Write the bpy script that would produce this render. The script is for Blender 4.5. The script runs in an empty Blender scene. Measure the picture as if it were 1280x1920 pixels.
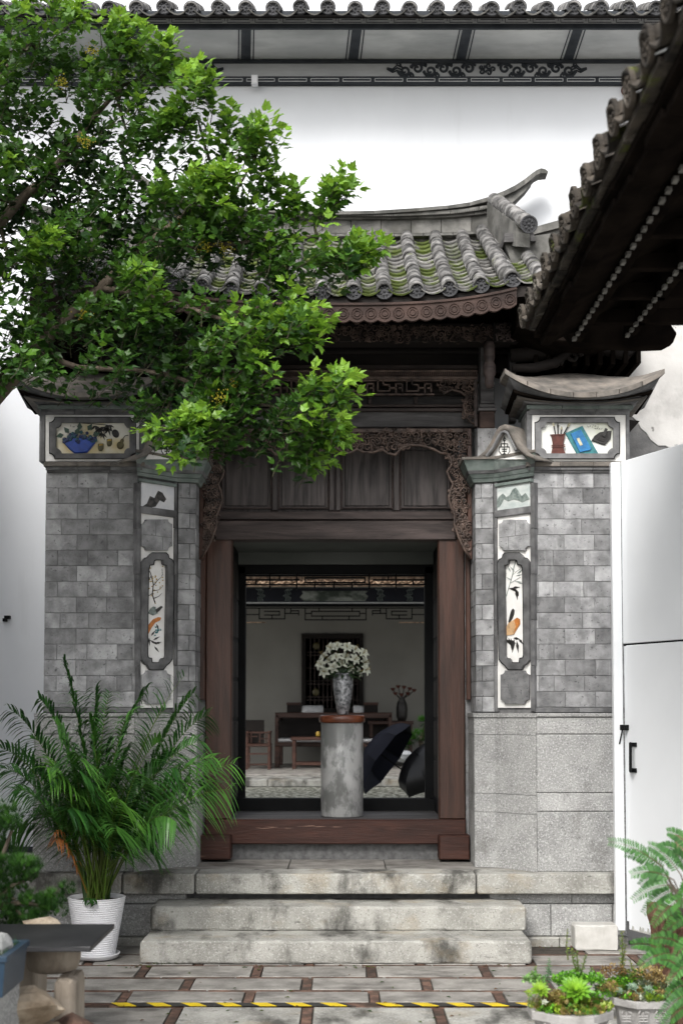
import bpy, math, random
import numpy as np
from mathutils import Vector, Matrix, Quaternion
R = random.Random(7)
sc = bpy.context.scene
C = sc.collection
# ------------------------------------------------------------------ camera, sky, sun, exposure
H, F, PITCH = 1.6, 2500.0, math.radians(3.0)
PY0 = 1325 - F*math.tan(PITCH)
cam = bpy.data.objects.new('camera', bpy.data.cameras.new('camera')); C.objects.link(cam)
cam.location = (0, 0, H); cam.rotation_euler = (math.pi/2 + PITCH, 0, 0)
cam.data.sensor_width = 36; cam.data.lens = F/1920*36; cam.data.shift_y = (PY0-960)/1920
cam.data.clip_start = .05; cam.data.clip_end = 400
cam.data.dof.use_dof = True; cam.data.dof.focus_distance = 9.3; cam.data.dof.aperture_fstop = 2.6
sc.camera = cam
EL, AZ = math.radians(43), math.radians(-22)     # soft sun from the front, a little to the left
world = bpy.data.worlds.new('World'); sc.world = world; world.use_nodes = True
wn = world.node_tree; bg = wn.nodes['Background']
sky = wn.nodes.new('ShaderNodeTexSky'); sky.sky_type = 'NISHITA'; sky.sun_disc = False
sky.sun_elevation = EL; sky.sun_rotation = math.pi - AZ; sky.air_density = 1.0; sky.dust_density = 4.0; sky.ozone_density = 1.0
hs = wn.nodes.new('ShaderNodeHueSaturation'); hs.inputs['Saturation'].default_value = .22
wn.links.new(sky.outputs[0], hs.inputs['Color']); wn.links.new(hs.outputs[0], bg.inputs['Color'])
bg.inputs['Strength'].default_value = .15
sd = bpy.data.lights.new('sun', 'SUN'); sd.energy = 1.35; sd.angle = math.radians(18); sd.color = (1, .97, .93)
sun = bpy.data.objects.new('sun', sd); C.objects.link(sun)
sdir = Vector((math.sin(AZ)*math.cos(EL), -math.cos(AZ)*math.cos(EL), math.sin(EL)))   # towards the sun
sun.rotation_euler = sdir.to_track_quat('Z', 'Y').to_euler(); sun.location = (3, -4, 12)
sc.view_settings.view_transform = 'Standard'; sc.view_settings.look = 'None'
sc.view_settings.gamma = 1; sc.view_settings.use_curve_mapping = False; sc.view_settings.exposure = .88
# ------------------------------------------------------------------ measuring helpers
def ray(px, py):
    a, b = (px-640)/F, -(py-PY0)/F
    c, s = math.cos(PITCH), math.sin(PITCH)
    return Vector((a, c - b*s, s + b*c))
CP = Vector((0, 0, H))
def P(px, py, D):
    r = ray(px, py); return CP + r*(D/r.y)
def G(px, py, z=0):
    r = ray(px, py); return CP + r*((z-H)/r.z)
class Fr:                                        # a vertical plane: u runs left to right, n looks at the viewer
    def __init__(s, a, b):
        s.o = Vector((a[0], a[1], 0)); d = Vector((b[0]-a[0], b[1]-a[1], 0)); s.L = d.length
        s.u = d.normalized(); s.n = Vector((s.u.y, -s.u.x, 0)); s.ang = math.atan2(s.u.y, s.u.x)
    def w(s, u, z, o=0): return s.o + s.u*u + s.n*o + Vector((0, 0, z))
    def uz(s, px, py, o=0):
        r = ray(px, py); q = s.o + s.n*o
        t = (q-CP).dot(s.n)/r.dot(s.n); h = CP + r*t
        return ((h-s.o).dot(s.u), h.z)
def front(D, x0=0): return Fr((x0, D), (x0+1, D))
class MB:
    def __init__(s): s.v = []; s.f = []; s.c = []
    def add(s, vs, fs, col=None):
        b = len(s.v); s.v += [tuple(v) for v in vs]; s.f += [tuple(i+b for i in f) for f in fs]
        if col is not None: s.c += [col]*len(vs)
        return s
    def box(s, a, b, ch=0):
        x0, y0, z0 = a; x1, y1, z1 = b
        if x0 > x1: x0, x1 = x1, x0
        if y0 > y1: y0, y1 = y1, y0
        if z0 > z1: z0, z1 = z1, z0
        return s.fbox(Fr((0, 0), (1, 0)), x0, z0, x1, z1, -y1, -y0, ch, True)
    def fbox(s, fr, u0, z0, u1, z1, o0, o1, ch=0, back=False):
        if u0 > u1: u0, u1 = u1, u0
        if z0 > z1: z0, z1 = z1, z0
        if ch <= 0:
            vs = [fr.w(u, z, o) for o in (o0, o1) for (u, z) in ((u0, z0), (u1, z0), (u1, z1), (u0, z1))]
            return s.add(vs, [(3, 2, 1, 0), (4, 5, 6, 7), (0, 1, 5, 4), (1, 2, 6, 5), (2, 3, 7, 6), (3, 0, 4, 7)])
        R4 = lambda i, o: [fr.w(u, z, o) for (u, z) in ((u0+i, z0+i), (u1-i, z0+i), (u1-i, z1-i), (u0+i, z1-i))]
        lv = [R4(0, o1-ch), R4(ch, o1)]
        lv = ([R4(ch, o0), R4(0, o0+ch)] if back else [R4(0, o0)]) + lv
        vs = sum(lv, []); n = len(lv); fs = [(3, 2, 1, 0), tuple(4*(n-1)+k for k in range(4))]
        for l in range(n-1):
            for k in range(4):
                j = (k+1) % 4; fs.append((4*l+k, 4*l+j, 4*l+4+j, 4*l+4+k))
        return s.add(vs, fs)
    def pbox(s, fr, x0, y0, x1, y1, o0, o1, ch=0):   # pixel rectangle on a plane, kept plumb
        ym, xm = (y0+y1)/2, (x0+x1)/2
        return s.fbox(fr, fr.uz(x0, ym, o1)[0], fr.uz(xm, y1, o1)[1], fr.uz(x1, ym, o1)[0], fr.uz(xm, y0, o1)[1], o0, o1, ch)
    def prism(s, fr, pts, o0, o1, ch=0):
        n = len(pts)
        if ch:
            cu = sum(p[0] for p in pts)/n; cz = sum(p[1] for p in pts)/n
            def ins(p):
                d = math.hypot(p[0]-cu, p[1]-cz) or 1; k = 1 - ch/d; return (cu+(p[0]-cu)*k, cz+(p[1]-cz)*k)
            lv = [[fr.w(p[0], p[1], o0) for p in pts], [fr.w(p[0], p[1], o1-ch) for p in pts], [fr.w(*ins(p), o1) for p in pts]]
        else: lv = [[fr.w(p[0], p[1], o) for p in pts] for o in (o0, o1)]
        vs = sum(lv, []); m = len(lv)
        fs = [tuple(range(n-1, -1, -1)), tuple((m-1)*n+k for k in range(n))]
        for l in range(m-1):
            for k in range(n):
                j = (k+1) % n; fs.append((l*n+k, l*n+j, l*n+n+j, l*n+n+k))
        return s.add(vs, fs)
    def pprism(s, fr, pts, o0, o1, ch=0): return s.prism(fr, [fr.uz(x, y, o1) for x, y in pts], o0, o1, ch)
    def ring(s, fr, a, b, o0, o1):
        n = len(a); vs = [fr.w(p[0], p[1], o) for (q, o) in ((a, o0), (a, o1), (b, o1), (b, o0)) for p in q]; fs = []
        for k in range(n):
            j = (k+1) % n
            for l in range(4):
                m = (l+1) % 4; fs.append((l*n+k, l*n+j, m*n+j, m*n+k))
        return s.add(vs, fs)
    def tube(s, pts, r, n=6, cap=True, col=None):
        pts = [Vector(p) for p in pts]; m = len(pts)
        rr = r if hasattr(r, '__len__') else [r]*m
        vs = []; ref = None
        for i, p in enumerate(pts):
            t = (pts[min(i+1, m-1)] - pts[max(i-1, 0)])
            t = t.normalized() if t.length > 1e-9 else Vector((0, 0, 1))
            if ref is None: ref = Vector((0, 0, 1)) if abs(t.z) < .9 else Vector((1, 0, 0))
            a = (ref - t*ref.dot(t)).normalized(); b = t.cross(a); ref = a
            for k in range(n):
                w = 2*math.pi*k/n; vs.append(p + (a*math.cos(w) + b*math.sin(w))*rr[i])
        fs = [(i*n+k, i*n+(k+1) % n, i*n+n+(k+1) % n, i*n+n+k) for i in range(m-1) for k in range(n)]
        if cap: fs += [tuple(range(n-1, -1, -1)), tuple((m-1)*n+k for k in range(n))]
        return s.add(vs, fs, col)
    def lathe(s, c, prof, n=20, ax=None, sy=1):
        q = ax.to_track_quat('Z', 'Y') if ax else Quaternion()
        c = Vector(c); vs = []
        for (r, z) in prof:
            for k in range(n):
                w = 2*math.pi*k/n; vs.append(c + q @ Vector((r*math.cos(w), r*math.sin(w)*sy, z)))
        m = len(prof)
        fs = [(i*n+k, i*n+(k+1) % n, i*n+n+(k+1) % n, i*n+n+k) for i in range(m-1) for k in range(n)]
        fs += [tuple(range(n-1, -1, -1)), tuple((m-1)*n+k for k in range(n))]
        return s.add(vs, fs)
    def ball(s, c, r, n=8, q=None, col=None):
        r = r if hasattr(r, '__len__') else (r, r, r); c = Vector(c); vs = []; m = max(3, n//2)
        for i in range(1, m):
            p = math.pi*i/m
            for k in range(n):
                w = 2*math.pi*k/n; d = Vector((r[0]*math.sin(p)*math.cos(w), r[1]*math.sin(p)*math.sin(w), r[2]*math.cos(p)))
                vs.append(c + (q @ d if q else d))
        for sg in (1, -1):
            d = Vector((0, 0, r[2]*sg)); vs.append(c + (q @ d if q else d))
        L = (m-1)*n; fs = [(i*n+k, i*n+n+k, i*n+n+(k+1) % n, i*n+(k+1) % n) for i in range(m-2) for k in range(n)]
        fs += [(L, k, (k+1) % n) for k in range(n)] + [(L+1, (m-2)*n+(k+1) % n, (m-2)*n+k) for k in range(n)]
        return s.add(vs, fs, col)
    def mesh(s, name, mat, smooth=False):
        me = bpy.data.meshes.new(name); me.from_pydata(s.v, [], s.f)
        if s.c and len(s.c) == len(s.v):
            at = me.color_attributes.new('Col', 'FLOAT_COLOR', 'POINT')
            at.data.foreach_set('color', np.array([(c[0], c[1], c[2], 1) for c in s.c], 'f').ravel())
        if mat: me.materials.append(mat)
        if smooth: me.polygons.foreach_set('use_smooth', [True]*len(me.polygons))
        me.update(); return me
    def build(s, name, mat, parent=None, smooth=False, **k):
        return link(name, s.mesh(name, mat, smooth), parent, **k)
def link(name, me, parent=None, loc=None, rot=None, scl=None, **k):
    o = bpy.data.objects.new(name, me); C.objects.link(o)
    if parent is not None:
        o.parent = parent
        if loc is None: loc = (0, 0, 0)
        base = Vector((0, 0, 0)); q = parent
        while q is not None: base += q.location; q = q.parent
        o.location = Vector(loc) - base if not k.pop('local', False) else Vector(loc)
    elif loc is not None: o.location = loc
    if rot is not None: o.rotation_euler = rot
    if scl is not None: o.scale = scl
    for a, b in k.items(): o[a] = b
    return o
def thing(name, label, cat, loc=(0, 0, 0), group=None, kind=None):
    o = link(name, None, None, loc); o['label'] = label; o['category'] = cat
    if group: o['group'] = group
    if kind: o['kind'] = kind
    return o
def sub(name, parent, **k): return link(name, None, parent, **k)
# ------------------------------------------------------------------ materials
def newmat(name):
    m = bpy.data.materials.new(name); m.use_nodes = True; return m, m.node_tree, m.node_tree.nodes['Principled BSDF']
def L3(c): return (c[0], c[1], c[2], 1) if hasattr(c, '__len__') else (c, c, c, 1)
def noise(nt, src, scale, det=5, stretch=(1, 1, 1), rough=.55, dist=0):
    n = nt.nodes.new('ShaderNodeTexNoise'); n.inputs['Scale'].default_value = scale; n.inputs['Detail'].default_value = det
    n.inputs['Roughness'].default_value = rough; n.inputs['Distortion'].default_value = dist
    mp = nt.nodes.new('ShaderNodeMapping'); mp.inputs['Scale'].default_value = stretch
    nt.links.new(src, mp.inputs[0]); nt.links.new(mp.outputs[0], n.inputs['Vector']); return n.outputs['Fac']
def rng(nt, x, a, b, c=0, d=1):
    n = nt.nodes.new('ShaderNodeMapRange'); nt.links.new(x, n.inputs[0])
    for i, v in enumerate((a, b, c, d)): n.inputs[i+1].default_value = v
    return n.outputs[0]
def mixc(nt, fac, a, b, mode='MIX'):
    n = nt.nodes.new('ShaderNodeMix'); n.data_type = 'RGBA'; n.blend_type = mode
    for s, v in ((n.inputs[0], fac), (n.inputs[6], a), (n.inputs[7], b)):
        if hasattr(v, 'is_linked'): nt.links.new(v, s)
        else: s.default_value = v if not hasattr(v, '__len__') or len(v) == 4 else L3(v)
    return n.outputs[2]
def mat(name, c1, c2=None, s=5, st=(1, 1, 1), rough=.8, bump=.25, bs=45, bst=(1, 1, 1), rnd=0, spk=None, stain=(), spec=.3, det=6, metal=0, bd=.01, lo=.35, hi=.65, dist=0, obj=False):
    m, nt, b = newmat(name)
    g = nt.nodes.new('ShaderNodeNewGeometry'); pos = g.outputs['Position']
    oi = nt.nodes.new('ShaderNodeObjectInfo')
    if rnd:      # shift the pattern per piece so neighbours differ
        vm = nt.nodes.new('ShaderNodeVectorMath'); vm.operation = 'SCALE'; vm.inputs[0].default_value = (37, 19, 53); nt.links.new(oi.outputs['Random'], vm.inputs['Scale'])
        va = nt.nodes.new('ShaderNodeVectorMath'); va.operation = 'ADD'; nt.links.new(pos, va.inputs[0]); nt.links.new(vm.outputs[0], va.inputs[1]); pos = va.outputs[0]
    col = mixc(nt, rng(nt, noise(nt, pos, s, det, st, dist=dist), lo, hi), L3(c1), L3(c2 if c2 is not None else c1))
    if spk:
        for (sc_, ss, a, bb, amt) in spk:
            col = mixc(nt, rng(nt, noise(nt, pos, ss, 3, rough=.7), a, bb, 0, amt), col, L3(sc_))
    for (sc_, ss, sst, a, bb, amt) in stain:
        col = mixc(nt, rng(nt, noise(nt, g.outputs['Position'], ss, 7, sst, .62), a, bb, 0, amt), col, L3(sc_))
    if rnd:
        vm = nt.nodes.new('ShaderNodeVectorMath'); vm.operation = 'SCALE'; nt.links.new(col, vm.inputs[0])
        nt.links.new(rng(nt, oi.outputs['Random'], 0, 1, 1-rnd, 1+rnd), vm.inputs['Scale']); col = vm.outputs[0]
    nt.links.new(col, b.inputs['Base Color'])
    b.inputs['Roughness'].default_value = rough; b.inputs['Specular IOR Level'].default_value = spec; b.inputs['Metallic'].default_value = metal
    if bump:
        bn = nt.nodes.new('ShaderNodeBump'); bn.inputs['Strength'].default_value = bump; bn.inputs['Distance'].default_value = bd
        nt.links.new(noise(nt, pos, bs, 6, bst, .65), bn.inputs['Height']); nt.links.new(bn.outputs[0], b.inputs['Normal'])
    return m
def wood(name, c1, c2, ax='x', rough=.6, bump=.35, s=3, stain=(), spec=.35, rnd=.08):
    st = {'x': (.12, 1, 1.0), 'z': (1, 1, .1), 'y': (1, .1, 1)}[ax]; bst = tuple(v*1.0 for v in st)
    return mat(name, c1, c2, s*6, st, rough, bump, 70, bst, rnd, spec=spec, stain=stain, det=8, dist=.6)
def leafmat(name, trans=.3, rough=.45, attr='Col', c1=None, c2=None, spec=.35):
    m, nt, b = newmat(name)
    if attr:
        a = nt.nodes.new('ShaderNodeVertexColor'); a.layer_name = attr; col = a.outputs[0]
    else:
        oi = nt.nodes.new('ShaderNodeObjectInfo'); col = mixc(nt, oi.outputs['Random'], L3(c1), L3(c2))
    nt.links.new(col, b.inputs['Base Color']); b.inputs['Roughness'].default_value = rough; b.inputs['Specular IOR Level'].default_value = spec
    t = nt.nodes.new('ShaderNodeBsdfTranslucent'); mx = nt.nodes.new('ShaderNodeMixShader'); mx.inputs[0].default_value = trans
    hs = nt.nodes.new('ShaderNodeHueSaturation'); hs.inputs['Value'].default_value = 1.6; hs.inputs['Hue'].default_value = .485; nt.links.new(col, hs.inputs['Color']); nt.links.new(hs.outputs[0], t.inputs[0])
    out = nt.nodes['Material Output']; nt.links.new(b.outputs[0], mx.inputs[1]); nt.links.new(t.outputs[0], mx.inputs[2]); nt.links.new(mx.outputs[0], out.inputs[0])
    return m
def flat(name, c, rough=.7, spec=.3, metal=0): return mat(name, c, tuple(x*.85 for x in c), 12, rough=rough, bump=.06, spec=spec, metal=metal)
M = {}
M['brick'] = mat('grey brick', (.165, .166, .168), (.325, .326, .33), 11, rough=.9, bump=.5, bs=80, rnd=.32, det=9,
    spk=[((.045, .045, .047), 42, .62, .68, .75), ((.40, .40, .40), 70, .64, .70, .35)], stain=[((.065, .065, .068), 2.6, (1, 1, .6), .52, .68, .6), ((.46, .46, .46), 5, (3, 3, .35), .62, .74, .45)])
M['mortar'] = mat('lime mortar', (.09, .09, .09), (.17, .17, .17), 20, rough=.95)
M['trim'] = mat('dark grey moulded brick', (.085, .085, .087), (.19, .19, .192), 9, rough=.85, bump=.3, rnd=.22, stain=[((.05, .05, .048), 4, (1, 1, .7), .52, .7, .6)])
M['cap'] = mat('weathered cap stone', (.10, .094, .086), (.22, .195, .17), 9, rough=.9, bump=.4, rnd=.2, stain=[((.04, .04, .036), 5, (1, 1, 1), .5, .68, .7), ((.30, .22, .16), 6, (1, 1, 3), .6, .75, .5)])
M['greencap'] = mat('verdigris moulding', (.13, .165, .15), (.22, .25, .235), 9, rough=.85, bump=.3, stain=[((.05, .06, .055), 6, (1, 1, 1), .52, .7, .6)])
M['plaster'] = mat('cream plaster field', (.72, .71, .68), (.82, .81, .79), 10, rough=.85, bump=.1, stain=[((.45, .44, .42), 9, (1, 1, .5), .62, .8, .35)])
M['granite'] = mat('speckled granite', (.25, .25, .245), (.34, .34, .33), 6, rough=.85, bump=.4, bs=120, rnd=.1,
    spk=[((.56, .56, .55), 85, .53, .61, .7), ((.07, .07, .068), 95, .56, .65, .65)], stain=[((.075, .07, .062), 2.6, (1, 1, .7), .55, .70, .6), ((.5, .5, .49), 6, (3, 3, .25), .66, .74, .5)])
M['step'] = mat('weathered granite step', (.25, .245, .222), (.41, .403, .37), 5, rough=.88, bump=.5, bs=100, rnd=.05, det=8,
    spk=[((.55, .55, .52), 70, .55, .62, .55), ((.08, .08, .07), 80, .57, .66, .5)],
    stain=[((.03, .028, .024), 3.6, (1, .5, .6), .50, .63, .82), ((.30, .23, .13), 4, (.7, 1, 1), .54, .74, .55), ((.02, .02, .016), 14, (1, 1, 2), .62, .70, .5)])
M['slab'] = mat('worn floor slab', (.17, .16, .145), (.32, .305, .28), 7, rough=.6, bump=.3, bs=100, rnd=.13,
    spk=[((.42, .41, .4), 80, .56, .66, .4)], stain=[((.045, .04, .036), 5, (.5, 1, 1), .52, .66, .7), ((.20, .12, .085), 5, (.4, 1, 1), .6, .78, .35)])
M['redbrick'] = mat('red paving brick', (.075, .043, .032), (.155, .092, .068), 18, rough=.9, bump=.6, rnd=.3, stain=[((.035, .03, .024), 8, (1, 1, 1), .46, .62, .75)])
M['soil'] = mat('dark joint soil', (.035, .03, .025), (.07, .06, .05), 20, rough=1, bump=.5)
M['white'] = mat('whitewashed plaster', (.68, .70, .73), (.73, .75, .78), 1.2, rough=.9, bump=.12, bs=14, bd=.01,
    stain=[((.60, .62, .64), .9, (1, 1, .35), .5, .80, .4), ((.48, .49, .50), 5, (1, 1, .12), .60, .78, .28), ((.40, .40, .39), 26, (1, 1, 1), .70, .73, .35)])
M['oldwhite'] = mat('stained old plaster', (.42, .41, .395), (.56, .55, .53), 2.5, rough=.92, bump=.5, bs=9,
    stain=[((.30, .29, .28), 3, (1, 1, .8), .56, .68, .6), ((.12, .12, .11), 12, (1, 1, 1), .66, .70, .8)])
M['render'] = mat('exposed dark render', (.12, .12, .12), (.22, .215, .21), 6, rough=.95, bump=.6, bs=25)
M['panelwhite'] = mat('white painted sheet metal', (.74, .76, .78), (.78, .80, .82), 1.5, rough=.42, bump=.03, bs=6, spec=.4, stain=[((.68, .68, .67), 3, (1, 1, .3), .62, .85, .3)])
M['friezegrey'] = mat('grey wash soffit', (.40, .41, .41), (.60, .61, .60), 2.2, (.5, 1, 2), rough=.9, bump=.15, stain=[((.26, .27, .27), 3, (.4, 1, 2), .5, .7, .6), ((.8, .8, .8), 8, (.3, 1, 2), .68, .74, .6)])
M['frieze'] = mat('pale grey frieze', (.36, .37, .38), (.46, .47, .48), 3, (.5, 1, 1), rough=.9, bump=.12, stain=[((.22, .22, .22), 3, (.5, 1, 1), .55, .75, .5)])
M['blueblack'] = mat('blue black painted band', (.022, .027, .034), (.04, .045, .052), 8, rough=.7, bump=.15)
M['chalk'] = mat('chalk white line', (.50, .51, .52), (.62, .63, .64), 20, rough=.9, bump=.05)
M['rooftile'] = mat('weathered grey roof tile', (.058, .057, .056), (.245, .238, .232), 12, rough=.9, bump=.4, bs=80, rnd=.35, lo=.4, hi=.6,
    stain=[((.035, .035, .035), 9, (1, 1, 1), .55, .66, .8), ((.10, .12, .02), 7, (1, 1, 1), .62, .72, .5)])
M['disc'] = mat('dark tile end', (.03, .031, .033), (.075, .075, .08), 20, rough=.8, bump=.4, rnd=.2)
M['mosstile'] = mat('mossy pan tile', (.10, .10, .095), (.26, .25, .24), 12, rough=.95, bump=.5, bs=90, rnd=.3,
    stain=[((.065, .09, .012), 4.2, (1, 1, 1), .45, .54, .95), ((.04, .045, .02), 12, (1, 1, 1), .56, .68, .7)])
M['ridge'] = mat('weathered ridge brick', (.075, .075, .07), (.185, .18, .168), 8, rough=.92, bump=.4, rnd=.15, stain=[((.06, .058, .05), 4, (1, 1, .7), .5, .68, .65), ((.5, .49, .46), 12, (1, 1, 1), .66, .74, .5)])
M['darktile'] = mat('mossy dark eave tile', (.016, .014, .012), (.085, .072, .058), 9, rough=.9, bump=.5, rnd=.25, stain=[((.07, .085, .012), 7, (1, 1, 1), .58, .66, .8), ((.26, .24, .21), 9, (1, 1, 1), .62, .70, .6)])
M['wx'] = wood('weathered brown timber', (.030, .022, .020), (.090, .068, .063), 'x', stain=[((.018, .014, .013), 3, (.4, 1, 1), .55, .75, .6)])
M['wgrey'] = wood('greyed timber board', (.034, .032, .032), (.105, .10, .10), 'x', stain=[((.03, .026, .026), 3, (.4, 1, 1), .55, .75, .6)])
M['wz'] = wood('grey brown panel timber', (.024, .020, .019), (.090, .076, .073), 'z', s=4, rough=.5)
M['post'] = wood('red brown door post', (.038, .018, .012), (.088, .040, .027), 'z', rough=.45, spec=.45, s=2.5)
M['thresh'] = wood('scratched red brown beam', (.030, .010, .006), (.062, .023, .015), 'x', rough=.5, stain=[((.30, .19, .14), 14, (.10, 1, 1.8), .64, .67, .6), ((.015, .008, .006), 5, (.3, 1, 1), .55, .7, .6)])
M['carve'] = mat('carved brown timber', (.028, .018, .014), (.145, .10, .08), 14, rough=.55, bump=.4, bs=90, spec=.45, stain=[((.02, .012, .01), 6, (1, 1, 1), .5, .7, .5)])
M['scallop'] = mat('rust brown scalloped board', (.028, .018, .015), (.080, .050, .041), 7, (.5, 1, 1), rough=.75, bump=.4, stain=[((.035, .022, .018), 4, (.6, 1, 1), .5, .7, .6)])
M['dark'] = mat('dark sooty timber', (.008, .0065, .006), (.020, .016, .014), 6, (.3, 1, 1), rough=.8, bump=.3)
M['eave_shade'] = mat('soot black timber', (.006, .005, .0045), (.014, .011, .009), 6, rough=.95, bump=.2, spec=0)  # near-black colour puts deep eave shade into the timber itself
M['black'] = mat('black lacquer', (.004, .0045, .005), (.008, .0085, .009), 6, rough=.6, bump=.05, spec=.12)
M['ceil'] = mat('grey green passage ceiling', (.10, .11, .10), (.14, .15, .14), 2, rough=.85, bump=.1)
M['marble'] = mat('veined marble', (.34, .34, .335), (.46, .46, .455), 3, rough=.3, bump=.05, spec=.5, dist=1.5, stain=[((.10, .105, .10), 4.2, (1, 1, .6), .52, .60, .75), ((.16, .17, .16), 11, (1, 1, .7), .54, .60, .6)])
M['redwood'] = wood('polished red wood', (.10, .028, .013), (.19, .062, .030), 'x', rough=.25, spec=.6)
M['silver'] = mat('mottled silver glaze', (.08, .085, .09), (.42, .43, .45), 45, rough=.25, bump=.6, bs=60, metal=.3, spec=.6)
M['hallwall'] = mat('hall plaster', (.25, .245, .225), (.29, .285, .26), 1.5, rough=.9, bump=.08)
M['yellow'] = mat('yellow tape', (.72, .52, .01), (.55, .40, .02), 12, rough=.5, bump=.1, stain=[((.12, .10, .06), 16, (1, 1, 1), .60, .66, .8)])
M['tapeblack'] = mat('black tape', (.02, .02, .02), (.04, .038, .035), 12, rough=.55, bump=.1, stain=[((.20, .18, .15), 16, (1, 1, 1), .62, .68, .7)])
M['moss'] = leafmat('moss green', .2, .8)
M['leaf'] = leafmat('maple leaf', .3, .42)
M['palm'] = leafmat('palm leaflet', .22, .38)
M['needle'] = leafmat('pine needle', .2, .55)
M['fern'] = leafmat('fern leaflet', .3, .5)
M['succ'] = leafmat('succulent', .15, .4)
M['petal'] = leafmat('petal', .25, .5)
M['bark'] = mat('grey brown bark', (.07, .055, .042), (.16, .13, .10), 18, (1, 1, .35), rough=.95, bump=.7, bs=50)
M['pot'] = mat('white ribbed plastic', (.74, .74, .76), (.78, .78, .80), 5, rough=.4, bump=.04, spec=.4)
M['slate'] = mat('dark slate slab', (.014, .014, .016), (.024, .024, .026), 5, rough=.5, bump=.15, spec=.4)
M['bluepot'] = mat('blue glazed planter', (.012, .030, .055), (.020, .045, .075), 6, rough=.4, bump=.1, spec=.45)
M['rock'] = mat('tan rough rock', (.26, .20, .14), (.46, .39, .30), 7, rough=.95, bump=.8, bs=22, bd=.02, stain=[((.10, .065, .035), 5, (1, 1, 1), .5, .65, .7)])
M['drum'] = mat('weathered stone drum', (.22, .18, .14), (.38, .33, .27), 6, (1, 1, .4), rough=.9, bump=.4, stain=[((.08, .055, .04), 6, (1, 1, .5), .54, .7, .7)])
M['stonepot'] = mat('cast stone pot', (.27, .26, .25), (.38, .37, .36), 12, rough=.9, bump=.4, bs=80, stain=[((.10, .095, .085), 8, (1, 1, 1), .56, .72, .6)])
M['burl'] = mat('red brown burl', (.065, .032, .020), (.17, .095, .06), 9, (1, 1, .3), rough=.85, bump=.8, bs=30, bd=.02)
def add_col(c, j=.12):
    k = 1 + R.uniform(-j, j); return (c[0]*k, c[1]*k, c[2]*k)
def lerp(a, b, t): return tuple(x+(y-x)*t for x, y in zip(a, b))
# ------------------------------------------------------------------ ground and paving
MB().add([(-60, -30, -.03), (60, -30, -.03), (60, 90, -.03), (-60, 90, -.03)], [(0, 1, 2, 3)]).build('ground', mat('pale courtyard ground', (.26, .25, .235), (.34, .33, .31), 3, rough=.95, bump=.2), kind='structure')
MB().box((-3.3, 2.5, -.028), (3.3, 9.3, -.012)).build('paving_bed', M['soil'], None, kind='structure')
pav = thing('pavement', 'worn grey stone slabs with red brick strips in front of the gate steps', 'pavement', (0, 7, 0), kind='structure')
_cache = {}
def piece(name, w, d, h, m, ch=.004, seed=0):                    # slab, origin at its centre top
    k = (round(w, 3), round(d, 3), round(h, 3), m, seed)
    if k not in _cache:
        r = random.Random(hash(k[:3]) + seed); mb = MB(); mb.box((-w/2, -d/2, -h), (w/2, d/2, 0), ch)
        mb.v = [(x + r.uniform(-.002, .002), y + r.uniform(-.002, .002), z + (r.uniform(-.0015, .0015) if z > -h/2 else 0)) for x, y, z in mb.v]
        _cache[k] = mb.mesh(name, M[m])
    return _cache[k]
rows = [8.80, 8.62, 8.33, 7.97, 7.60, 7.285]
rows = [9.09, 8.70, 8.335, 7.965, 7.60, 7.285]
def pave(x0, x1, y0, y1, z, m, name='paving_slab'):
    if x1-x0 < .02: return
    link(name, piece(name, round(x1-x0, 2), y1-y0-.018, .05, m), pav, ((x0+x1)/2, (y0+y1)/2, z+R.uniform(-.002, .002)), (R.uniform(-.003, .003), R.uniform(-.003, .003), 0))
for i in range(len(rows)-1):
    y1, y0 = rows[i], rows[i+1]; off = .18 if (i % 2 == 0) else .49
    for k in range(-5, 5):
        x = off + .69*k
        if i < 1 and -1.4 < x+.3 and x+.3 < 1.2: continue
        pave(x+.034, x+.656, y0+.045, y1, R.uniform(-.002, .002), 'slab'); pave(x-.026, x+.028, y0+.045, y1, -.003, 'redbrick', 'brick_strip')
    for k in range(14): pave(-3.0+k*.44+off, -3.0+k*.44+.425+off, y0-.008, y0+.058, -.004, 'redbrick', 'brick_strip')
# bigger, paler slabs in the foreground
for r_ in range(4):
    y1 = 7.20 - r_*.95; off = (.51, .16, .45, .2)[r_]
    for k in range(-5, 5):
        x = off + .69*k
        if r_ == 0 and k == -2: x = -.87
        pave(x+.034, x+.656, y1-.94, y1, .002, 'step' if x > -1 or r_ else 'slab'); pave(x-.026, x+.028, y1-.94, y1, -.002, 'redbrick', 'brick_strip')
for k in range(14): pave(-3.0+k*.44, -3.0+k*.44+.425, 7.205, 7.28, -.004, 'redbrick', 'brick_strip')
# hazard tape
tp = thing('hazard_tape', 'yellow and black striped warning tape stuck across the paving', 'tape', (0, 7.24, .004))
def tape(x0, x1, y0=7.205, y1=7.283):
    x = x0; k = 0
    while x < x1:
        w = .092 if k % 2 == 0 else .095; sl = .055
        b = min(x+w, x1)
        MB().add([(x+sl, y0, .0045), (b+sl, y0, .0045), (b, y1, .0045), (x, y1, .0045), (x+sl, y0, .0065), (b+sl, y0, .0065), (b, y1, .0065), (x, y1, .0065)],
            [(4, 5, 6, 7), (0, 1, 5, 4), (1, 2, 6, 5), (2, 3, 7, 6), (3, 0, 4, 7)]).build('yellow_stripe' if k % 2 == 0 else 'black_stripe', M['yellow' if k % 2 == 0 else 'tapeblack'], tp)
        x = b; k += 1
tape(-1.24, .005); tape(.185, 1.06)
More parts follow.
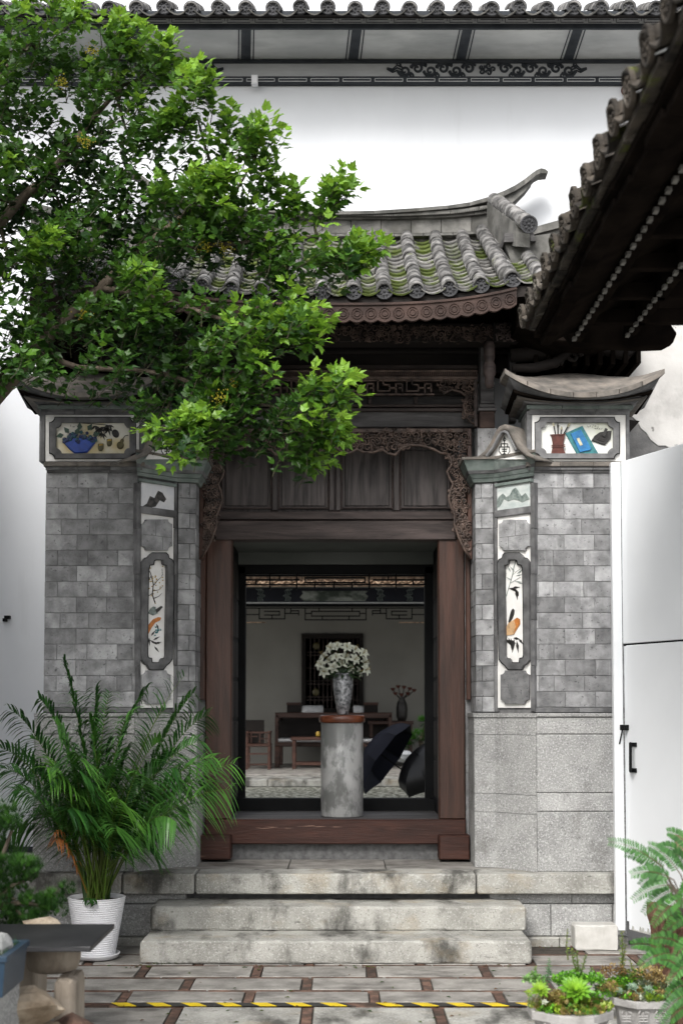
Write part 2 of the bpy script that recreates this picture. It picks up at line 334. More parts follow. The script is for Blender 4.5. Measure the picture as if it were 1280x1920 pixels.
# leaf litter by the pot and in the step corner
mb = MB()
for cx, cy, n in [(R.uniform(-1.2, 1.3), R.uniform(6.7, 8.3), 1) for _ in range(46)] + [(-1.12, 8.42, 26), (-1.24, 8.30, 14), (-.52, 8.30, 8), (.15, 8.28, 12), (.95, 8.31, 10), (1.62, 8.97, 14), (1.32, 8.95, 8)]:
    for _ in range(n):
        x, y, a, l = cx+R.gauss(0, .07), cy+R.gauss(0, .03), R.uniform(0, 6.3), R.uniform(.008, .022)
        u = Vector((math.cos(a), math.sin(a), 0)); v = Vector((-u.y, u.x, 0))*.45
        p = Vector((x, y, .006)); c = add_col(R.choice([(.03, .07, .015), (.07, .10, .02), (.10, .05, .02)]))
        mb.add([p-u*l, p-v*l+Vector((0, 0, .005)), p+u*l, p+v*l+Vector((0, 0, .006))], [(0, 1, 2, 3)], c)
mb.build('leaf_litter', M['moss'], kind='stuff', label='scattered fallen leaf bits in the corners of the steps', category='leaf litter')
# ------------------------------------------------------------------ steps and platform
def rbar(x0, x1, y0, y1, z0, z1, ch=.012, seg=26, jit=.0025, seed=1):
    r = random.Random(seed); prof = []
    for (y, z, a0) in ((y0+ch, z0+ch, 180), (y1-ch, z0+ch, 270), (y1-ch, z1-ch, 0), (y0+ch, z1-ch, 90)):
        for k in range(4):
            a = math.radians(a0+30*k); prof.append((y+ch*math.cos(a), z+ch*math.sin(a)))
    n = len(prof); vs = []; fs = []
    xs = [x0] + [x0+ch*.5] + [x0+ch + (x1-x0-2*ch)*k/seg for k in range(seg+1)] + [x1-ch*.5, x1]
    cy, cz = (y0+y1)/2, (z0+z1)/2
    for i, x in enumerate(xs):
        ins = ch if i in (0, len(xs)-1) else ch*.3 if i in (1, len(xs)-2) else 0
        for (y, z) in prof:
            yy = y + (ins if y < cy else -ins); zz = z + (ins if z < cz else -ins)
            vs.append((x, yy + r.uniform(-jit, jit), zz + (r.uniform(-jit, jit) if z > cz else 0)))
    m = len(xs)
    fs = [(i*n+k, i*n+n+k, i*n+n+(k+1) % n, i*n+(k+1) % n) for i in range(m-1) for k in range(n)] + [tuple(range(n)), tuple((m-1)*n+n-1-k for k in range(n))]
    mb = MB(); mb.add(vs, fs); return mb
ZP = .478
s1 = rbar(-1.255, 1.185, 8.39, 8.80, 0, .142, .016, 40, .003, 3).build('stone_step', M['step'])
s1['label'] = 'bottom granite step with black water stains on its front'; s1['category'] = 'step'; s1['group'] = 'granite steps up to the gate'
s2 = rbar(-1.245, 1.205, 8.77, 9.17, .142, .298, .016, 40, .003, 5).build('stone_step', M['step'])
s2['label'] = 'upper granite step just under the platform edge'; s2['category'] = 'step'; s2['group'] = 'granite steps up to the gate'
pf = thing('stone_platform', 'low granite platform of blocks that carries the whole gatehouse', 'platform', (0, 9.1, 0))
XL, XR = -2.13, 1.93
# plinth blocks under the lip: left and right of the steps
def row(z0, z1, xs, yf, m='granite', name='stone_block', back=.25, ch=.006):
    for a, b in zip(xs[:-1], xs[1:]): MB().box((a+.002, yf+R.uniform(0, .004), z0+.002), (b-.002, yf+back, z1-.002), ch).build(name, M[m], pf)
for xs in ((1.0, 1.415, 1.83, XR), (-2.1, -1.75, -1.5, -1.05)):
    row(.265, .336, (xs[0], xs[0]+.56, xs[-1]) if xs[0] > 0 else (xs[0], xs[-1]), 9.12)
    row(.05, .265, xs, 9.10); row(-.02, .05, (xs[0], (xs[0]+xs[-1])/2, xs[-1]), 9.06, 'step')
MB().box((-2.05, 9.2, -.02), (1.9, 10.9, ZP-.06)).build('core', M['mortar'], pf)
for a, b, sd_ in ((XL, -1.475, 2), (-1.47, -.985, 4), (-.98, .905, 6), (.91, XR, 8)):
    rbar(a, b-.003, 9.03, 9.318, .342, ZP, .012, 30, .002, sd_).build('edge_slab', M['step'], pf)
for a, b in ((-1.3, -.372), (-.368, .308), (.312, 1.2)):
    MB().box((a, 9.322, ZP-.06), (b-.004, 10.02, ZP-.002), .005).build('floor_slab', M['slab'], pf)
for a, b in ((-2.1, -1.31), (1.21, 1.9)): MB().box((a, 9.322, ZP-.06), (b-.004, 10.4, ZP-.004), .005).build('floor_slab', M['slab'], pf)
for a, b in ((-.80, -.32), (-.315, .21), (.215, .73)): MB().box((a, 9.99, ZP-.002), (b, 10.2, ZP+.092), .006).build('sill_stone', M['granite'], pf)
# white marble block standing by the steps
wb = rbar(0, .285, 8.84, 9.0, 0, .165, .012, 6, .002, 9)
wb.v = [(x+1.53, y+.0, z+.001) for x, y, z in wb.v]
o = wb.build('marble_block', mat('rough white marble', (.46, .45, .42), (.56, .55, .52), 10, rough=.6, bump=.3, stain=[((.3, .28, .24), 8, (1, 1, 1), .58, .72, .4)]), smooth=False)
o['label'] = 'small white marble block on the paving right of the steps'; o['category'] = 'block'
# ------------------------------------------------------------------ tall white wall with its painted eave
YW = 10.42
tw = thing('white_wall', 'tall whitewashed wall behind the gate with painted grey frieze and tiled eave', 'wall', (0, YW, 0))
fw = front(YW)
ztop = P(640, 157, YW).z
xo0, xo1 = P(420, 1300, YW).x, P(838, 1300, YW).x
zo = P(640, 1016, 9.98).z+.055
zl = P(640, 1592, YW).z; zr_ = P(640, 1592, YW).z
mb = MB()
mb.box((-5, YW, zl), (xo0, YW+.5, zo)); mb.box((xo1, YW, zl), (5, YW+.5, zo)); mb.box((-5, YW, zo), (5, YW+.5, ztop+.9))
mb.build('plaster_face', M['white'], tw)
MB().box((-5, YW-.03, 0), (-2.08, YW+.45, zl-.02), .01).build('stone_base', M['granite'], tw)
MB().box((2.0, YW-.03, 0), (5, YW+.45, zl-.001), .01).build('stone_base', M['granite'], tw)
MB().box((-5, YW-.04, zl-.018), (-2.08, YW+.02, zl+.02), .005).build('base_strip', M['blueblack'], tw)
# stained older plaster on the right, with a torn edge over dark render
f2 = front(YW-.012)
pts = [(1150, 600), (1275, 560), (1330, 560), (1330, 760), (1284, 772), (1276, 826), (1262, 838), (1250, 815), (1228, 806), (1210, 790), (1196, 806), (1180, 780), (1150, 760)]
MB().pprism(f2, [(1150, 560), (1400, 560), (1400, 1100), (1150, 1100)], -.008, -.002).build('render_patch', M['render'], tw)
MB().pprism(f2, [(1150, 575), (1400, 540), (1400, 852), (1290, 849), (1275, 843), (1262, 845), (1247, 836), (1233, 836), (1218, 824), (1211, 812), (1200, 803), (1194, 790), (1180, 778), (1150, 762)], -.002, .008, .004).build('old_plaster', M['oldwhite'], tw)
# frieze: y 118..155, bands of key pattern below and above, coved soffit
fz = front(YW-.03)
MB().pbox(fz, -420, 117, 1720, 143, -.04, .0, .002).build('frieze_band', M['frieze'], tw)
MB().pbox(fz, -420, 143, 1720, 157, -.04, .012, .002).build('dark_band', M['blueblack'], tw)
MB().pbox(fz, -420, 111, 1720, 117, -.04, .02, .002).build('dark_band', M['blueblack'], tw)
YS = 9.88
za, zb = P(640, 112, YW-.03).z, P(640, 52, YS).z
def soff(px0t, px0b, px1t, px1b):                               # quad on the coved soffit
    return [P(px0t, 53, YS), P(px1t, 53, YS), P(px1b, 111, YW-.04), P(px0b, 111, YW-.04)]
for k in range(-2, 9):
    xt = -150 + 204*k + (k-3)*3; xb = -142 + 201*k + (k-3)*0.0
    xt2, xb2 = xt+207, xb+201
    q = soff(xt, xb, xt2, xb2); nn = Vector((0, -.75, -.6)).normalized()
    MB().add(q+[v-nn*.03 for v in q], [(0, 1, 2, 3), (7, 6, 5, 4), (0, 4, 5, 1), (1, 5, 6, 2), (2, 6, 7, 3), (3, 7, 4, 0)]).build('soffit_panel', M['friezegrey'], tw)
    for dx, w, m_, o_ in ((0, 9, 'blueblack', .012), (14, 1.2, 'blueblack', .003), (-14, 1.2, 'blueblack', .003)):
        q = [v+nn*o_ for v in soff(xt+dx-w, xb+dx-w, xt+dx+w, xb+dx+w)]
        MB().add(q+[v-nn*(o_+.01) for v in q], [(0, 1, 2, 3), (0, 4, 5, 1), (1, 5, 6, 2), (2, 6, 7, 3), (3, 7, 4, 0)]).build('dark_divider' if w > 5 else 'dark_line', M[m_], tw)
fe = front(YS)
MB().pbox(fe, -420, 44, 1720, 53, -.015, .01, .003).build('dark_band', M['blueblack'], tw)
MB().pbox(fe, -420, 29, 1720, 44, -.02, .0, .003).build('key_band', M['chalk'], tw)
MB().pbox(fe, -420, 20, 1720, 29, -.1, .03, .003).build('dark_band', M['blueblack'], tw)
def keyline(mb, fr, x, y, w, h, t, o):                           # one flattened meander unit
    for (a, b, c, d) in ((0, 0, w, t), (0, h-t, w*.9, h), (0, 0, t, h), (w-t, 0, w, h*.7), (w*.12, h*.42, w*.86, h*.42+t)):
        mb.pbox(fr, x+a, y+b, x+c, y+d, 0, o)
mb = MB()
for k in range(34): keyline(mb, fe, -250+52*k, 31.5, 48, 10.5, .9, .004)
mb.build('key_pattern', M['blueblack'], tw, kind='stuff')
mb = MB(); 
for k in range(28):
    x = -200+60*k
    for (a, b, c, d) in ((2, 1, 55, 2), (2, 6, 55, 7.2), (2, 1, 3.2, 7), (54, 1, 55.2, 7)): mb.pbox(fz, x+a, 145.5+b, x+c, 145.5+d, .012, .016)
mb.build('chalk_line', M['chalk'], tw, kind='stuff')
# painted scroll flourish on the frieze
fl = MB()
def spiral(mb, fr, cx, cy, r, turns, sg, a0, w, o, n=22):
    pts = []
    for i in range(n):
        t = i/(n-1); a = a0 + sg*turns*2*math.pi*t; rr = r*(1-.85*t)
        u, z = fr.uz(cx+rr*math.cos(a), cy+rr*math.sin(a), o); pts.append(fr.w(u, z, o))
    mb.tube(pts, [w*(1-.4*i/n) for i in range(n)], 4)
def wave(mb, fr, pts, w, o):
    q = [fr.w(*fr.uz(x, y, o), o) for x, y in pts]; mb.tube(q, [w]*len(q), 4)
def flourish(cx, half):
    for sg in (-1, 1):
        for i in range(6):
            x = cx + sg*(34+i*24); y = 130 + (3 if i % 2 else -2)
            spiral(fl, fz, x, y, 11.5, 1.4, sg*(1 if i % 2 else -1), 0 if sg > 0 else math.pi, .013, .004); wave(fl, fz, [(x-sg*14, 120+(16 if i % 2 else 2)), (x, 118+(22 if i % 2 else 0)), (x+sg*14, 121+(14 if i % 2 else 4))], .008, .004)
            spiral(fl, fz, x+sg*12, 141 if i % 2 == 0 else 121, 5, 1, sg, 1, .009, .004)
            wave(fl, fz, [(x-sg*14, 138 if i % 2 else 123), (x-sg*4, 141 if i % 2 else 119.5), (x+sg*10, 137 if i % 2 else 124)], .009, .004)
        for dy in (-4, 1, 6): wave(fl, fz, [(cx+sg*158, 130+dy), (cx+sg*168, 126+dy), (cx+sg*176, 132+dy*.6), (cx+sg*half, 128+dy*.2)], .007, .004)
    for a in range(5):
        w = 2*math.pi*a/5; spiral(fl, fz, cx+12*math.cos(w), 130+7*math.sin(w), 6, 1.1, 1, w+2, .009, .005)
flourish(912, 187); flourish(232, 187)
fl.build('painted_flourish', M['blueblack'], tw)
# eave tiles of the tall wall
def halftube(L, r0, r1, th=.014, n=8, ends=True):
    vs = []; fs = []
    for (x, r) in ((0, r0), (L, r1)):
        for rr in (r, r-th):
            for k in range(n+1):
                a = math.pi*k/n; vs.append((rr*math.cos(a), x, rr*math.sin(a)))
    N = n+1
    for k in range(n):
        fs += [(k, k+1, 2*N+k+1, 2*N+k), (N+k+1, N+k, 3*N+k, 3*N+k+1), (k+1, k, N+k, N+k+1), (2*N+k, 2*N+k+1, 3*N+k+1, 3*N+k)]
    return vs, fs
def tubemesh(name, L, r0, r1, m): v, f = halftube(L, r0, r1); b = MB(); b.add(v, f); me = b.mesh(name, M[m], True); return me
def discmesh(name, r, m, th=.018, petals=8):
    b = MB(); ax = Vector((0, -1, 0))
    b.lathe((0, 0, 0), [(r*.98, -th), (r, -.003), (r*.97, 0), (r*.84, 0), (r*.80, -.006), (.001, -.006)], 22, ax)
    for k in range(petals):
        a = 2*math.pi*k/petals; b.ball((r*.48*math.cos(a), .002, r*.48*math.sin(a)), (r*.15, .006, r*.15), 6)
    b.ball((0, .002, 0), (r*.17, .008, r*.17), 8)
    for k in range(14):
        a = 2*math.pi*k/14; b.ball((r*.70*math.cos(a), .004, r*.70*math.sin(a)), (r*.05, .004, r*.05), 4)
    return b.mesh(name, M[m])
def panmesh(name, L, w, sag, m, n=6, th=.010):
    vs = []; fs = []
    for y in (0, L):
        for o_ in (0, -th):
            for k in range(n+1):
                t = 2*k/n-1; vs.append((t*w/2, y, -sag*(1-t*t)+o_))
    N = n+1
    for k in range(n): fs += [(k, k+1, 2*N+k+1, 2*N+k), (N+k+1, N+k, 3*N+k, 3*N+k+1), (k+1, k, N+k, N+k+1), (2*N+k, 2*N+k+1, 3*N+k+1, 3*N+k)]
    b = MB(); b.add(vs, fs); return b.mesh(name, M[m])
big_tile = tubemesh('cover_tile', .26, .058, .055, 'rooftile'); big_disc = discmesh('tile_end', .058, 'disc')
big_pan = panmesh('pan_tile', .24, .16, .045, 'ridge')
for k in range(-5, 30):
    x = (-70+52.6*k-640)/F*9.72 + .0; q = P(640, 13, 9.72)
    zc = q.z + R.uniform(-.008, .008)
    link('tile_end', big_disc, tw, (x, 9.72, zc), (0, R.uniform(0, 1), 0))
    for j in range(2): link('cover_tile', big_tile, tw, (x, 9.73+j*.22, zc-.01+j*.11+.004*j), (math.radians(26), 0, R.uniform(-.02, .02)))
    for j in range(2): link('pan_tile', big_pan, tw, (x+.102, 9.70+j*.2, zc-.018+j*.11), (math.radians(26), 0, 0))
MB().add([(-5, 9.77, q.z-.035), (5, 9.77, q.z-.035), (5, 10.6, q.z+.36), (-5, 10.6, q.z+.36), (-5, 10.6, q.z+.2), (5, 10.6, q.z+.2)], [(0, 1, 2, 3), (0, 4, 5, 1), (3, 2, 5, 4)]).build('roof_bed', M['dark'], tw)
lamp = thing('wall_lamp', 'tiny white floodlight fixed under the painted frieze', 'lamp', P(478, 152, YW-.1))
MB().box(P(471, 156, YW-.12), P(484, 147, YW-.05), .008).build('lamp_housing', M['pot'], lamp)
MB().tube([P(478, 150, YW-.06), P(478, 146, YW)], .008, 6).build('bracket', M['black'], lamp)
# ------------------------------------------------------------------ glazed relief pictures on the piers
M['landR'] = mat('pale landscape glaze', (.42, .47, .46), (.62, .64, .62), 9, (1, 1, 2), rough=.35, bump=.05, spec=.5)
M['landL'] = mat('pale grey landscape glaze', (.55, .56, .60), (.72, .72, .72), 7, rough=.35, bump=.05, spec=.5)
M['ink'] = mat('black ink glaze', (.02, .02, .02), (.10, .09, .085), 30, rough=.4, bump=.2)
M['greenink'] = mat('grey green ink', (.10, .13, .12), (.30, .34, .32), 26, rough=.45, bump=.1)
M['artfield'] = mat('painted cream tile', (.70, .68, .60), (.60, .50, .26), 4.2, rough=.4, bump=.04, spec=.5, lo=.5, hi=.66)
M['artwhite'] = mat('painted white tile', (.74, .75, .72), (.66, .68, .56), 5, rough=.4, bump=.04, spec=.5, lo=.5, hi=.7)
def cm(name, c, **k): M[name] = mat(name, c, tuple(x*.6 for x in c), 30, rough=.4, bump=.15, spec=.5, **k)
for nm_, c_ in (('g_blue', (.02, .07, .38)), ('g_grape', (.022, .035, .11)), ('g_teal', (.02, .10, .13)), ('g_green', (.015, .055, .03)), ('g_olive', (.10, .085, .028)), ('g_dark', (.025, .022, .02)), ('g_cup', (.20, .19, .035)),
                ('g_maroon', (.115, .032, .022)), ('g_book', (.05, .22, .24)), ('g_sky', (.03, .20, .46)), ('g_cream', (.62, .58, .40)), ('g_ink', (.035, .033, .031)), ('g_orange', (.55, .20, .05)), ('g_peach', (.62, .40, .22)), ('g_gold', (.5, .33, .05))): cm(nm_, c_)
def tubepx(fr, pts, w, o, mb, n=5): mb.tube([fr.w(*fr.uz(x, y, o), o) for x, y in pts], w, n); return mb
def leafpx(fr, x, y, a, l, w, o, mb):                            # a pointed brush stroke
    ca, sa = math.cos(a), math.sin(a)
    q = [(x, y), (x+ca*l*.4-sa*w, y+sa*l*.4+ca*w), (x+ca*l, y+sa*l), (x+ca*l*.4+sa*w, y+sa*l*.4-ca*w)]
    mb.add([fr.w(*fr.uz(u, v, o), o) for u, v in q]+[fr.w(*fr.uz(u, v, o), o-.003) for u, v in q], [(0, 1, 2, 3), (0, 4, 5, 1), (1, 5, 6, 2), (2, 6, 7, 3), (3, 7, 4, 0)])
def glyphs(fr, x, y, cols, rows_, s, o, par, m='g_ink'):
    r = random.Random(int(x)); mb = MB()
    for i in range(cols):
        for j in range(rows_):
            for _ in range(4):
                x0, y0 = x+i*s*1.5+r.uniform(0, s), y+j*s*1.5+r.uniform(0, s)
                dx, dy = r.choice([(s*.8, 0), (0, s*.8), (s*.5, s*.5), (-s*.4, s*.5)])
                leafpx(fr, x0, y0, math.atan2(dy, dx), math.hypot(dx, dy), .3, o, mb)
    mb.build('inscription', M[m], par)
def pot_px(fr, pts, o0, o1, name, m, par, ch=.006): return MB().pprism(fr, pts, o0, o1, ch).build(name, M[m], par)
def lens(fr, c, rx, ry, rz, name, m, par, o, rot=0, n=12):
    u, z = fr.uz(c[0], c[1], o); k = 9.15/F
    q = Quaternion((0, 0, 1), fr.ang) @ Quaternion((0, 1, 0), rot)
    return MB().ball(fr.w(u, z, o), (rx*k, rz, ry*k), n, q).build(name, M[m], par, True)
def art_right(fr, o, par):
    pot_px(fr, notched(1012, 791, 1151, 851, 9), o-.008, o+.003, 'painted_field', 'artwhite', par, 0); o += .003
    # brush pot of bamboo shape with four brushes
    for (x0, y0, x1, y1, c1, c2) in ((1036, 792, 1041, 816, 'g_cream', 0), (1045, 795, 1045, 817, 'g_ink', 0), (1052, 801, 1050, 817, 'g_cream', 0), (1068, 793, 1054, 817, 'g_cream', 0)):
        dx, dy = x1-x0, y1-y0
        mb = MB(); tubepx(fr, [(x0+dx*.3, y0+dy*.3), (x1, y1)], .005, o+.012, mb); mb.build('brush_handle', M['g_ink'], par)
        mb = MB(); tubepx(fr, [(x0-dx*.1, y0-dy*.12), (x0+dx*.12, y0+dy*.12), (x0+dx*.3, y0+dy*.3)], [.001, .008, .006], o+.012, mb); mb.build('brush_tip', M[c1], par)
    pot_px(fr, [(1031, 814), (1059, 813), (1058, 820), (1056, 832), (1057, 842), (1060, 850), (1063, 855), (1029, 855), (1033, 849), (1035, 842), (1036, 832), (1034, 820)], o, o+.022, 'brush_pot', 'g_maroon', par, .008)
    for y in (815, 834, 837): pot_px(fr, [(1033, y), (1059, y-1), (1059, y+1), (1033, y+2)], o+.02, o+.026, 'pot_ring', 'g_maroon', par, .001)
    pot_px(fr, [(1059, 812), (1091, 798), (1121, 850), (1119, 854), (1083, 855)], o, o+.012, 'book', 'g_book', par, .003)
    pot_px(fr, [(1069, 813), (1088, 805), (1108, 841), (1106, 844), (1086, 848)], o+.012, o+.022, 'blue_book', 'g_sky', par, .003)
    pot_px(fr, [(1080, 822), (1085, 820.5), (1092, 834), (1087, 836)], o+.022, o+.025, 'book_label', 'g_cream', par, .001)
    pot_px(fr, [(1108, 826), (1114, 817), (1124, 810), (1146, 807), (1144, 822), (1134, 834), (1128, 833)], o, o+.014, 'ink_stone', 'g_ink', par, .005)
    pot_px(fr, [(1118, 824), (1124, 815), (1140, 812), (1139, 820), (1131, 829)], o+.012, o+.017, 'ink_well', 'g_dark', par, .003)
    pot_px(fr, [(1128, 817), (1134, 802), (1139, 804), (1133, 820)], o+.014, o+.026, 'ink_stick', 'g_ink', par, .003)
    glyphs(fr, 1100, 797, 5, 1, 3, o+.002, par); glyphs(fr, 1113, 803, 4, 1, 2.6, o+.002, par)
def art_left(fr, o, par):
    pot_px(fr, notched(103, 791, 245, 851, 9), o-.008, o+.003, 'painted_field', 'artfield', par, 0); o += .003
    pot_px(fr, [(117, 822), (181, 818), (178, 830), (170, 840), (163, 848), (140, 850), (130, 842), (121, 832)], o, o+.022, 'fruit_bowl', 'g_blue', par, .009)
    r = random.Random(4)
    for i in range(46):
        t = r.random(); x = 118+62*t; y = 824-14*math.sin(math.pi*t)*r.random()+r.uniform(-2, 7)
        lens(fr, (x, y), 3.6, 3.6, .012, 'grape', 'g_grape' if i % 3 else 'g_teal', par, o+.02, n=7)
    for (x, y, a) in ((130, 812, -2.3), (150, 806, -1.6), (165, 807, -1.0), (174, 816, -.3), (143, 815, -1.2), (120, 815, 2.9)):
        mb = MB(); leafpx(fr, x, y, a, 15, 5, o+.033, mb); mb.build('vine_leaf', M['g_green'], par)
    mb = MB()
    for (x, y) in ((188, 804), (196, 800), (203, 803), (180, 798), (192, 812), (205, 797)):
        for a in (2.2, 1.7, 1.1, .6, 2.7): leafpx(fr, x, y, a+r.uniform(-.2, .2), r.uniform(10, 16), 1.8, o+.003, mb)
    tubepx(fr, [(150, 793), (178, 795), (200, 797), (214, 801)], .003, o+.002, mb); mb.build('ink_leaves', M['g_dark'], par)
    lens(fr, (217, 813), 6.5, 8.5, .014, 'dark_fruit', 'g_dark', par, o+.006, -.5); lens(fr, (226, 835), 7, 7.5, .014, 'gourd', 'g_olive', par, o+.006)
    lens(fr, (229, 827), 3.5, 5, .011, 'gourd_neck', 'g_olive', par, o+.006, .3)
    mb = MB(); tubepx(fr, [(230, 824), (235, 817), (241, 816)], .003, o+.008, mb); mb.build('stalk', M['g_dark'], par)
    for x, y in ((205, 829), (189, 838)):
        pot_px(fr, [(x-5, y-6), (x+5, y-7), (x+5, y+3), (x+2, y+7), (x-3, y+7), (x-5, y+3)], o, o+.016, 'small_cup', 'g_olive', par, .005)
        pot_px(fr, [(x-3, y-5), (x+4, y-6), (x+4, y-3), (x-3, y-2)], o+.014, o+.018, 'cup_mouth', 'g_gold', par, .001)
    glyphs(fr, 131, 797, 4, 1, 3, o+.002, par)
def bird_right(fr, o, par):
    mb = MB()
    tubepx(fr, [(967, 1050), (963, 1062), (960, 1078), (955, 1096), (950, 1112), (946, 1128)], [.0035]*6, o+.001, mb)
    tubepx(fr, [(960, 1078), (968, 1071), (976, 1066)], .0018, o+.001, mb); tubepx(fr, [(955, 1094), (965, 1088), (975, 1082)], .0018, o+.001, mb)
    for (x, y, a, l) in ((964, 1072, -2.3, 14), (968, 1076, -.7, 15), (966, 1080, -.25, 14), (972, 1076, -1.0, 12), (964, 1090, .1, 16), (970, 1092, .3, 12), (958, 1088, -2.6, 12), (974, 1070, -.3, 9), (956, 1072, -2.0, 12)): leafpx(fr, x, y, a, l, 1.0, o+.002, mb)
    mb.build('bamboo_stroke', M['greenink'], par)
    mb = MB()
    for (x, y, a, l) in ((953, 1103, .2, 16), (956, 1102, .5, 18), (964, 1103, 1.1, 17), (966, 1106, 1.4, 19), (970, 1108, 1.7, 14), (960, 1102, -.1, 14)): leafpx(fr, x, y, a, l, 2.2, o+.003, mb)
    for (x, y, a, l) in ((948, 1198, .9, 16), (952, 1196, 1.2, 20), (957, 1197, 1.5, 22), (963, 1198, 1.7, 26), (968, 1202, 1.45, 22), (946, 1194, 1.6, 14), (972, 1198, .9, 12), (954, 1200, .5, 14), (962, 1196, .2, 12)): leafpx(fr, x, y, a, l, 2.4, o+.003, mb)
    mb.build('ink_leaves', M['g_ink'], par)
    pot_px(fr, [(946, 1180), (952, 1168), (962, 1162), (968, 1158), (973, 1161), (974, 1170), (968, 1180), (962, 1190), (948, 1192)], o, o+.005, 'painted_rock', 'g_peach', par, .002)
    pot_px(fr, [(963, 1163), (968, 1158), (974, 1161), (974, 1170), (967, 1180), (962, 1188), (966, 1174)], o+.005, o+.007, 'rock_shade', 'g_orange', par, .001)
    pot_px(fr, [(952, 1166), (955, 1152), (957, 1145), (960, 1141), (963, 1144), (962, 1152), (959, 1160), (953, 1168)], o, o+.008, 'painted_bird', 'g_ink', par, .002)
    glyphs(fr, 946, 1064, 1, 6, 2, o+.001, par)
def bird_left(fr, o, par):
    mb = MB()
    tubepx(fr, [(275, 1060), (283, 1075), (288, 1095), (286, 1115), (291, 1130)], [.002, .003, .004, .004, .005], o+.001, mb)
    for q in ([(284, 1080), (276, 1092), (274, 1104)], [(288, 1098), (296, 1088), (303, 1082)], [(287, 1112), (278, 1118), (273, 1128)], [(287, 1108), (298, 1106), (305, 1100)], [(289, 1122), (298, 1118), (304, 1112)]): tubepx(fr, q, [.003, .002, .001], o+.001, mb)
    mb.build('plum_branch', M['g_dark'], par)
    mb = MB(); r = random.Random(3)
    for _ in range(40):
        x, y = 288+r.gauss(0, 9), 1095+r.gauss(0, 14); leafpx(fr, x, y, r.uniform(0, 6), 2.6, 1.2, o+.003, mb)
    mb.build('yellow_blossom', M['g_gold'], par)
    for (q) in ([(279, 1150), (283, 1141), (290, 1139), (296, 1143), (297, 1150), (288, 1154)], [(285, 1140), (288, 1137), (293, 1138), (292, 1142)]): pot_px(fr, q, o, o+.006, 'painted_bird', 'greenink', par, .002)
    pot_px(fr, [(292, 1143), (303, 1136), (306, 1138), (299, 1146), (294, 1149)], o+.003, o+.008, 'bird_wing', 'g_ink', par, .001)
    pot_px(fr, [(275, 1180), (279, 1172), (288, 1161), (298, 1157), (303, 1158), (301, 1163), (292, 1167), (284, 1178), (277, 1192)], o, o+.006, 'painted_branch', 'g_orange', par, .002)
    mb = MB()
    for (x, y, a, l) in ((282, 1200, .6, 16), (285, 1204, .2, 16), (280, 1196, 1.5, 14), (288, 1200, -.5, 14), (290, 1212, .9, 14), (278, 1212, 2.2, 10), (294, 1170, 1.2, 12), (284, 1192, -.9, 12), (292, 1206, -.2, 12)): leafpx(fr, x, y, a, l, 1.7, o+.003, mb)
    mb.build('ink_leaves', M['g_ink'], par)
    mb = MB(); 
    for _ in range(12): leafpx(fr, 297+r.gauss(0, 4), 1182+r.gauss(0, 5), r.uniform(0, 6), 5, 1.3, o+.002, mb)
    mb.build('green_leaves', M['g_book'], par)
    glyphs(fr, 304, 1066, 1, 5, 2, o+.001, par)
# ------------------------------------------------------------------ gatehouse: brick piers
gh = thing('gatehouse', 'ornate gatehouse with brick piers, curved tiled roof and carved timber doorway', 'gatehouse', (0, 9.8, ZP))
def arc(cx, cy, r, a0, a1, n=4): return [(cx+r*math.cos(math.radians(a0+(a1-a0)*i/n)), cy+r*math.sin(math.radians(a0+(a1-a0)*i/n))) for i in range(n+1)]
def notched(x0, y0, x1, y1, r):                                  # rectangle whose corners are scooped out
    return arc(x0, y0, r, 90, 0) + arc(x1, y0, r, 180, 90) + arc(x1, y1, r, 270, 180) + arc(x0, y1, r, 360, 270)
_bc = {}
def brick(fr, u0, z0, u1, z1, o1, depth, m, parent, name='brick', ch=.0025, j=.0012):
    w, h = round(u1-u0-2*j, 3), round(z1-z0-2*j, 3)
    if w < .006 or h < .004: return
    k = (w, h, depth, m, ch)
    if k not in _bc: _bc[k] = MB().fbox(Fr((0, 0), (1, 0)), -w/2, -h/2, w/2, h/2, -depth, 0, ch).mesh(name, M[m])
    c = fr.w((u0+u1)/2, (z0+z1)/2, o1 + R.uniform(-.0025, .001))
    link(name, _bc[k], parent, c, (0, 0, fr.ang))
def polybox(fr, pts, name, m, parent, o0, o1, ch=.003): return MB().pprism(fr, pts, o0, o1, ch).build(name, M[m], parent)

def curved_cap(fr, parent, rings, hw_tip, npieces=7, ymat='cap'):
    """rings: (half width, front offset, z at the middle, rise at the tips); lofted across the front and both sides"""
    N = 16; mb = MB(); vs = []; nr = len(rings)
    for (hw, off, z, rise) in rings:
        for i in range(N+1):
            t = 2*i/N-1; vs.append(fr.w(fr.cu+t*hw, z+rise*abs(t)**2.4, off))
        for i in range(1, 4):
            vs.append(fr.w(fr.cu+hw, z+rise*(1-.25*i), off-.16*i))
        for i in range(1, 4):
            vs.append(fr.w(fr.cu-hw, z+rise*(1-.25*(4-i)), off-.16*(4-i)))
    n = N+1+6; fs = []
    for l in range(nr-1):
        for k in range(n):
            j = (k+1) % n; fs.append((l*n+k, l*n+j, l*n+n+j, l*n+n+k))
    fs.append(tuple((nr-1)*n+k for k in range(n))); fs.append(tuple(reversed(range(n))))
    mb.add(vs, fs); return mb

